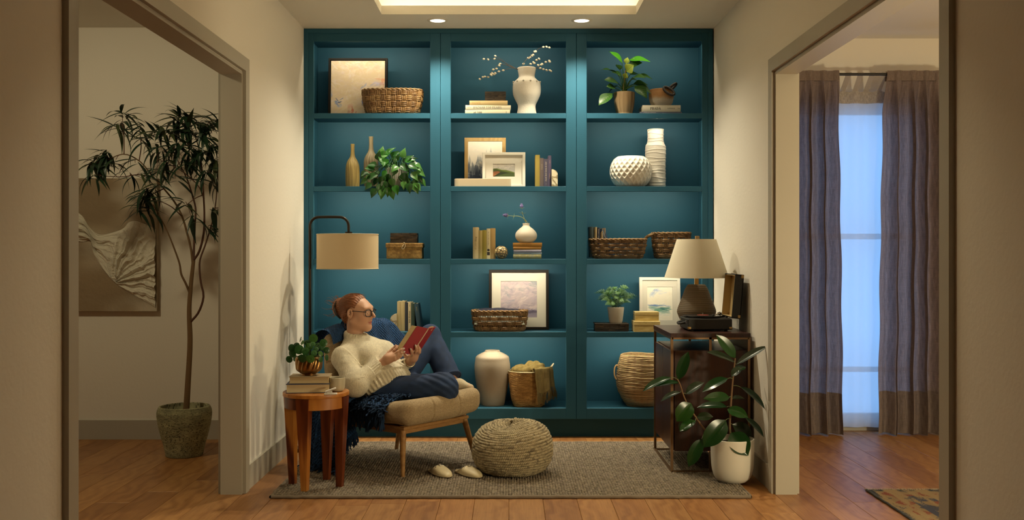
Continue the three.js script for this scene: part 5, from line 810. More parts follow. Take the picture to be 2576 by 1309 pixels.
  mesh('cup', lathe([[0.0002, 0.003], [mr * 0.62, 0.001], [mr * 0.82, 0.006], [mr * 0.93, 0.018], [mr * 0.985, 0.04], [mr, mh - 0.002], [mr * 0.985, mh], [mr * 0.93, mh - 0.002], [mr * 0.90, 0.03], [mr * 0.7, 0.010], [0.0002, 0.008]], 48), std(C(0.50, 0.45, 0.32), 0.4), mug);
  mesh('coffee', cyl(mr * 0.91, mr * 0.91, 0.001, 32, 0, mh - 0.020, 0), std(C(0.05, 0.03, 0.02), 0.2), mug);
  const zc2 = 1.52, Tc = (CAM - zc2) / CAM / PX, clip = thing('white_clip', 'small white hinged clip stand next to the cup on the stool', 'gadget', [(832 - 1280) * Tc, y0, zc2], 0.1), plastic = std(C(0.72, 0.69, 0.64), 0.4);
  mesh('base', rbox(0.064, 0.007, 0.035, 0.003, 0, 0.0035, 0), plastic, clip); mesh('post', rbox(0.026, 0.012, 0.02, 0.002, -0.006, 0.012, 0), plastic, clip); mesh('arm', rot(rbox(0.056, 0.007, 0.03, 0.003), 0, 0, 0.33).translate(-0.001, 0.023, 0), plastic, clip);
}
// ---------------------------------------------------------------- floor lamp
const bronze = std(C(0.030, 0.022, 0.016), 0.38, { metalness: 0.7 });
const shadeLinen = (r, g, b, rx, ry) => phys(C(r, g, b), 0.95, { bumpMap: rep(weaveBump, rx * 2, ry * 2), bumpScale: 0.0006, transmission: 0.14, thickness: 0, side: THREE.DoubleSide, specularIntensity: 0.2 });
{
  const z = 0.40, T = (CAM - z) / CAM / PX, px = (780 - 1280) * T, t = thing('floor_lamp', 'dark arched floor lamp with a beige drum shade behind the armchair', 'floor lamp', [px, 0, z]);
  mesh('base', lathe([[0.0002, 0.03], [0.020, 0.03], [0.022, 0.022], [0.084, 0.020], [0.090, 0.016], [0.090, 0.002], [0.088, 0], [0.0002, 0]].reverse(), 56).translate(-0.004, 0.0, 0.0), bronze, t);
  const Y = (py) => EYE - (py - 640) * T, sx = (877 - 780) * T, top = Y(546.5), r = 0.055;
  const pts = [V(0, 0.02, 0), V(0, 0.9, 0), V(0, top - 0.09, 0)]; for (let i = 0; i <= 8; i++) { const a = i / 8 * Math.PI / 2; pts.push(V(r - r * Math.cos(a), top - r + r * Math.sin(a), 0)); } for (let i = 0; i <= 8; i++) { const a = i / 8 * Math.PI / 2; pts.push(V(sx - r + r * Math.sin(a), top - r + r * Math.cos(a), 0)); } pts.push(V(sx, Y(590), 0));
  mesh('pole', tube(pts, 0.0085, 160, 12), bronze, t);
  mesh('cap', cyl(0.022, 0.022, 0.012, 24, sx, Y(586), 0), bronze, t);
  const R = 77 * T, y1 = Y(589.5), y0 = Y(677), cx = (874.5 - 780) * T, sh = mesh('lamp_shade', merge([lathe([[R, y0], [R, y1]], 72), lathe([[R - 0.003, y1], [R - 0.003, y0]], 72)]).translate(cx, 0, 0), shadeLinen(0.64, 0.51, 0.33, 4, 1), t);
  const rim = std(C(0.52, 0.42, 0.27), 0.8); mesh('shade_rim', merge([rot(new THREE.TorusGeometry(R - 0.001, 0.0032, 6, 72), Math.PI / 2).translate(cx, y0 + 0.002, 0), rot(new THREE.TorusGeometry(R - 0.001, 0.0032, 6, 72), Math.PI / 2).translate(cx, y1 - 0.002, 0)]), rim, sh);
  mesh('spider', merge([0, 1, 2].map((i) => tube([V(cx, y1 - 0.012, 0), V(cx + Math.cos(i * 2.094) * R * 0.98, y1 - 0.008, Math.sin(i * 2.094) * R * 0.98)], 0.002, 2, 5))), bronze, sh);
  mesh('bulb', lathe(curveProf([[0.012, y1 - 0.02], [0.014, y1 - 0.05], [0.030, y1 - 0.085], [0.022, y1 - 0.115], [0.001, y1 - 0.122]], 16), 20).translate(cx, 0, 0), std(C(0.8, 0.78, 0.72), 0.3), t);
}
// ---------------------------------------------------------------- console cabinet, table lamp, record player
const CON = { x0: 0.890, x1: 1.328, z0: 0.45, z1: 1.085, top: 0.778 };
{
  const t = thing('console_cabinet', 'dark walnut cabinet on a bronze frame against the right wall', 'cabinet', [(CON.x0 + CON.x1) / 2, 0, (CON.z0 + CON.z1) / 2]);
  const w = CON.x1 - CON.x0, d = CON.z1 - CON.z0, walnut = std(C(0.33, 0.23, 0.19), 0.35, { map: walnutMap, bumpMap: grainBump, bumpScale: 0.0002 }), frame = std(C(0.23, 0.14, 0.075), 0.35, { metalness: 0.85 });
  const Yz = (py, z) => EYE - (py - 640) * (CAM - z) / CAM / PX, bt = Yz(1137, CON.z1), tp = Yz(883, CON.z1);
  mesh('top', metreUV(rbox(w + 0.004, 0.024, d + 0.004, 0.002, 0, CON.top - 0.012, 0), 0.4), walnut, t);
  const body = mesh('body', metreUV(rbox(w - 0.03, tp - bt, d - 0.03, 0.002, 0.008, (tp + bt) / 2, 0), 0.4), walnut, t);
  const dw = (d - 0.034) / 2; for (const s of [-1, 1]) { const door = mesh('door', metreUV(rbox(0.016, tp - bt - 0.008, dw - 0.003, 0.0015, -w / 2 + 0.013, (tp + bt) / 2, s * (dw / 2 + 0.0005)), 0.4, 0.3 * s, 0), walnut, t); }
  const s = 0.014, post = (x, z, y0, y1) => box(s, y1 - y0, s, x, (y0 + y1) / 2, z), X = w / 2 - s / 2, Z = d / 2 - s / 2, yb = RUGTOP;
  for (const sx of [-1, 1]) for (const sz of [-1, 1]) mesh('leg', post(sx * X, sz * Z, yb, CON.top - 0.024), frame, t);
  for (const sz of [-1, 1]) { mesh('centre_post', post(0, sz * Z, yb + 0.006, bt), frame, t); mesh('centre_post', post(0, sz * Z, tp, CON.top - 0.024), frame, t); mesh('foot_rail', box(w - s, 0.008, s, 0, yb + 0.004, sz * Z), frame, t); mesh('top_rail', box(w - s, 0.010, s, 0, CON.top - 0.029, sz * Z), frame, t); }
  for (const sx of [-1, 1]) { mesh('side_rail', box(s, 0.008, d - s * 2, sx * X, yb + 0.004, 0), frame, t); mesh('top_rail', box(s, 0.010, d - 2 * s, sx * X, CON.top - 0.029, 0), frame, t); }
}
{
  const z = 0.565, T = (CAM - z) / CAM / PX, cx = (1752 - 1280) * T, Y = (py) => EYE - (py - 640) * T - CON.top, t = thing('table_lamp', 'ribbed brown ceramic table lamp with a cream cone shade on the cabinet', 'table lamp', [cx, CON.top, z]);
  const pr = curveProf([[22 * T, Y(717)], [28 * T, Y(727)], [36 * T, Y(748)], [45 * T, Y(771)], [48.5 * T, Y(783)], [46 * T, Y(793)], [38 * T, Y(809)], [30 * T, 0.002]], 200).map(([r, y]) => [r + 0.0016 * Math.abs(Math.sin(y * Math.PI / 0.0108)) - 0.0008, Math.max(y, 0)]);
  mesh('base', lathe([[0.0003, Y(716)], [20 * T, Y(716)], ...pr, [0.0003, 0]].reverse(), 64), std(C(0.165, 0.12, 0.072), 0.6, { bumpMap: woolBump, bumpScale: 0.001 }), t);
  const brass = std(C(0.48, 0.30, 0.09), 0.3, { metalness: 1 });
  mesh('stem', box(9.5 * T, Y(690) - Y(717), 9.5 * T, 0, (Y(690) + Y(717)) / 2, 0), brass, t);
  mesh('rod', cyl(0.004, 0.004, Y(600) - Y(690), 10, 0, (Y(600) + Y(690)) / 2, 0), brass, t);
  mesh('finial', rbox(10 * T, 8 * T, 10 * T, 0.002, 2 * T, Y(598), 0), std(C(0.40, 0.27, 0.12), 0.4), t);
  const sh = mesh('lamp_shade', merge([lathe([[80 * T, Y(699)], [49 * T, Y(602.5)]], 72), lathe([[49 * T - 0.003, Y(602.5)], [80 * T - 0.003, Y(699)]], 72)]), shadeLinen(0.82, 0.75, 0.59, 3, 1), t);
  mesh('spider', merge([0, 1, 2].map((i) => tube([V(0, Y(608), 0), V(Math.cos(i * 2.094 + 0.5) * 50 * T, Y(605), Math.sin(i * 2.094 + 0.5) * 50 * T)], 0.002, 2, 5))), brass, sh);
}
{
  const x0 = 1.008, x1 = 1.258, z0 = 0.69, z1 = 0.955, y0 = CON.top, t = thing('record_player', 'black suitcase record player with its lid open on the cabinet', 'record player', [(x0 + x1) / 2, y0, (z0 + z1) / 2]);
  const w = x1 - x0, d = z1 - z0, h = 0.070, black = std(C(0.010, 0.009, 0.008), 0.5, { bumpMap: rep(woolBump, 3), bumpScale: 0.0006 }), tan = std(C(0.50, 0.36, 0.16), 0.85, { bumpMap: rep(weaveBump, 3), bumpScale: 0.0004 }), steel = std(C(0.55, 0.55, 0.55), 0.25, { metalness: 1 }), brassC = std(C(0.34, 0.22, 0.09), 0.35, { metalness: 1 });
  mesh('case', metreUV(rbox(w, h - 0.008, d, 0.006, 0, 0.008 + (h - 0.008) / 2, 0)), black, t);
  for (const sx of [-1, 1]) for (const sz of [-1, 1]) mesh('foot', cyl(0.008, 0.009, 0.009, 14, sx * (w / 2 - 0.03), 0.0045, sz * (d / 2 - 0.03)), black, t);
  for (const sx of [-1, 1]) for (const sz of [-1, 1]) mesh('corner_guard', rbox(0.022, 0.020, 0.022, 0.006, sx * (w / 2 - 0.010), 0.018, sz * (d / 2 - 0.010)), brassC, t);
  mesh('deck', box(w - 0.016, 0.003, d - 0.016, 0, h + 0.0012, 0), black, t);
  const pl = mesh('platter', cyl(0.095, 0.095, 0.006, 40, -0.015, h + 0.008, 0), std(C(0.02, 0.02, 0.02), 0.4), t);
  mesh('record', lathe([[0.0002, h + 0.0135], [0.112, h + 0.0135], [0.112, h + 0.0115], [0.0002, h + 0.0115]].reverse(), 60).translate(-0.015, 0, 0), std(C(0.012, 0.012, 0.014), 0.25), t);
  mesh('record_label', cyl(0.034, 0.034, 0.0008, 30, -0.015, h + 0.0142, 0), std(C(0.32, 0.05, 0.03), 0.6), t); mesh('spindle', cyl(0.0022, 0.0022, 0.014, 10, -0.015, h + 0.02, 0), steel, t);
  const arm = mesh('tonearm', tube([V(0.100, h + 0.026, -0.09), V(0.09, h + 0.027, -0.02), V(0.065, h + 0.025, 0.05), V(0.035, h + 0.019, 0.075)], 0.0028, 20, 8), steel, t); mesh('pivot', cyl(0.012, 0.013, 0.022, 20, 0.1, h + 0.013, -0.09), black, arm); mesh('headshell', rbox(0.012, 0.008, 0.024, 0.002, 0.03, h + 0.019, 0.08), black, arm);
  for (const z of [-0.06, 0.0, 0.075]) mesh('knob', cyl(0.008, 0.008, 0.012, 16, 0.105, h + 0.008, z), black, t);
  mesh('handle', tube([V(-w / 2, 0.045, -0.05), V(-w / 2 - 0.024, 0.04, -0.045), V(-w / 2 - 0.030, 0.036, 0), V(-w / 2 - 0.024, 0.04, 0.045), V(-w / 2, 0.045, 0.05)], 0.007, 24, 8), black, t);
  for (const s of [-1, 1]) mesh('latch', rbox(0.004, 0.022, 0.02, 0.002, -w / 2 - 0.002, 0.052, s * 0.09), steel, t);
  // lid: a shallow open box hinged on the wall side
  const H = w, th = 0.050, lid = new THREE.Group(); lid.name = 'lid'; lid.position.set(w / 2 - 0.004, h + 0.004, 0); lid.rotation.z = -0.085; t.add(lid);
  const wl = 0.007; mesh('shell', metreUV(merge([rbox(wl, H, d, 0.002, th - wl / 2, H / 2, 0), rbox(th, wl, d, 0.002, th / 2, wl / 2, 0), rbox(th, wl, d, 0.002, th / 2, H - wl / 2, 0), rbox(th, H, wl, 0.002, th / 2, H / 2, d / 2 - wl / 2), rbox(th, H, wl, 0.002, th / 2, H / 2, -d / 2 + wl / 2)])), black, lid);
  mesh('lining', metreUV(merge([box(0.002, H - 0.016, d - 0.016, th - wl - 0.001, H / 2, 0), box(th - wl, 0.002, d - 0.016, (th - wl) / 2, wl + 0.001, 0), box(th - wl, 0.002, d - 0.016, (th - wl) / 2, H - wl - 0.001, 0), box(th - wl, H - 0.016, 0.002, (th - wl) / 2, H / 2, d / 2 - wl - 0.001), box(th - wl, H - 0.016, 0.002, (th - wl) / 2, H / 2, -d / 2 + wl + 0.001)])), tan, lid);
  for (const sz of [-1, 1]) for (const y of [0.012, H - 0.012]) mesh('corner_guard', rbox(0.02, 0.022, 0.02, 0.005, th - 0.009, y, sz * (d / 2 - 0.009)), brassC, lid);
  mesh('lid_latch', rbox(0.016, 0.006, 0.03, 0.002, 0.016, H + 0.002, 0), steel, lid);
}

// ---------------------------------------------------------------- rubber plant by the right wall
{
  const z = 1.303, T = (CAM - z) / CAM / PX, x = 1.180, R = 54 * T, H = 0.228, y0 = RUGTOP;
  const pot = thing('white_planter', 'round white planter with the rubber plant by the right doorway', 'planter', [x, y0, z]);
  mesh('body', lathe([[0.0003, 0.004], [R * 0.55, 0.0], ...curveProf([[R * 0.62, 0.002], [R * 0.80, 0.02], [R * 0.93, 0.06], [R * 0.985, 0.12], [R, H - 0.004]], 30), [R - 0.002, H], [R - 0.008, H - 0.002], [R - 0.010, H - 0.05], [0.0003, H - 0.05]], 64), std(C(0.66, 0.62, 0.54), 0.5), pot); potSoil(pot, R - 0.011, H - 0.035);
  const p = thing('rubber_plant', 'rubber plant with dark glossy oval leaves in the white planter', 'plant', [x, y0 + H - 0.03, z]);
  const Z = (zx, zy, dz = 0) => at(1600 + zx * 0.3516, 800 + zy * 0.3514, z + dz).sub(p.position);
  const mats = [leafMat(0.016, 0.045, 0.016, 0.22, veins([0.8, 0.95, 0.8], [1.0, 1.0, 0.85], 7, 14, 0.12)), leafMat(0.022, 0.036, 0.014, 0.25), leafMat(0.028, 0.07, 0.02, 0.22, veins([0.8, 0.95, 0.75], [1, 1, 0.8], 8, 14, 0.15))], bark = std(C(0.20, 0.11, 0.05), 0.7), stemG = std(C(0.10, 0.12, 0.04), 0.6);
  const s1 = [V(0.004, -0.02, -0.01), Z(672, 800), Z(678, 640), Z(688, 500), Z(698, 400), Z(710, 290)], s2 = [V(-0.03, -0.02, -0.02), Z(560, 860), Z(495, 805), Z(430, 715), Z(385, 650), Z(345, 570), Z(312, 470), Z(295, 440)];
  mesh('stem', taper(s1, [0.006, 0.0055, 0.005, 0.004, 0.003], 40, 8), bark, p); mesh('stem', taper(s2, [0.006, 0.005, 0.0045, 0.004, 0.003], 44, 8), bark, p);
  const L = [[710, 285, 585, 125, 85, 2, 0, .04, 1], [705, 318, 520, 235, 56, 1, .01, .08, 1], [718, 335, 940, 190, 46, 1, 0, .03, 1], [690, 385, 790, 345, 40, 0, -.01, -.06, 1], [752, 365, 682, 420, 48, 1, .04, .05, 1], [655, 435, 485, 530, 55, 0, .02, .08, 1], [750, 498, 940, 655, 50, 0, .02, .04, .9], [668, 570, 510, 600, 72, 2, .02, .10, 1], [650, 640, 428, 640, 54, 0, 0, -.04, 1], [690, 580, 792, 576, 32, 1, -.02, -.07, 1], [655, 655, 792, 722, 80, 2, .03, .10, 1], [780, 715, 926, 856, 40, 0, .03, .06, .8], [640, 735, 512, 942, 132, 0, .05, .11, 1], [680, 825, 788, 995, 142, 0, .06, .13, 1], [690, 765, 842, 885, 104, 1, -.02, -.02, 1], [470, 868, 390, 1075, 86, 0, .05, .09, 1], [392, 612, 312, 752, 118, 2, .03, .07, 1], [425, 738, 318, 812, 50, 2, .04, .08, 1], [402, 690, 322, 840, 82, 1, -.03, -.04, 1], [436, 712, 552, 722, 60, 1, 0, .03, 1], [308, 465, 146, 490, 36, 0, 0, .05, 1], [250, 428, 50, 525, 46, 0, .01, .04, 1], [318, 533, 166, 600, 40, 1, 0, -.03, 1], [303, 442, 375, 243, 76, 0, 0, .01, 1], [356, 546, 482, 458, 58, 1, 0, .03, 1]];
  const stemPoints = [...new THREE.CatmullRomCurve3(s1).getPoints(40), ...new THREE.CatmullRomCurve3(s2).getPoints(40)];
  reseed(5);
  for (const [bx0, by0, tx, ty, w, m, d0, d1] of L) {
    const a = Z(bx0, by0, d0), b = Z(tx, ty, d1), l = a.distanceTo(b), up = a.y < b.y - 0.02, face = V(rr(-.2, .2), w < 60 ? 1.4 : 0.5, 0.9);
    const lf = mesh('leaf', leafTo(leaf(l, w * 0.3516 * T * (w < 60 ? 1.5 : 1.08), { droop: up ? 0.25 : 0.55, fold: 0.28, pts: [0.08, 0.66, 0.93, 1, 1, 0.88, 0.55, 0.03], nu: 6, nv: 14 }), a, b.clone().sub(a).normalize().add(V(0, up ? 0.05 : 0.2, 0)), face), mats[m], p);
    let best = stemPoints[0]; for (const q of stemPoints) if (q.distanceTo(a) < best.distanceTo(a)) best = q; if (best.distanceTo(a) > 0.004) mesh('stalk', taper([best, best.clone().lerp(a, 0.5).add(V(0, 0.004, 0)), a], [0.0024, 0.002, 0.0018], 8, 6), stemG, lf);
  }
}
// ---------------------------------------------------------------- left room: tree, pot, relief panel
{
  const c = onFloor(464, 1146), z = c.z, T = (CAM - z) / CAM / PX;
  const pot = thing('stone_planter', 'tall speckled green-grey planter with the indoor tree in the left room', 'planter', [c.x, 0, z]);
  const Y = (py) => EYE - (py - 640) * T, top = Y(1022), stone = std(C(0.46, 0.44, 0.28), 0.8, { map: tex(256, 256, (u, v, x, y) => { const k = 0.62 + 0.4 * fbm(u * 16, v * 16, 171, 4, 16, 16) + 0.1 * vnoise(u * 3, v * 60, 172, 3, 60), d = hash(x >> 1, y >> 1, 173) > 0.86 ? 0.55 : 1; return [k * d, k * d, k * d * 0.95]; }), bumpMap: rep(woolBump, 2), bumpScale: 0.004 });
  mesh('body', lathe([[0.0003, 0.002], [44 * T, 0.0], ...curveProf([[45 * T, 0.004], [50 * T, top * 0.2], [60 * T, top * 0.5], [66 * T, top * 0.76], [66.5 * T, top * 0.9], [62 * T, top]], 40), [58 * T, top + 0.002], [56 * T, top - 0.006], [58 * T, top - 0.06], [0.0003, top - 0.06]], 56), stone, pot); potSoil(pot, 57 * T, top - 0.05);
  const tr = thing('indoor_tree', 'slim indoor tree with long narrow dark leaves in the left room', 'tree', [c.x, top - 0.05, z]);
  const P = (px, py, dz = 0) => at(px, py, z + dz).sub(tr.position), bark = std(C(0.30, 0.18, 0.085), 0.8, { bumpMap: rep(woolBump, 1, 4), bumpScale: 0.004 }), twig = std(C(0.10, 0.042, 0.024), 0.75);
  mesh('trunk', taper([P(468, 1040), P(473, 960), P(478, 860), P(476, 780), P(479, 730), P(483, 690), P(487, 655)], [0.0190, 0.0175, 0.0165, 0.0155, 0.014, 0.0125, 0.011], 50, 12), bark, tr);
  // branches: [points, radii], depth in metres after px, py
  const B = [
    [[478, 740, 0], [468, 715, .02], [456, 690, .03], [452, 665, .03], [440, 630, .04], [422, 585, .05], [402, 545, .06], [385, 515, .07]], [[485, 665, 0], [480, 625, -.01], [470, 585, -.02], [458, 545, -.02], [440, 510, -.01], [412, 475, 0], [385, 445, .02], [350, 405, .04], [312, 388, .06], [270, 402, .08], [225, 415, .1]],
    [[487, 655, 0], [500, 635, .02], [512, 590, .04], [514, 540, .05], [512, 490, .05], [510, 450, .05], [505, 400, .04], [495, 355, .03], [480, 320, .02]], [[478, 812, 0], [500, 785, .03], [512, 745, .04], [506, 715, .04], [502, 680, .04], [503, 655, .04], [515, 620, .03], [528, 580, .02], [538, 540, .0], [545, 480, -.02], [540, 420, -.04]],
    [[487, 655, 0], [488, 620, -.03], [490, 570, -.05], [492, 525, -.06], [485, 495, -.07], [470, 450, -.08], [445, 400, -.09], [420, 350, -.1]], [[514, 500, .05], [500, 470, .08], [470, 440, .12], [430, 415, .14], [395, 400, .15]],
    [[312, 388, .06], [312, 350, .04], [310, 320, .03], [308, 300, .02]], [[350, 405, .04], [355, 370, .02], [352, 330, 0]], [[385, 445, .02], [345, 440, .08], [310, 445, .1], [255, 443, .12]], [[412, 475, 0], [380, 490, .06], [350, 500, .1]], [[458, 545, -.02], [430, 520, .04], [395, 505, .08], [365, 505, .1]], [[505, 400, .04], [475, 370, .08], [440, 345, .1], [400, 320, .1]], [[545, 480, -.02], [560, 430, 0], [575, 370, .02]], [[495, 355, .03], [515, 320, .04], [535, 300, .05]], [[538, 540, 0], [560, 520, .03], [580, 520, .04]], [[512, 490, .05], [490, 500, .12], [470, 515, .15]],
  ];
  const tips = [];
  B.forEach((b, i) => { const v = b.map((q) => P(...q)), r = i < 5 ? [0.0075, 0.0062, 0.005, 0.0036, 0.002] : [0.0035, 0.0028, 0.0018]; mesh('branch', taper(v, r, 36, 7), i < 2 ? bark : twig, tr); const cv = new THREE.CatmullRomCurve3(v); for (let u = i < 5 ? 0.55 : 0.35; u <= 1.001; u += i < 5 ? 0.09 : 0.16) tips.push([cv.getPoint(u), cv.getTangent(Math.min(u, 0.99))]); });
  const gm = [leafMat(0.022, 0.05, 0.024, 0.35), leafMat(0.014, 0.036, 0.018, 0.35), leafMat(0.045, 0.06, 0.022, 0.4)];
  const shapes = [0, 1, 2, 3].map((i) => leaf(1, 0.155, { droop: 0.35 + i * 0.28, fold: 0.3, pts: [0.1, 0.75, 1, 0.9, 0.62, 0.3, 0.02], nu: 2, nv: 9 }));
  reseed(91);
  // tufts of leaves along the branch ends, plus loose sprays over the crown: [px, py, depth, how many, spread]
  const tufts = [[310, 292, .02, 6], [300, 315, .04, 6], [255, 395, .08, 7], [235, 412, .1, 7], [270, 385, .08, 6], [235, 445, .1, 3], [290, 405, .09, 4], [455, 295, .03, 7], [440, 300, .05, 6], [480, 300, .03, 7], [500, 310, .0, 7], [520, 315, .05, 7], [545, 310, .03, 7], [465, 330, .08, 8], [490, 345, .1, 8], [515, 345, .1, 8], [430, 335, .1, 7], [405, 325, .1, 6], [445, 365, .12, 8], [475, 375, .14, 8], [505, 380, .12, 8], [535, 370, .08, 8], [385, 345, .06, 5], [360, 350, .03, 5], [355, 320, 0, 4], [400, 375, .1, 6], [540, 400, .06, 7], [420, 400, .14, 5], [460, 405, .15, 6], [520, 430, .1, 5], [395, 425, .14, 5], [360, 440, .1, 4], [375, 480, .09, 5], [360, 500, .1, 5], [350, 520, .1, 4], [395, 470, .06, 4], [330, 440, .1, 3], [540, 460, .05, 5], [465, 510, .15, 3], [480, 545, .14, 3], [535, 530, .06, 5], [520, 575, .05, 4], [385, 530, .08, 2], [440, 450, .1, 3], [340, 410, .06, 3]];
  let made = 0; const rest = [];
  for (const [px, py, dz, n] of tufts) for (let k = 0; k < n * 2; k++) {
    const o = P(px + rr(-9, 9), py + rr(-9, 9), dz + rr(-.03, .03)), side = (px - 430) / 160, a = rr(0, 6.2832), d = V(Math.cos(a) + side * 0.4, rr(-0.75, 0.75) - (py > 360 ? 0.35 : -0.1), Math.sin(a) * 0.8).normalize(), Ln = rr(0.115, 0.20);
    const g = shapes[Math.floor(rnd() * 4)], m = mesh('leaf', g, gm[Math.floor(rnd() * 3)]), y = d, f = V(0, 1, 0.35), x = new THREE.Vector3().crossVectors(y, f).normalize(), zz = new THREE.Vector3().crossVectors(x, y); m.matrixAutoUpdate = true; const q = new THREE.Quaternion().setFromRotationMatrix(new THREE.Matrix4().makeBasis(x, y, zz)); m.quaternion.copy(q); m.position.copy(o); m.scale.set(Ln * rr(0.8, 1.2), Ln, Ln); if (k < n && made < 300) { tr.add(m); made++; } else { m.updateMatrix(); rest.push(clean(g.clone().applyMatrix4(m.matrix))); }
  }
  const more = mesh('foliage', mergeGeometries(rest), gm[1], tr); more.userData.kind = 'stuff';
  reseed(17); for (const [px, py, dz] of tufts) { const o = P(px, py, dz); let best = tips[0]; for (const q of tips) if (q[0].distanceTo(o) < best[0].distanceTo(o)) best = q; if (best[0].distanceTo(o) > 0.01) mesh('twig', taper([best[0], best[0].clone().lerp(o, 0.5).add(V(0, 0.01, 0)), o], [0.0022, 0.0017, 0.0012], 8, 5), twig, tr); }
}
{
  // white relief panel: draped fabric in plaster
  const z = 0.032, x1 = shelfX(401, z), x0 = -3.15, y1 = EYE - (450 - 640) * (CAM - z) / CAM / PX, y0 = EYE - (783 - 640) * (CAM - z) / CAM / PX, W = x1 - x0, H = y1 - y0, D = 0.045;
  const t = thing('relief_panel', 'beige wall panel with white plaster drapery in relief in the left room', 'artwork', [x1 - W / 2, y0, z]);
  const ground = std(C(0.60, 0.56, 0.48), 0.85, { map: tex(256, 256, (u, v) => { const k = 0.8 + 0.2 * fbm(u * 3, v * 10, 181, 4, 3, 10), s = fbm(u * 2, v * 3, 182, 3, 2, 3); return mix3([k, k * 0.97, k * 0.93], [k * 0.78, k * 0.70, k * 0.6], smooth(0.45, 0.7, s)); }), bumpMap: rep(plasterBump, 2), bumpScale: 0.003 });
  mesh('board', metreUV(rbox(W, H, D, 0.003, 0, H / 2, D / 2)), ground, t);
  const plaster = std(C(0.70, 0.65, 0.54), 0.7, { bumpMap: rep(plasterBump, 3), bumpScale: 0.004, name: 'plaster' });
  // outline of the drapery in picture points, upper and lower edge from left to right
  const up = [[60, 480], [120, 500], [190, 528], [215, 545], [232, 570], [256, 590], [300, 583], [318, 575], [332, 560], [348, 557], [365, 562], [385, 570], [399, 578]], lo = [[60, 640], [120, 625], [190, 606], [215, 609], [238, 606], [246, 640], [262, 672], [290, 705], [318, 727], [345, 743], [370, 756], [390, 768], [399, 775]];
  const curve = (l) => new THREE.CatmullRomCurve3(l.map(([a, b]) => V(shelfX(a, z) - t.position.x, EYE - (b - 640) * (CAM - z) / CAM / PX - y0, 0))), cu = curve(up), cl = curve(lo);
  const fanC = V(shelfX(292, z) - t.position.x, EYE - (712 - 640) * (CAM - z) / CAM / PX - y0, 0);
  const sh = surf(220, 140, (u, v) => {
    const a = cl.getPoint(u), b = cu.getPoint(u), p = a.clone().lerp(b, v), e = Math.pow(Math.sin(Math.PI * clamp(v, 0.001, 0.999)), 0.35);
    const w = fbm(p.x * 9 + 40, p.y * 9 + 40, 191, 3), rid = (s) => 1 - Math.abs(((s % 1) + 1) % 1 * 2 - 1), fan = smooth(0.42, 0.62, u), an = Math.atan2(p.y - fanC.y, p.x - fanC.x);
    const f = lerp(0.75 * Math.pow(rid(v * 3.2 + u * 1.4 + w * 0.9), 1.7) + 0.25 * Math.pow(rid(v * 9 - u * 6 + w * 2), 2), 0.62 * Math.pow(rid(an * 3.1 + w * 1.3), 2.6) + 0.3 * Math.pow(rid(an * 7.3 + w * 2.6 + 0.3), 3) + 0.18 * Math.pow(rid(v * 3 + u * 5 + w * 3), 3), fan) + 0.12 * fbm(p.x * 40 + 9, p.y * 40 + 9, 192, 3);
    p.x += 0.006 * (w - 0.5); return V(p.x, p.y, D + 0.001 + e * (0.010 + 0.048 * f));
  });
  mesh('drapery', sh, plaster, t);
}
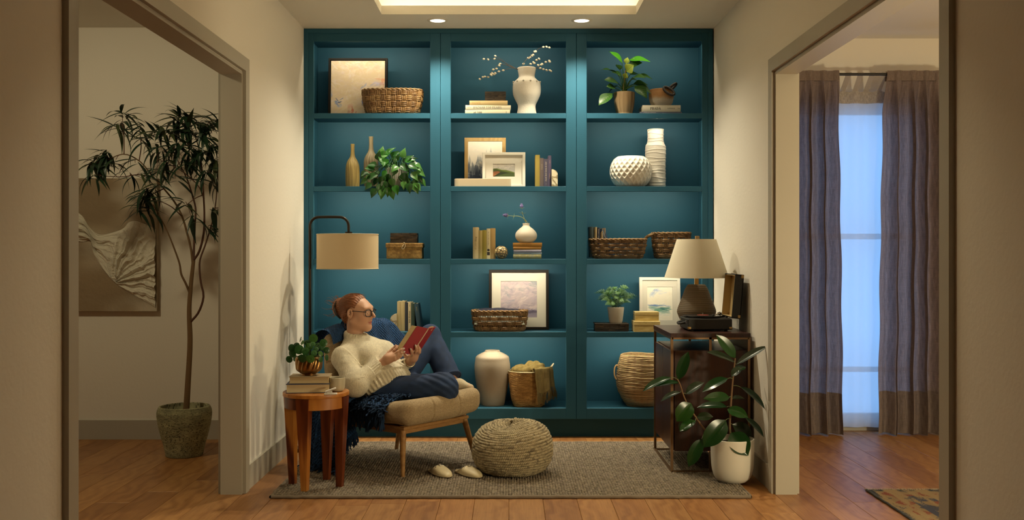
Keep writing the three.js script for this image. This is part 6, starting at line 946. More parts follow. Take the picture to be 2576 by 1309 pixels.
// ---------------------------------------------------------------- right room: window wall, curtains, rug
{
  const ZW = -0.30, T = (CAM - ZW) / CAM / PX, X = (px) => (px - 1280) * T, Y = (py) => EYE - (py - 640) * T, wx0 = X(1985), wx1 = X(2330), wy1 = Y(268), wy0 = Y(1062), a = HALF + WT;
  struct('wall_right_room_back', metreUV(merge([span(a, wx0, 0, CEIL, ZW - 0.14, ZW), span(wx1, RX, 0, CEIL, ZW - 0.14, ZW), span(wx0, wx1, wy1, CEIL, ZW - 0.14, ZW), span(wx0, wx1, 0, wy0, ZW - 0.14, ZW)])), wallPaint);
  struct('baseboard_right_room', metreUV(merge([span(a, wx0, 0, 0.125, ZW, ZW + 0.013), span(wx1, RX, 0, 0.125, ZW, ZW + 0.013), span(wx0, wx1, 0, wy0 - 0.005, ZW, ZW + 0.013)])), trimPaint);
  const win = new THREE.Group(); win.name = 'window_1'; win.userData = { kind: 'structure' }; scene.add(win);
  const fp = std(C(0.55, 0.53, 0.50), 0.5), fr = (g) => mesh('window_frame', g, fp, win), zf = ZW - 0.09, fd = 0.05;
  fr(span(wx0, wx0 + 0.05, wy0, wy1, zf, zf + fd)); fr(span(wx1 - 0.05, wx1, wy0, wy1, zf, zf + fd)); fr(span(wx0 + 0.05, wx1 - 0.05, wy1 - 0.05, wy1, zf, zf + fd)); fr(span(wx0 + 0.05, wx1 - 0.05, wy0, wy0 + 0.05, zf, zf + fd)); fr(span(wx0 + 0.05, wx1 - 0.05, Y(602), Y(588), zf, zf + fd)); fr(span(wx0 + 0.05, wx1 - 0.05, Y(938), Y(926), zf, zf + fd));
  const glass = phys(C(0.95, 0.97, 1), 0.0, { transmission: 1, thickness: 0 }); for (const [p, q] of [[Y(588), wy1 - 0.05], [Y(926), Y(602)], [wy0 + 0.05, Y(938)]]) mesh('pane', span(wx0 + 0.05, wx1 - 0.05, p, q, zf + 0.02, zf + 0.024), glass, win);
  mesh('window_sill', metreUV(span(wx0 - 0.02, wx1 + 0.02, wy0 - 0.03, wy0, ZW - 0.03, ZW + 0.03)), trimPaint, win);
  // rod
  const ZC = -0.10, Tc = (CAM - ZC) / CAM / PX, xc = (px) => (px - 1280) * Tc, yc = (py) => EYE - (py - 640) * Tc, rodY = yc(187), black = std(C(0.012, 0.011, 0.011), 0.45);
  const rod = thing('curtain_rod', 'black curtain rod above the window of the right room', 'curtain rod', [xc(2160), rodY, ZC]);
  mesh('rod', rot(cyl(0.0095, 0.0095, xc(2400) - xc(1940), 16), 0, 0, Math.PI / 2).translate(xc(2170) - xc(2160), 0, 0), black, rod);
  for (const px of [1960, 2394]) mesh('bracket', box(0.02, 0.03, ZC - ZW - 0.002, xc(px) - xc(2160), 0, (ZW - ZC) / 2 + 0.001), black, rod);
  for (const px of [1940, 2400]) mesh('finial', new THREE.SphereGeometry(0.014, 16, 12).translate(xc(px) - xc(2160), 0, 0), black, rod);
  const linen = phys(C(0.40, 0.315, 0.30), 0.8, { side: THREE.DoubleSide, transmission: 0.5, thickness: 0, map: rep(weaveTone, 3, 6), bumpMap: rep(weaveBump, 4, 8), bumpScale: 0.0006, specularIntensity: 0.15 }), sheerM = phys(C(0.80, 0.78, 0.74), 0.80, { side: THREE.DoubleSide, transmission: 0.72, thickness: 0, specularIntensity: 0.1 }), hemM = phys(C(0.27, 0.21, 0.19), 0.95, { side: THREE.DoubleSide, transmission: 0.06, thickness: 0, map: rep(weaveTone, 3, 1), bumpMap: rep(weaveBump, 4, 1), bumpScale: 0.0006, specularIntensity: 0.15 });
  const curtain = (label, p0, p1, b0, b1, folds, s, hemPy) => {
    const t = thing('linen_curtain', label, 'curtain', [xc((p0 + p1) / 2), 0, ZC], 0, 'brown linen curtains of the right room'), x0 = xc(p0) - t.position.x, x1 = xc(p1) - t.position.x, q0 = xc(b0) - t.position.x, q1 = xc(b1) - t.position.x, yb = yc(1098) > 0.006 ? yc(1098) : 0.008, hem = yc(hemPy), top = rodY + 0.016;
    const pt = (u, y) => { const k = (top - y) / (top - yb), w = folds, g = smooth(0, 0.12, k), ph = u * w * 6.2832 + s + 0.6 * Math.sin(u * 5 + s) + 0.25 * Math.sin(k * 3 + u * 9); const zz = lerp(0.012, 0.045, g) * Math.sin(ph) + 0.016 * Math.sin(u * w * 2.3 * 6.28 + s * 2) * g; return V(lerp(lerp(x0, x1, u), lerp(q0, q1, u), k) + 0.016 * Math.cos(ph) * g + 0.004 * Math.sin(k * 26 + s), y, zz + 0.014 * (1 - g)); };
    mesh('cloth', surf(150, 60, (u, v) => pt(u, lerp(hem, rodY - 0.045, v))), linen, t); mesh('hem', surf(150, 8, (u, v) => pt(u, lerp(yb + 0.004 * Math.sin(u * 20), hem, v))), hemM, t);
    mesh('heading', surf(150, 5, (u, v) => { const p = pt(u, lerp(rodY - 0.045, top + 0.006, v)); p.z = Math.max(p.z, 0.0105) + 0.002; return p; }), hemM, t);
    mesh('rod_pocket', surf(150, 5, (u, v) => { const p = pt(u, lerp(rodY - 0.045, top + 0.004, v)); p.z = -0.0125 - 0.004 * Math.sin(u * folds * 20); return p; }), hemM, t);
  };
  curtain('brown linen curtain left of the window gap in the right room', 1962, 2108, 1955, 2118, 4.4, 0.4, 990);
  curtain('brown linen curtain right of the window gap in the right room', 2228, 2380, 2214, 2386, 4.6, 2.1, 986);
  const t = thing('sheer_curtain', 'white sheer tab-top curtain glowing blue between the brown curtains', 'curtain', [xc(2165), 0, ZC - 0.115]), hx = xc(2345) - xc(2165), syT = yc(222), syB = yc(1083);
  mesh('cloth', surf(120, 40, (u, v) => V(lerp(-hx, hx, u), lerp(syB, syT, v) - (v > 0.97 ? 0.010 * Math.pow(Math.sin(u * 12 * Math.PI), 2) * (v - 0.97) / 0.03 : 0), 0.012 * Math.sin(u * 40) + 0.006 * Math.sin(u * 17 + 2))), sheerM, t);
  const band = phys(C(0.60, 0.54, 0.48), 0.9, { side: THREE.DoubleSide, transmission: 0.25, thickness: 0, map: rep(weaveTone, 3, 1), specularIntensity: 0.1 });
  mesh('top_band', surf(120, 4, (u, v) => V(lerp(-hx, hx, u), lerp(syT - 0.085, syT + 0.002, v) - 0.010 * Math.pow(Math.sin(u * 12 * Math.PI), 2) * v, 0.012 * Math.sin(u * 40) + 0.006 * Math.sin(u * 17 + 2) + 0.003)), band, t);
  for (let i = 0; i < 13; i++) { const px = 2130 + (i - 3) * 66 * 0.5; const u = i / 12; mesh('tab', surf(2, 8, (a2, v) => { const y = lerp(syT, rodY + 0.013, Math.min(1, v * 1.25)); return V(lerp(-hx, hx, u) + (a2 - 0.5) * 0.036, y, v > 0.8 ? lerp(0.128, 0.11, (v - 0.8) * 5) : lerp(0.012 * Math.sin(u * 40), 0.128, v / 0.8)); }), band, t); }
  // patterned rug
  const rx0 = 2172, c0 = onFloor(2180, 1236), rug = thing('patterned_rug', 'worn red and blue patterned rug with fringe in the right room', 'rug', [c0.x, 0, c0.z], 0), rw = 1.6, rd = 2.2;
  rug.rotation.y = 0.0;
  const kil = tex(512, 512, (u, v, x, y) => { const n = fbm(u * 10, v * 10, 211, 4), wear = fbm(u * 50, v * 9, 212, 3), e = Math.min(u, 1 - u, v, 1 - v); const tri = Math.abs(((u * 9) % 1) - 0.5) + Math.abs(((v * 12) % 1) - 0.5), motif = tri < 0.32, m2 = tri > 0.66; let c = mix3([0.52, 0.43, 0.30], [0.58, 0.50, 0.38], n); if (motif) c = [0.50, 0.24, 0.17]; if (m2) c = [0.24, 0.24, 0.30]; if (e > 0.05 && e < 0.062) c = [0.46, 0.20, 0.15]; if (e > 0.085 && e < 0.11) c = [0.22, 0.24, 0.33]; if (e < 0.016) c = [0.16, 0.19, 0.24]; return mix3(c, [0.60, 0.52, 0.38], smooth(0.42, 0.62, wear + 0.25 * (hash(x, y, 8) - 0.5))); });
  mesh('pile', move(new THREE.BoxGeometry(rw, 0.007, rd), rw / 2, 0.0036, rd / 2), std(C(0.82, 0.78, 0.74), 0.95, { map: kil, bumpMap: rep(weaveBump, 10), bumpScale: 0.0015 }), rug);
  const cordM = std(C(0.10, 0.11, 0.13), 0.9, { bumpMap: rep(woolBump, 1, 1), bumpScale: 0.004 }), pts = []; reseed(71); for (let i = 0; i <= 80; i++) pts.push(V(rr(-.003, .003), 0.006, i / 80 * rd)); mesh('edge_cord', tube(pts, 0.006, 160, 6), cordM, rug);
  const fr2 = []; for (let i = 0; i < 200; i++) { const x = i / 200 * rw + rr(-.003, .003); fr2.push(tube([V(x, 0.005, 0.002), V(x + rr(-.006, .006), 0.006, -0.015), V(x + rr(-.012, .012), 0.003, -0.034)], 0.0022, 4, 4)); } const fm = mesh('fringe', merge(fr2), std(C(0.50, 0.43, 0.33), 0.9), rug); fm.userData.kind = 'stuff';
}

// globe floor lamp in the right room, beyond the near door casing
{
  const t = thing('globe_lamp', 'globe floor lamp standing in the right room outside the picture', 'floor lamp', [2.75, 0, 4.1]);
  mesh('base', lathe([[0.0003, 0.02], [0.11, 0.018], [0.12, 0.01], [0.12, 0], [0.0003, 0]].reverse(), 40), bronze, t); mesh('pole', cyl(0.01, 0.01, 0.72, 14, 0, 0.38, 0), bronze, t);
  mesh('globe_bulb', new THREE.SphereGeometry(0.16, 32, 20).translate(0, 0.89, 0), std(C(0.9, 0.88, 0.82), 0.5, { emissive: C(1, 0.8, 0.55), emissiveIntensity: 1.5 }), t);
  const l = new THREE.PointLight(WARM, GLOBE, 0, 2); l.name = 'globe_light'; l.position.set(2.75, 0.89, 4.1); l.shadow.radius = 7.5; l.castShadow = true; scene.add(l);
}

// ---------------------------------------------------------------- smooth solids from distance fields (surface nets)
function iso(f, lo, hi, cell, colorOf) {
  const n = [0, 1, 2].map((k) => Math.ceil((hi[k] - lo[k]) / cell) + 1), [nx, ny, nz] = n, F = new Float32Array(nx * ny * nz), B = 4, id = (i, j, k) => (k * ny + j) * nx + i, br = cell * B * 0.9;
  for (let k = 0; k < nz; k += B) for (let j = 0; j < ny; j += B) for (let i = 0; i < nx; i += B) {
    const d = f(lo[0] + (i + B / 2 - 0.5) * cell, lo[1] + (j + B / 2 - 0.5) * cell, lo[2] + (k + B / 2 - 0.5) * cell), far = Math.abs(d) > br * 1.6 + 0.006;
    for (let c = k; c < Math.min(nz, k + B); c++) for (let b = j; b < Math.min(ny, j + B); b++) for (let a = i; a < Math.min(nx, i + B); a++) F[id(a, b, c)] = far ? d : f(lo[0] + a * cell, lo[1] + b * cell, lo[2] + c * cell);
  }
  const V2 = new Int32Array(nx * ny * nz).fill(-1), pos = [], nor = [], col = [], idx = [], e = cell * 0.4;
  for (let k = 0; k < nz - 1; k++) for (let j = 0; j < ny - 1; j++) for (let i = 0; i < nx - 1; i++) {
    let m = 0, x = 0, y = 0, z = 0, c = 0; const v = [];
    for (let q = 0; q < 8; q++) { const s = F[id(i + (q & 1), j + (q >> 1 & 1), k + (q >> 2))]; v.push(s); if (s < 0) m |= 1 << q; }
    if (m === 0 || m === 255) continue;
    for (let a = 0; a < 8; a++) for (const bit of [1, 2, 4]) { const b = a | bit; if (b === a || ((m >> a) & 1) === ((m >> b) & 1)) continue; const t = v[a] / (v[a] - v[b]); x += (a & 1) + (bit === 1 ? t : 0); y += (a >> 1 & 1) + (bit === 2 ? t : 0); z += (a >> 2) + (bit === 4 ? t : 0); c++; }
    const p = [lo[0] + (i + x / c) * cell, lo[1] + (j + y / c) * cell, lo[2] + (k + z / c) * cell];
    V2[id(i, j, k)] = pos.length / 3; pos.push(...p);
    const g = V(f(p[0] + e, p[1], p[2]) - f(p[0] - e, p[1], p[2]), f(p[0], p[1] + e, p[2]) - f(p[0], p[1] - e, p[2]), f(p[0], p[1], p[2] + e) - f(p[0], p[1], p[2] - e)).normalize(); nor.push(g.x, g.y, g.z); if (colorOf) col.push(...colorOf(p, g));
  }
  const quad = (a, b, c, d, flip) => { if (a < 0 || b < 0 || c < 0 || d < 0) return; flip ? idx.push(a, c, b, a, d, c) : idx.push(a, b, c, a, c, d); };
  for (let k = 1; k < nz - 1; k++) for (let j = 1; j < ny - 1; j++) for (let i = 1; i < nx - 1; i++) {
    const s = F[id(i, j, k)] < 0;
    if (s !== F[id(i + 1, j, k)] < 0) quad(V2[id(i, j - 1, k - 1)], V2[id(i, j, k - 1)], V2[id(i, j, k)], V2[id(i, j - 1, k)], !s);
    if (s !== F[id(i, j + 1, k)] < 0) quad(V2[id(i - 1, j, k - 1)], V2[id(i - 1, j, k)], V2[id(i, j, k)], V2[id(i, j, k - 1)], !s);
    if (s !== F[id(i, j, k + 1)] < 0) quad(V2[id(i - 1, j - 1, k)], V2[id(i, j - 1, k)], V2[id(i, j, k)], V2[id(i - 1, j, k)], !s);
  }
  const g = new THREE.BufferGeometry(); g.setAttribute('position', new THREE.Float32BufferAttribute(pos, 3)); g.setAttribute('normal', new THREE.Float32BufferAttribute(nor, 3)); if (colorOf) g.setAttribute('color', new THREE.Float32BufferAttribute(col, 3)); g.setIndex(idx); return metreUV(g);
}
const smin = (a, b, k) => { const h = Math.max(k - Math.abs(a - b), 0) / k; return Math.min(a, b) - h * h * k * 0.25; };
const capD = (a, b, ra, rb) => { const ax = a.x, ay = a.y, az = a.z, bx0 = b.x - ax, by0 = b.y - ay, bz0 = b.z - az, q = 1 / Math.max(1e-9, bx0 * bx0 + by0 * by0 + bz0 * bz0); return (x, y, z) => { const px = x - ax, py = y - ay, pz = z - az, t = clamp((px * bx0 + py * by0 + pz * bz0) * q); return Math.hypot(px - bx0 * t, py - by0 * t, pz - bz0 * t) - (ra + (rb - ra) * t); }; };
const ellD = (c, r, bas) => { const [X, Y, Z] = bas ?? [V(1, 0, 0), V(0, 1, 0), V(0, 0, 1)], [a, b, d] = r; return (x, y, z) => { const px = x - c.x, py = y - c.y, pz = z - c.z, u = px * X.x + py * X.y + pz * X.z, v = px * Y.x + py * Y.y + pz * Y.z, w = px * Z.x + py * Z.y + pz * Z.z, k0 = Math.hypot(u / a, v / b, w / d), k1 = Math.hypot(u / (a * a), v / (b * b), w / (d * d)); return k1 < 1e-6 ? -Math.min(a, b, d) : k0 * (k0 - 1) / k1; }; };
const blend = (list, k) => (x, y, z) => { let d = list[0](x, y, z); for (let i = 1; i < list.length; i++) d = smin(d, list[i](x, y, z), k); return d; };
const n3 = (x, y, z, s) => (vnoise(x + z * 0.37, y - z * 0.21, s) + vnoise(y + 11.3, z * 1.1 + x * 0.3, s + 5) + vnoise(z - 7.7, x + y * 0.25, s + 9)) / 3 - 0.5;

// rumpled part of the olive throw lying in the tapered basket
{
  const [th, olive, hy, r1] = oliveHeap, f = blend([ellD(V(-0.035, hy + 0.006, 0), [0.075, 0.034, r1 * 0.72]), ellD(V(0.035, hy + 0.020, -0.02), [0.072, 0.040, 0.055]), ellD(V(0.055, hy + 0.012, 0.045), [0.06, 0.030, 0.05]), ellD(V(0, hy - 0.02, 0), [r1 * 0.9, 0.03, r1 * 0.78])], 0.012);
  mesh('heap', iso((x, y, z) => f(x, y, z) + 0.006 * Math.sin((x * 1.2 + z * 0.8) * 90 + 5 * n3(x * 18, y * 18, z * 18, 3)) + 0.012 * n3(x * 22, y * 22, z * 22, 9), [-0.13, hy - 0.07, -0.13], [0.15, hy + 0.09, 0.13], 0.0042), olive, th);
}
// ---------------------------------------------------------------- armchair
const CHAIR = V(-0.61, RUGTOP, 0.85), YAW = 50.3 * Math.PI / 180;
const tweed = std(C(0.47, 0.365, 0.235), 0.95, { map: tex(256, 256, (u, v, x, y) => { const k = 0.72 + 0.22 * hash(x, y >> 1, 221) + 0.2 * fbm(u * 60, v * 60, 222, 2, 60, 60) - 0.06; return [k, k * 0.98, k * 0.94]; }, true, [4, 4]), bumpMap: rep(weaveBump, 8), bumpScale: 0.0015, name: 'tweed' });
{
  const t = thing('lounge_chair', 'low beige tweed lounge chair with oak legs where the reader sits', 'armchair', CHAIR, YAW);
  const rb = (x, y, z, hx, hy, hz, r) => { const a = Math.max(Math.abs(x) - hx + r, 0), b = Math.max(Math.abs(y) - hy + r, 0), c = Math.max(Math.abs(z) - hz + r, 0); return Math.hypot(a, b, c) + Math.min(Math.max(Math.abs(x) - hx + r, Math.abs(y) - hy + r, Math.abs(z) - hz + r), 0) - r; };
  const seat = (x, y, z) => { const dish = 0.018 * Math.exp(-((x * x) / 0.04 + (z + 0.02) * (z + 0.02) / 0.05)), seam = 0.006 * (Math.exp(-Math.pow((x - 0.105) / 0.0055, 2)) + Math.exp(-Math.pow((x + 0.105) / 0.0055, 2))), cross = 0.008 * Math.exp(-Math.pow((z - 0.13) / 0.008, 2)) * smooth(0.33, 0.36, y); const roll = z > 0.2 ? 0.012 * smooth(0.2, 0.34, z) : 0; const tilt = 0.075 * (z - 0.05) + 0.02 * smooth(0.05, 0.36, x) * smooth(0, 0.3, z); return rb(x, y - 0.330 - tilt, z - 0.02, 0.305, 0.061 + roll, 0.335, 0.058) + (y > 0.33 ? dish : 0) + seam + cross; };
  mesh('seat_cushion', iso(seat, [-0.34, 0.21, -0.36], [0.34, 0.46, 0.40], 0.006), tweed, t);
  const ca = Math.cos(-0.26), sa = Math.sin(-0.26), back = (x, y, z) => { const dy = y - 0.36, dz = z + 0.275, v = dy * ca - dz * -sa, w = dy * -sa + dz * ca, bend = 0.10 * x * x * 4; const seam = 0.009 * (Math.exp(-Math.pow((x - 0.105) / 0.007, 2)) + Math.exp(-Math.pow((x + 0.105) / 0.007, 2)) + Math.exp(-Math.pow((v - 0.22) / 0.008, 2))); return rb(x, v - 0.175, w - bend + 0.02, 0.30 - 0.035 * smooth(0.15, 0.38, v), 0.215, 0.052, 0.05) + (w > bend - 0.02 ? seam : 0); };
  mesh('backrest', iso(back, [-0.34, 0.26, -0.52], [0.34, 0.80, -0.05], 0.0085), tweed, t);
  const oak = std(C(0.56, 0.42, 0.25), 0.45, { map: oakMap, bumpMap: grainBump, bumpScale: 0.0003 }), leg = (x, z, lx, lz) => { const g = taper([V(x, 0.275, z), V(lerp(x, lx, 0.5), 0.137, lerp(z, lz, 0.5)), V(lx, 0.0, lz)], [0.019, 0.016, 0.0115], 10, 12); return g; };
  for (const [x, z, lx, lz] of [[-0.24, 0.25, -0.243, 0.252], [0.24, 0.25, 0.30, 0.30], [-0.24, -0.25, -0.27, -0.33], [0.24, -0.25, 0.27, -0.33]]) mesh('leg', leg(x, z, lx, lz), oak, t);
  const bar = (x0, z0, x1, z1, h, w) => { const L = Math.hypot(x1 - x0, z1 - z0), g = metreUV(rbox(L, h, w, 0.005), 0.3, 0, 0, 0); g.rotateY(-Math.atan2(z1 - z0, x1 - x0)); return g.translate((x0 + x1) / 2, 0.246, (z0 + z1) / 2); };
  for (const b of [[-0.24, 0.25, 0.24, 0.25], [-0.24, -0.25, 0.24, -0.25], [-0.24, -0.25, -0.24, 0.25], [0.24, -0.25, 0.24, 0.25]]) mesh('rail', bar(...b, 0.036, 0.022), oak, t);
  mesh('seat_base', rbox(0.52, 0.02, 0.54, 0.006, 0, 0.262, 0.01), oak, t);
}
// ---------------------------------------------------------------- blue throw
{
  const knitT = tex(256, 256, (u, v) => { const r = v * 16, q = u * 10 + (Math.floor(r) & 1) * 0.5, a = (q % 1) - 0.5, b = (r % 1) - 0.5; return clamp(0.15 + 0.85 * Math.exp(-(Math.pow(Math.abs(a) * 2.1 - Math.abs(b) * 0.7, 2) * 5 + b * b * 2.4)) + 0.2 * (fbm(u * 50, v * 50, 231, 2, 50, 50) - 0.5)); }, false);
  const navy = std(C(0.012, 0.068, 0.205), 0.95, { bumpMap: knitT, bumpScale: 0.010, map: tex(128, 128, (u, v, x, y) => { const k = 0.7 + 0.45 * fbm(u * 24, v * 24, 232, 3, 24, 24); return [k, k, k]; }), name: 'blue wool' });
  const t = thing('blue_throw', 'chunky navy knitted throw draped over the chair and down to the floor', 'throw', CHAIR, YAW);
  const uv = (g) => metreUV(g, 0.16);
  // over the far half of the backrest
  const over = (s) => (u, v) => { const x = lerp(-0.05, 0.325, u) , top = 0.775 - 0.02 * Math.pow(Math.abs(x) / 0.3, 4) * 2, bend = -0.4 * x * x * 0.0, yaw = 0.10 * x * x * 4, wob = 0.006 * Math.sin(u * 23 + v * 4) + 0.004 * Math.sin(v * 17 + u * 5), a = v * 3; let y, z; const off = 0.012 + s + wob; if (a < 1.2) { const d = (1.2 - a) / 1.2 * 0.42; y = 0.765 - d * Math.cos(0.26); z = -0.345 + d * Math.sin(0.26) + off; } else if (a < 1.8) { const q = (a - 1.2) / 0.6 * Math.PI; y = 0.765 + Math.sin(q) * (0.026 + off); z = -0.405 + Math.cos(q) * (0.058 + off); } else { const d = (a - 1.8) / 1.2 * 0.22; y = 0.765 - d; z = -0.468 - off; } return V(x, y - (x > 0.22 ? (x - 0.22) * 0.9 * (v < 0.62 ? 1 : 0.4) : 0), z + yaw * 0.9); };
  mesh('back_fold', uv(merge([surf(50, 50, over(0.007)), surf(50, 50, (u, v) => over(0)(1 - u, v))])), navy, t);
  const over2 = (s) => (u, v) => { const p = over(s)(0.35, v); const x = lerp(-0.27, -0.13, u); return V(x, p.y - 0.012 - 0.03 * (1 - u), p.z + 0.4 * x * x * 0.9 - 0.4 * 0.08 * 0.08); };
  mesh('back_fold', uv(surf(16, 40, (u, v) => over2(0.006)(u, 0.36 + v * 0.5))), navy, t);
  // laid on the near side of the seat and hanging over the edge
  const lap = (s) => (u, v) => { const z = lerp(-0.30, 0.19, u), q = v * 1.6, wob = 0.007 * Math.sin(u * 31 + 1) * smooth(0.5, 1, v) + 0.005 * Math.sin(u * 12 + v * 9); if (q < 1) { const x = lerp(-0.08, -0.285, q); return V(x, 0.402 + s + wob - 0.02 * Math.pow(q, 5) + 0.012 * Math.exp(-Math.pow((x + 0.2) / 0.06, 2)), z); } const d = (q - 1) / 0.6; return V(-0.302 - s - wob - 0.010 * d, 0.382 - d * 0.05 * (1 + 0.3 * Math.sin(u * 19)), z); };
  mesh('seat_fold', uv(merge([surf(70, 40, (u, v) => lap(0.008)(1 - u, v)), surf(70, 40, lap(0))])), navy, t);
  // long fall at the back corner, down to the rug
  const fall = (s) => (u, v) => { const k = v, a = lerp(-0.30, -0.02, u), fold = 0.020 * Math.sin(u * 19 + 0.5 + k * 1.2) * smooth(0, 0.3, k) + 0.008 * Math.sin(u * 41 + k * 3), x = lerp(-0.296, -0.40, smooth(0.0, 0.12, k)) - 0.02 * k - fold - s, z = lerp(a, a * 1.02 - 0.03, k) + 0.01 * Math.sin(k * 5 + u * 4), y = 0.405 * (1 - k) + 0.012 + (k < 0.08 ? 0.008 : 0); return V(x + (k < 0.12 ? 0 : 0.0), Math.max(0.006, y), z); };
  mesh('long_fall', uv(merge([surf(80, 60, fall(0.008)), surf(80, 60, (u, v) => fall(-0.004)(1 - u, v))])), navy, t);
  // fall behind the seat corner
  const rear = (u, v) => { const z0 = lerp(-0.36, -0.28, u), fold = 0.014 * Math.sin(u * 16 + v * 2); return V(lerp(-0.34, 0.02, u), Math.max(0.007, 0.40 * (1 - v) + 0.01 + 0.12 * smooth(0.6, 1, u) * v), -0.40 - fold - 0.03 * v); };
  mesh('rear_fall', uv(surf(60, 40, rear)), navy, t);
  reseed(55); const strands = [[], [], []];
  const strand = (set, p, d, l, r = 0.0036) => { const pts = [p], n = 5; let q = p.clone(); for (let i = 1; i <= n; i++) { q = q.clone().addScaledVector(d, l / n).add(V(rr(-.005, .005), rr(-.004, .003), rr(-.005, .005))); q.y = Math.max(q.y, 0.005); pts.push(q); } strands[set].push(taper(pts, [r, r * 1.15, r * 0.95, r * 1.2, r * 0.8], 10, 5)); };
  for (let i = 0; i < 190; i++) { const p = lap(0.006)(rnd(), 1); strand(0, p.add(V(0, 0.006, 0)), V(rr(-.3, .02), -1, rr(-.15, .3)), rr(0.04, 0.10), rr(0.0034, 0.0052)); }
  for (let i = 0; i < 520; i++) { const u = rnd(), p = lap(0.012)(u, rr(0.1, 0.98)); strand(0, p, V(rr(-1, .1), rr(-.35, .15), rr(-.5, .8)), rr(0.025, 0.055), rr(0.003, 0.0046)); }
  for (let i = 0; i < 120; i++) { const p = fall(0.006)(rnd(), rr(0.94, 1)); strand(1, p, V(rr(-1, .25), -0.25, rr(-.5, .7)), rr(0.03, 0.075)); }
  for (let i = 0; i < 70; i++) { const p = fall(0.008)(rr(0.9, 1.0), rr(0.1, 0.98)); strand(1, p, V(rr(-.4, .3), -0.8, rr(.1, .6)), rr(0.03, 0.06), 0.003); }
  for (let i = 0; i < 60; i++) { const p = rear(rr(0.75, 1), 1); strand(2, p, V(rr(-.2, .2), -1, rr(-.2, .2)), rr(0.04, 0.08), 0.003); }
  for (const s of strands) { const m = mesh('fringe', merge(s), navy, t); m.userData.kind = 'stuff'; }
}
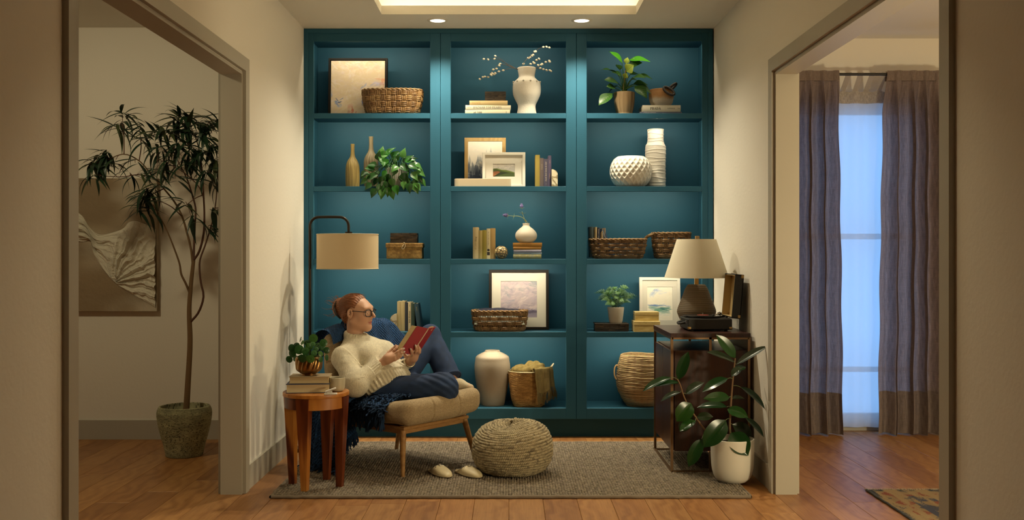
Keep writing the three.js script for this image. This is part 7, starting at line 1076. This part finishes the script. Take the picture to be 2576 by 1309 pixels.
// ---------------------------------------------------------------- reader
{
  const t = thing('person', 'person in a cream knit sweater and blue jeans reading a red book in the chair', 'person', [-0.72, 0.40, 0.86]);
  const O = t.position, W = (px, py, z) => at(px, py, z).sub(O), w = (x, y, z) => V(x, y, z).sub(O);
  const pelvis = w(-0.700, 0.452, 0.875), neckB = w(-0.862, 0.684, 0.765), shR = w(-0.934, 0.622, 0.905), shL = w(-0.742, 0.632, 0.650), hipR = w(-0.755, 0.438, 0.94), hipL = w(-0.650, 0.448, 0.82);
  const elR = w(-0.852, 0.494, 1.06), wrR = W(956, 917, 0.95), elL = w(-0.690, 0.500, 0.56), wrL = W(1031, 911, 0.83);
  const knR = w(-0.372, 0.462, 0.985), anR = w(-0.66, 0.445, 0.74), knL = w(-0.474, 0.722, 0.555), anL = w(-0.345, 0.470, 0.715), heelL = w(-0.372, 0.432, 0.70), toeL = W(1183, 976, 0.79);
  const up = neckB.clone().sub(pelvis).normalize(), ux = V(0.61, 0, -0.79).normalize(), n = new THREE.Vector3().crossVectors(up, ux).negate().normalize(); if (n.x < 0) n.negate();
  const sx = new THREE.Vector3().crossVectors(up, n).normalize(), bas = [sx, up, n], along = (k, f = 0, s = 0) => pelvis.clone().lerp(neckB, k).addScaledVector(n, f).addScaledVector(sx, s);
  // --- head frame
  const HC = w(-0.880, 0.881, 0.755), F = V(0.93, -0.06, 0.36).normalize(), U0 = V(-0.10, 1, 0.02), Lf = new THREE.Vector3().crossVectors(U0, F).normalize(), U = new THREE.Vector3().crossVectors(F, Lf), K = 0.98;
  const hp = (x, y, z) => HC.clone().addScaledVector(Lf, x * K).addScaledVector(U, y * K).addScaledVector(F, z * K), hb = [Lf, U, F], hr = (...r) => r.map((q) => q * K);
  const both = (fn) => [fn(1), fn(-1)];
  const headList = [
    [ellD(hp(0, 0.022, -0.016), hr(0.073, 0.069, 0.090), hb), 0.02], [ellD(hp(0, -0.026, 0.032), hr(0.057, 0.078, 0.058), hb), 0.03],
    ...both((s) => [capD(hp(0.006 * s, -0.090, 0.062), hp(0.048 * s, -0.055, 0.0), 0.019 * K, 0.027 * K), 0.025]), ...both((s) => [ellD(hp(0.037 * s, -0.024, 0.052), hr(0.024, 0.024, 0.022), hb), 0.03]),
    [ellD(hp(0, 0.024, 0.070), hr(0.046, 0.013, 0.017), hb), 0.025], [capD(hp(0, 0.014, 0.085), hp(0, -0.022, 0.110), 0.0072 * K, 0.0098 * K), 0.011], ...both((s) => [ellD(hp(0.0105 * s, -0.028, 0.091), hr(0.0075, 0.007, 0.010), hb), 0.008]),
    [ellD(hp(0, -0.054, 0.083), hr(0.020, 0.006, 0.011), hb), 0.005], [ellD(hp(0, -0.0665, 0.080), hr(0.017, 0.007, 0.011), hb), 0.005], [ellD(hp(0, -0.092, 0.068), hr(0.020, 0.016, 0.018), hb), 0.025],
    ...both((s) => [ellD(hp(0.031 * s, 0.004, 0.069), hr(0.016, 0.012, 0.013), hb), 0.008]),
  ];
  const ears = both((s) => { const e = ellD(hp(0.079 * s, -0.008, -0.008), hr(0.009, 0.031, 0.018), hb), h = ellD(hp(0.089 * s, -0.004, -0.004), hr(0.011, 0.022, 0.011), hb); return (x, y, z) => Math.max(e(x, y, z), -h(x, y, z)); });
  const sock = both((s) => ellD(hp(0.031 * s, 0.010, 0.090), hr(0.015, 0.010, 0.012), hb));
  const collarC = w(-0.890, 0.738, 0.768), cA = V(0.2, 0.97, 0.15).normalize(), cBase = collarC.clone().addScaledVector(cA, -0.035), neckTop = hp(0, -0.055, -0.024), neck = capD(neckTop, cBase, 0.041, 0.050);
  const headField = (x, y, z) => { let d = headList[0][0](x, y, z); for (let i = 1; i < headList.length - 2; i++) d = smin(d, headList[i][0](x, y, z), headList[i][1]); for (const s of sock) { const q = -s(x, y, z), h = Math.max(0.010 - Math.abs(d - q), 0) / 0.010; d = Math.max(d, q) + h * h * 0.010 * 0.25; } for (let i = headList.length - 2; i < headList.length; i++) d = smin(d, headList[i][0](x, y, z), 0.005); for (const e of ears) d = smin(d, e(x, y, z), 0.006); return smin(d, neck(x, y, z), 0.03); };
  const skinTone = [0.56, 0.315, 0.205], lipC = hp(0, -0.060, 0.088), cheeks = both((s) => hp(0.045 * s, -0.028, 0.06)), noseC = hp(0, -0.022, 0.104), tone = (p) => { const q = V(p[0], p[1], p[2]); let c = skinTone.slice(); const near = (o, r) => smooth(r, 0, q.distanceTo(o)); const dl = q.clone().sub(lipC), lm = smooth(1, 0.55, Math.hypot(dl.dot(Lf) / 0.022, dl.dot(U) / 0.0115)) * (dl.dot(F) > -0.02 ? 1 : 0); c = mix3(c, [0.40, 0.105, 0.09], 0.9 * lm); for (const o of cheeks) c = mix3(c, [0.60, 0.27, 0.18], 0.5 * near(o, 0.035)); c = mix3(c, [0.62, 0.28, 0.2], 0.5 * near(noseC, 0.02)); return c; };
  // --- hands: chains of finger bones rooted in the palm
  const hand = (wr, palm, kn, fingers, thumb) => { const l = [[capD(wr, palm, 0.022, 0.027), 0], [capD(palm, kn[0], 0.022, 0.011), 0.015], [capD(palm, kn[1], 0.022, 0.0115), 0.015], [capD(palm, kn[2], 0.021, 0.0112), 0.015], [capD(palm, kn[3], 0.020, 0.0105), 0.015]]; fingers.forEach((f, i) => { const ch = [kn[i], ...f], r = [0.0098, 0.0090, 0.0082, 0.0070]; for (let k = 0; k < ch.length - 1; k++) l.push([capD(ch[k], ch[k + 1], r[k], r[k + 1]), 0.004]); }); const r = [0.014, 0.0115, 0.0098, 0.0085]; for (let k = 0; k < thumb.length - 1; k++) l.push([capD(thumb[k], thumb[k + 1], r[k], r[k + 1]), k ? 0.004 : 0.012]); return (x, y, z) => { let d = l[0][0](x, y, z); for (let i = 1; i < l.length; i++) d = smin(d, l[i][0](x, y, z), Math.max(l[i][1], 0.001)); return d; }; };
  const fingR = [[W(992, 882, 0.934), W(997, 876.5, 0.930), W(1000, 872, 0.924)], [W(1001, 886, 0.960), W(1009, 881.5, 0.959), W(1015, 878, 0.956)], [W(1002, 893, 0.967), W(1010, 889, 0.966), W(1016, 886, 0.962)], [W(1001, 901, 0.968), W(1007, 897, 0.967), W(1012, 894, 0.964)]], knRh = [W(984, 890, 0.940), W(991, 893, 0.958), W(993, 899, 0.968), W(993, 905, 0.970)], handR = hand(wrR, W(976, 903, 0.955), knRh, fingR, [W(970, 900, 0.934), W(978, 889, 0.914), W(988, 879, 0.904), W(996, 871, 0.898)]);
  const knLh = [W(1036, 895, 0.878), W(1041, 891, 0.876), W(1046, 890, 0.870), W(1050, 892, 0.862)], fingL = [[W(1036, 889, 0.920), W(1035, 884, 0.936), W(1034, 880, 0.940)], [W(1046, 884, 0.914), W(1047, 877, 0.924), W(1046, 871, 0.924)], [W(1052, 884, 0.898), W(1053, 877, 0.906), W(1052, 871, 0.906)], [W(1055, 887, 0.878), W(1056, 881, 0.882), W(1055, 876, 0.882)]], handL = hand(wrL, W(1039, 900, 0.855), knLh, fingL, [W(1030, 903, 0.845), W(1021, 897, 0.852), W(1016, 891, 0.858), W(1013, 886, 0.860)]);
  const box3 = (c, r) => [[c.x - r, c.y - r, c.z - r], [c.x + r, c.y + r, c.z + r]];
  const trunk = [ellD(along(0.66, 0), [0.130, 0.12, 0.085], bas), ellD(along(0.28), [0.115, 0.13, 0.085], bas), ellD(along(0.0), [0.130, 0.09, 0.09], bas), capD(shR, shL, 0.05, 0.05), capD(cBase, along(0.7), 0.05, 0.06), neck, capD(shR, elR, 0.046, 0.036), capD(elR, wrR, 0.036, 0.022), capD(shL, elL, 0.046, 0.036), capD(elL, wrL, 0.036, 0.022), capD(hipR, knR, 0.066, 0.052), capD(knR, anR, 0.050, 0.034), capD(hipL, knL, 0.066, 0.052), capD(knL, anL, 0.050, 0.034), capD(anL, toeL, 0.032, 0.022)];
  const bodyF = blend(trunk, 0.03), skin = std(C(1, 1, 1), 0.5, { vertexColors: true, name: 'skin' });
  const flatTone = () => skinTone;
  const [hl, hh] = box3(HC, 0.15), torso = iso((x, y, z) => Math.max(bodyF(x, y, z), y - collarC.y), [-0.42, -0.05, -0.42], [0.60, 0.38, 0.30], 0.014, flatTone);
  const headG = iso(headField, [hl[0], hl[1], hl[2]], hh, 0.0031, tone);
  const [al, ah] = box3(W(985, 895, 0.945), 0.115), handRG = iso(handR, al, ah, 0.0029, flatTone), [cl, ch] = box3(W(1040, 892, 0.88), 0.095), handLG = iso(handL, cl, ch, 0.0029, flatTone);
  const keep = (g) => g;
  mesh('body', mergeGeometries([torso, headG, handRG, handLG].map(keep)), skin, t);
  const nail = std(C(0.72, 0.66, 0.62), 0.25); for (const f of [...fingR.slice(1), ...fingL.slice(0, 2)]) { const a = f[2], d = f[2].clone().sub(f[1]).normalize(), g = new THREE.SphereGeometry(1, 10, 8); g.scale(0.0048, 0.0066, 0.0022); g.applyQuaternion(new THREE.Quaternion().setFromUnitVectors(V(0, 1, 0), d)); g.translate(a.x + d.x * 0.003, a.y + d.y * 0.003, a.z + 0.0066); mesh('fingernail', g, nail, t); }
  // --- sweater
  const wrCut = (wr, el, off) => { const d = wr.clone().sub(el).normalize(), c = wr.clone().addScaledVector(d, off); return (x, y, z) => (x - c.x) * d.x + (y - c.y) * d.y + (z - c.z) * d.z; };
  const cutR = wrCut(wrR, elR, -0.008), cutL = wrCut(wrL, elL, -0.012), hemP = along(-0.12), sw = blend([ellD(along(0.66, 0.004), [0.150, 0.135, 0.104], bas), ellD(along(0.30, 0.010), [0.138, 0.150, 0.108], bas), ellD(along(0.02, 0.012), [0.184, 0.15, 0.134], bas), capD(cBase, shR, 0.052, 0.062), capD(cBase, shL, 0.052, 0.062), ellD(along(0.58, 0.072, -0.055), [0.06, 0.062, 0.045], bas), ellD(along(0.58, 0.072, 0.055), [0.06, 0.062, 0.045], bas)], 0.05);
  const armR = blend([capD(shR, elR, 0.066, 0.060), capD(elR, wrR, 0.060, 0.040), ellD(elR.clone().add(V(0.01, -0.015, 0)), [0.058, 0.052, 0.058])], 0.03), armL = blend([capD(shL, elL, 0.062, 0.056), capD(elL, wrL, 0.056, 0.038)], 0.03);
  const angle = (p, c, a, b) => Math.atan2((p[0] - c.x) * a.x + (p[1] - c.y) * a.y + (p[2] - c.z) * a.z, (p[0] - c.x) * b.x + (p[1] - c.y) * b.y + (p[2] - c.z) * b.z);
  const ortho = (d) => { const a = new THREE.Vector3().crossVectors(d, V(0, 1, 0.1)).normalize(); return [a, new THREE.Vector3().crossVectors(d, a)]; }, dR = wrR.clone().sub(elR).normalize(), oR = ortho(dR), dL = wrL.clone().sub(elL).normalize(), oL = ortho(dL);
  const swF = (x, y, z) => {
    const p = [x, y, z], s = (x - hemP.x) * up.x + (y - hemP.y) * up.y + (z - hemP.z) * up.z;
    let b = sw(x, y, z); const rb2 = smooth(0.075, 0.062, s); b += rb2 * (0.004 + 0.0024 * Math.cos(angle(p, pelvis, sx, n) * 44)) - 0.006 * smooth(0.1, 0.075, s) * (1 - rb2); b = Math.max(b, -s);
    let r = armR(x, y, z); const kr = cutR(x, y, z), cr2 = smooth(-0.075, -0.066, kr); r += cr2 * (0.0065 + 0.0026 * Math.cos(angle(p, wrR, oR[0], oR[1]) * 18)); r = Math.max(r, kr);
    let l = armL(x, y, z); const kl = cutL(x, y, z), cl2 = smooth(-0.075, -0.066, kl); l += cl2 * (0.0065 + 0.0026 * Math.cos(angle(p, wrL, oL[0], oL[1]) * 18)); l = Math.max(l, kl);
    let d = smin(smin(b, r, s > 0.12 ? 0.035 : 0.008), l, s > 0.12 ? 0.035 : 0.008); if ((x - cBase.x) * cA.x + (y - cBase.y) * cA.y + (z - cBase.z) * cA.z > 0) d = Math.max(d, 0.004 - neck(x, y, z));
    const q = V(x - collarC.x, y - collarC.y, z - collarC.z), hgt = q.dot(cA), rad = q.addScaledVector(cA, -hgt).length(), col = Math.hypot(rad - 0.060, hgt * 0.6) - 0.0115 + 0.0015 * Math.cos(Math.atan2(q.dot(sx), q.dot(n)) * 34);
    const wr2 = 0.018 * n3(x * 13, y * 13, z * 13, 3) + 0.005 * n3(x * 60, y * 60, z * 60, 7); return smin(d + wr2 * (s > 0.075 && kr < -0.08 ? 1 : 0.2), col, 0.012);
  };
  const creamKnit = std(C(0.74, 0.665, 0.50), 0.98, { map: tex(128, 128, (u, v, x, y) => 0.84 + 0.16 * fbm(u * 30, v * 30, 241, 3, 30, 30)), bumpMap: tex(256, 256, (u, v) => { const r = v * 22, q = u * 22 + (Math.floor(r) & 1) * 0.5; return clamp(0.4 + 0.3 * Math.sin(q * 6.2832) * Math.sin(r * Math.PI) + 0.5 * (fbm(u * 40, v * 40, 242, 3, 40, 40) - 0.4)); }, false), bumpScale: 0.0022, name: 'cream knit' });
  creamKnit.map.repeat.set(5, 5); creamKnit.bumpMap.repeat.set(7, 7);
  mesh('sweater', iso(swF, [-0.36, -0.06, -0.38], [0.26, 0.42, 0.32], 0.0052), creamKnit, t);
  // --- jeans
  const jl = (a, b, c, r0, r1, r2, r3) => [capD(a, b, r0, r1), capD(b, c, r2, r3)];
  const legR = [...jl(hipR, knR, anR, 0.080, 0.080, 0.078, 0.072), ellD(knR.clone().add(V(0.008, 0, 0)), [0.080, 0.078, 0.080])], legL = [...jl(hipL, knL, anL, 0.084, 0.066, 0.064, 0.072)];
  const cutAL = wrCut(anL, knL, -0.012), seatJ = ellD(along(-0.05), [0.165, 0.10, 0.115], bas), hips = blend([legR[0], legR[2], legL[0]], 0.03), lowR = legR[1], lowL = legL[1];
  const jeansF = (x, y, z) => { const s = (x - hemP.x) * up.x + (y - hemP.y) * up.y + (z - hemP.z) * up.z; let d = smin(Math.max(seatJ(x, y, z), s - 0.05), hips(x, y, z), 0.03); d = smin(d, lowR(x, y, z), 0.02); d = smin(d, Math.max(lowL(x, y, z), cutAL(x, y, z)), 0.02); const kn = Math.exp(-((x - knR.x) ** 2 + (z - knR.z) ** 2) / 0.012), fold = Math.sin((x * 1.3 + y * 2.0 - z) * 70 + 3 * n3(x * 10, y * 10, z * 10, 5)); return d + 0.0035 * kn * fold + 0.014 * n3(x * 11, y * 11, z * 11, 15) + 0.006 * n3(x * 34, y * 34, z * 34, 25); };
  const denim = std(C(0.010, 0.037, 0.120), 0.85, { map: tex(256, 256, (u, v, x, y) => { const k = 0.72 + 0.28 * fbm(u * 6, v * 6, 251, 4, 6, 6) + 0.12 * (((x + y) % 6) / 6 - 0.5); return [k, k, k]; }, true, [5, 5]), bumpMap: rep(weaveBump, 12), bumpScale: 0.0006, name: 'denim' });
  const jeans = mesh('jeans', iso(jeansF, [-0.32, -0.10, -0.42], [0.52, 0.42, 0.27], 0.0085), denim, t);
  // stitched side seam of the raised leg
  const thread = std(C(0.30, 0.22, 0.14), 0.8), sp = []; for (let i = 0; i <= 14; i++) { const k = 0.25 + i / 14 * 0.62, c = hipL.clone().lerp(knL, k), r = lerp(0.084, 0.066, k) + 0.003; sp.push(c.add(V(0.25, -0.35, 0.9).normalize().multiplyScalar(r))); } mesh('seam', tube(sp, 0.0012, 40, 5), thread, jeans);
  mesh('hem', rot(new THREE.TorusGeometry(0.073, 0.006, 8, 40), 0).applyQuaternion(new THREE.Quaternion().setFromUnitVectors(V(0, 0, 1), anL.clone().sub(knL).normalize())).translate(...anL.clone().addScaledVector(anL.clone().sub(knL).normalize(), -0.016).toArray()), denim, jeans);
  // --- socks
  const ft = toeL.clone().sub(heelL), sockF = blend([capD(anL.clone().addScaledVector(anL.clone().sub(knL).normalize(), -0.01), heelL, 0.040, 0.036), capD(heelL, heelL.clone().addScaledVector(ft, 0.55).add(V(0, 0.014, 0)), 0.034, 0.036), capD(heelL.clone().addScaledVector(ft, 0.55).add(V(0, 0.012, 0)), toeL, 0.036, 0.021)], 0.02);
  mesh('sock', iso((x, y, z) => sockF(x, y, z) + 0.006 * n3(x * 30, y * 30, z * 30, 4), [heelL.x - 0.08, heelL.y - 0.06, heelL.z - 0.08], [toeL.x + 0.07, anL.y + 0.07, toeL.z + 0.07], 0.006), std(C(0.52, 0.44, 0.31), 0.95, { bumpMap: rep(woolBump, 8), bumpScale: 0.002 }), t);
  // --- hair: swept back into a clip
  const bunC = hp(0.0, 0.012, -0.125), hairCap = ellD(hp(0, 0.027, -0.022), hr(0.082, 0.075, 0.099), hb), bun = ellD(bunC, hr(0.050, 0.056, 0.042), hb), tail = capD(hp(0, 0.0, -0.10), hp(0, -0.045, -0.085), 0.03, 0.02), nape = ellD(hp(0, -0.03, -0.066), hr(0.058, 0.05, 0.034), hb);
  const hairF = (x, y, z) => { const q = V(x, y, z).sub(HC), a = q.dot(Lf) / K, b = q.dot(U) / K, c = q.dot(F) / K; let d = hairCap(x, y, z); const line = c - (0.046 + 0.05 * Math.max(0, b - 0.06) - 0.22 * Math.max(0, 0.060 - b) - 1.3 * Math.max(0, 0.002 - b) - 0.10 * Math.abs(a)); d = Math.max(d + 0.011 * smooth(-0.035, 0.0, line), line * 0.75); d = Math.max(d, -0.035 - b); d = smin(d, bun(x, y, z), 0.03); d = smin(d, nape(x, y, z), 0.02); d = smin(d, tail(x, y, z), 0.02); const th = Math.atan2(a, b + 0.02), g = 0.0012 * Math.sin(th * 42 + c * 60 + 5 * n3(a * 20, b * 20, c * 20, 2)) + 0.0007 * Math.sin(th * 95 + c * 30); const earD = Math.hypot((Math.abs(a) - 0.078) * 1.2, (b + 0.010), (c + 0.004) * 1.25) - 0.041; return Math.max(d + g, -earD); };
  const hairM = std(C(0.29, 0.095, 0.028), 0.45, { map: tex(64, 256, (u, v) => 0.6 + 0.5 * fbm(u * 40, v * 3, 261, 2, 40, 3)), name: 'auburn hair' }), [bl, bh] = box3(hp(0, 0.01, -0.03), 0.165);
  const hair = mesh('hair', iso(hairF, bl, bh, 0.0036), hairM, t);
  reseed(64); const lockList = []; for (let i = 0; i < 330; i++) {
    const ph = rr(-1.9, 1.9), a0 = rr(0, 1), st = V(Math.sin(ph) * 0.078, 0.030 + Math.cos(ph) * 0.075 * (Math.abs(ph) > 1.6 ? 0.6 : 1), lerp(0.032 - 0.03 * Math.pow(Math.abs(ph) / 1.9, 1.5), -0.06, a0)), en = V(Math.sin(ph) * 0.03, 0.012 + Math.cos(ph) * 0.035, -0.135 + rr(-.02, .02)), pts = [];
    for (let k = 0; k <= 6; k++) { const v = st.clone().lerp(en, k / 6), c = v.clone().sub(V(0, 0.027, -0.022)), e = Math.hypot(c.x / 0.0835, c.y / 0.0755, c.z / 0.1005); if (e < 1 && k < 6) { c.multiplyScalar((k === 0 ? 0.97 : 1.012) / Math.max(e, 0.5)); v.copy(c.add(V(0, 0.027, -0.022))); } pts.push(hp(v.x + rr(-.002, .002), v.y + rr(-.002, .002), v.z)); }
    lockList.push(taper(pts, [0.0004, 0.0011, 0.0012, 0.0008], 18, 5));
  }
  for (let i = 0; i < 26; i++) { const a = rr(0, 6.28), s = V(Math.cos(a) * 0.03, 0.012 + Math.sin(a) * 0.035, -0.14), q = s.clone().add(V(Math.cos(a) * 0.03, Math.sin(a) * 0.03 + 0.005, rr(-.055, -.012))), e = q.clone().add(V(rr(-.01, .01), rr(-.02, .012), rr(-.03, 0.005))); lockList.push(taper([hp(s.x, s.y, s.z), hp(q.x, q.y, q.z), hp(e.x, e.y, e.z)], [0.0016, 0.0012, 0.0005], 10, 5)); }
  for (const [x, y, z, x2, y2, z2] of [[-0.074, 0.02, 0.0, -0.076, -0.085, -0.03], [-0.07, 0.02, -0.02, -0.066, -0.10, -0.045], [-0.072, 0.015, 0.012, -0.080, -0.07, -0.022]]) lockList.push(taper([hp(x, y, z), hp((x + x2) / 2 - 0.008, (y + y2) / 2, (z + z2) / 2 - 0.012), hp(x2, y2, z2)], [0.0014, 0.0016, 0.0006], 14, 5));
  const locks = mesh('hair_locks', merge(lockList), hairM, hair); locks.userData.kind = 'stuff';
  mesh('hair_clip', tube([hp(-0.034, 0.05, -0.128), hp(-0.058, 0.02, -0.128), hp(-0.052, -0.02, -0.118), hp(-0.03, -0.05, -0.1)], 0.0055, 24, 8), std(C(0.012, 0.007, 0.005), 0.25), hair);
  for (const s of [1, -1]) mesh('eyebrow', taper([hp(0.014 * s, 0.026, 0.0855), hp(0.030 * s, 0.031, 0.081), hp(0.047 * s, 0.026, 0.064)], [0.0018, 0.0022, 0.0010], 10, 6), std(C(0.14, 0.055, 0.025), 0.7), t);
  for (const s of [1, -1]) mesh('eyelashes', taper([hp(0.018 * s, -0.002, 0.0815), hp(0.031 * s, -0.0055, 0.0840), hp(0.045 * s, -0.001, 0.0745)], [0.0006, 0.0012, 0.0006], 10, 5), std(C(0.02, 0.012, 0.008), 0.7), t);
  // --- glasses
  const gl = new THREE.Group(); gl.name = 'glasses'; t.add(gl); const fm = std(C(0.010, 0.009, 0.012), 0.25), ringP = (s) => Array.from({ length: 24 }, (_, i) => { const a = i / 24 * 6.2832, c = Math.cos(a), q = Math.sin(a), k = Math.pow(Math.pow(Math.abs(c), 2.8) + Math.pow(Math.abs(q), 2.8), -1 / 2.8); return hp(s * 0.0345 + c * k * 0.0245, -0.002 + q * k * 0.0195, 0.0985 - 0.16 * Math.pow(Math.abs(s * 0.0345 + c * k * 0.0245) / 0.06, 2) * 0.1 - 0.002 * q); });
  for (const s of [1, -1]) { mesh('rim', tube(ringP(s), 0.0024, 60, 7, true), fm, gl); mesh('temple', tube([hp(0.058 * s, 0.008, 0.091), hp(0.071 * s, 0.009, 0.06), hp(0.0775 * s, 0.008, 0.01), hp(0.079 * s, -0.004, -0.022)], 0.0023, 20, 6), fm, gl); const c = hp(s * 0.0345, -0.002, 0.0975), rp = ringP(s), pos = []; for (let i = 0; i < 24; i++) { const a = rp[i], b = rp[(i + 1) % 24]; pos.push(c.x, c.y, c.z, a.x, a.y, a.z, b.x, b.y, b.z); } const g = new THREE.BufferGeometry(); g.setAttribute('position', new THREE.Float32BufferAttribute(pos, 3)); g.computeVertexNormals(); mesh('lens', g, phys(C(0.97, 0.97, 0.97), 0.0, { transmission: 1, thickness: 0, side: THREE.DoubleSide }), gl); }
  mesh('bridge', tube([hp(0.0105, 0.005, 0.0985), hp(0, 0.008, 0.1005), hp(-0.0105, 0.005, 0.0985)], 0.0022, 10, 6), fm, gl);
  // --- watch and ring
  mesh('wristwatch', new THREE.TorusGeometry(0.0285, 0.0042, 8, 36).applyQuaternion(new THREE.Quaternion().setFromUnitVectors(V(0, 0, 1), dL)).translate(...wrL.clone().addScaledVector(dL, 0.004).toArray()), std(C(0.55, 0.45, 0.30), 0.25, { metalness: 1 }), t);
  mesh('finger_ring', new THREE.TorusGeometry(0.0098, 0.0014, 6, 20).applyQuaternion(new THREE.Quaternion().setFromUnitVectors(V(0, 0, 1), fingR[2][0].clone().sub(knRh[2]).normalize())).translate(...knRh[2].clone().lerp(fingR[2][0], 0.6).toArray()), std(C(0.7, 0.65, 0.5), 0.2, { metalness: 1 }), t);
}
// ---------------------------------------------------------------- the red book being read
{
  const S0 = at(1035, 893, 0.925), S1 = at(1078, 827, 0.885), A = S1.clone().sub(S0), t = thing('open_book', 'open red clothbound book held in the hands of the person', 'book', S0);
  const e1 = at(1006, 887, 0.962).sub(S0), e1t = e1.clone().add(A), e2 = at(1054, 888, 0.835).sub(S0), e2t = e2.clone().add(A), red = std(C(0.30, 0.012, 0.022), 0.6, { bumpMap: clothBump, bumpScale: 0.0005 }), O = V(0, 0, 0);
  const slab = (a, b, c, d, th, dir) => { const k = dir.clone().normalize().multiplyScalar(th), P = [a, b, c, d, a.clone().add(k), b.clone().add(k), c.clone().add(k), d.clone().add(k)], pos = []; for (const [i, j, l, m] of [[0, 1, 2, 3], [7, 6, 5, 4], [0, 4, 5, 1], [1, 5, 6, 2], [2, 6, 7, 3], [3, 7, 4, 0]]) for (const q of [i, j, l, i, l, m]) pos.push(P[q].x, P[q].y, P[q].z); const g = new THREE.BufferGeometry(); g.setAttribute('position', new THREE.Float32BufferAttribute(pos, 3)); g.computeVertexNormals(); return metreUV(g, 0.05); };
  const n1 = e1.clone().cross(A).normalize(); if (n1.z > 0) n1.negate(); const n2 = e2.clone().cross(A).normalize(); if (n2.x > 0) n2.negate();
  mesh('front_board', slab(O, e1, e1t, A, 0.003, n1), red, t); mesh('back_board', slab(O, e2, e2t, A, 0.003, n2), red, t);
  mesh('spine_hinge', taper([O.clone().addScaledVector(A, 0.01), A.clone().multiplyScalar(0.99)], [0.0032, 0.0032], 4, 8), std(C(0.60, 0.50, 0.36), 0.8), t);
  // pages: a thick block on the near board and a thin one on the far board
  const inn = 0.006, pa = O.clone().addScaledVector(A, 0.03).addScaledVector(n1, 0.0032), pw = e1.clone().multiplyScalar(1.03), ph = A.clone().multiplyScalar(0.94);
  const pageBlock = (a, w2, h2, th, dir, fan) => { const k = (v) => dir.clone().normalize().multiplyScalar(th * v), list = []; const top = (u, v, q) => a.clone().addScaledVector(w2, u).addScaledVector(h2, v).add(k(q * (1 + fan * u * u))).addScaledVector(w2, fan * 0.12 * q * u); list.push(surf(12, 2, (u, v) => top(u, v, 1)), surf(2, 6, (u, v) => top(1, u, v)), surf(12, 6, (u, v) => top(u, 1, v)), surf(12, 6, (u, v) => top(1 - u, 0, v)), surf(12, 2, (u, v) => top(1 - u, v, 0))); return metreUV(merge(list), 0.05); };
  mesh('pages', pageBlock(pa, pw, ph, 0.026, n1, 0.7), std(C(0.52, 0.38, 0.17), 0.9, { map: paper.map }), t);
  mesh('pages', pageBlock(O.clone().addScaledVector(A, 0.03).addScaledVector(n2, 0.0032), e2.clone().multiplyScalar(0.95), ph, 0.006, n2, 0.3), std(C(0.56, 0.43, 0.22), 0.9, { map: paper.map }), t);
  const c0 = A.clone().multiplyScalar(0.97).addScaledVector(n1, 0.012); mesh('turning_leaf', surf(14, 4, (u, v) => c0.clone().addScaledVector(A, -v * 0.12).add(V(0.034 * u, 0.014 * Math.sin(u * 2.2) * (1 - v * 0.6), -0.05 * u))), phys(C(0.55, 0.42, 0.23), 0.9, { side: THREE.DoubleSide, transmission: 0.15, thickness: 0 }), t);
}

renderer.render(scene, camera);
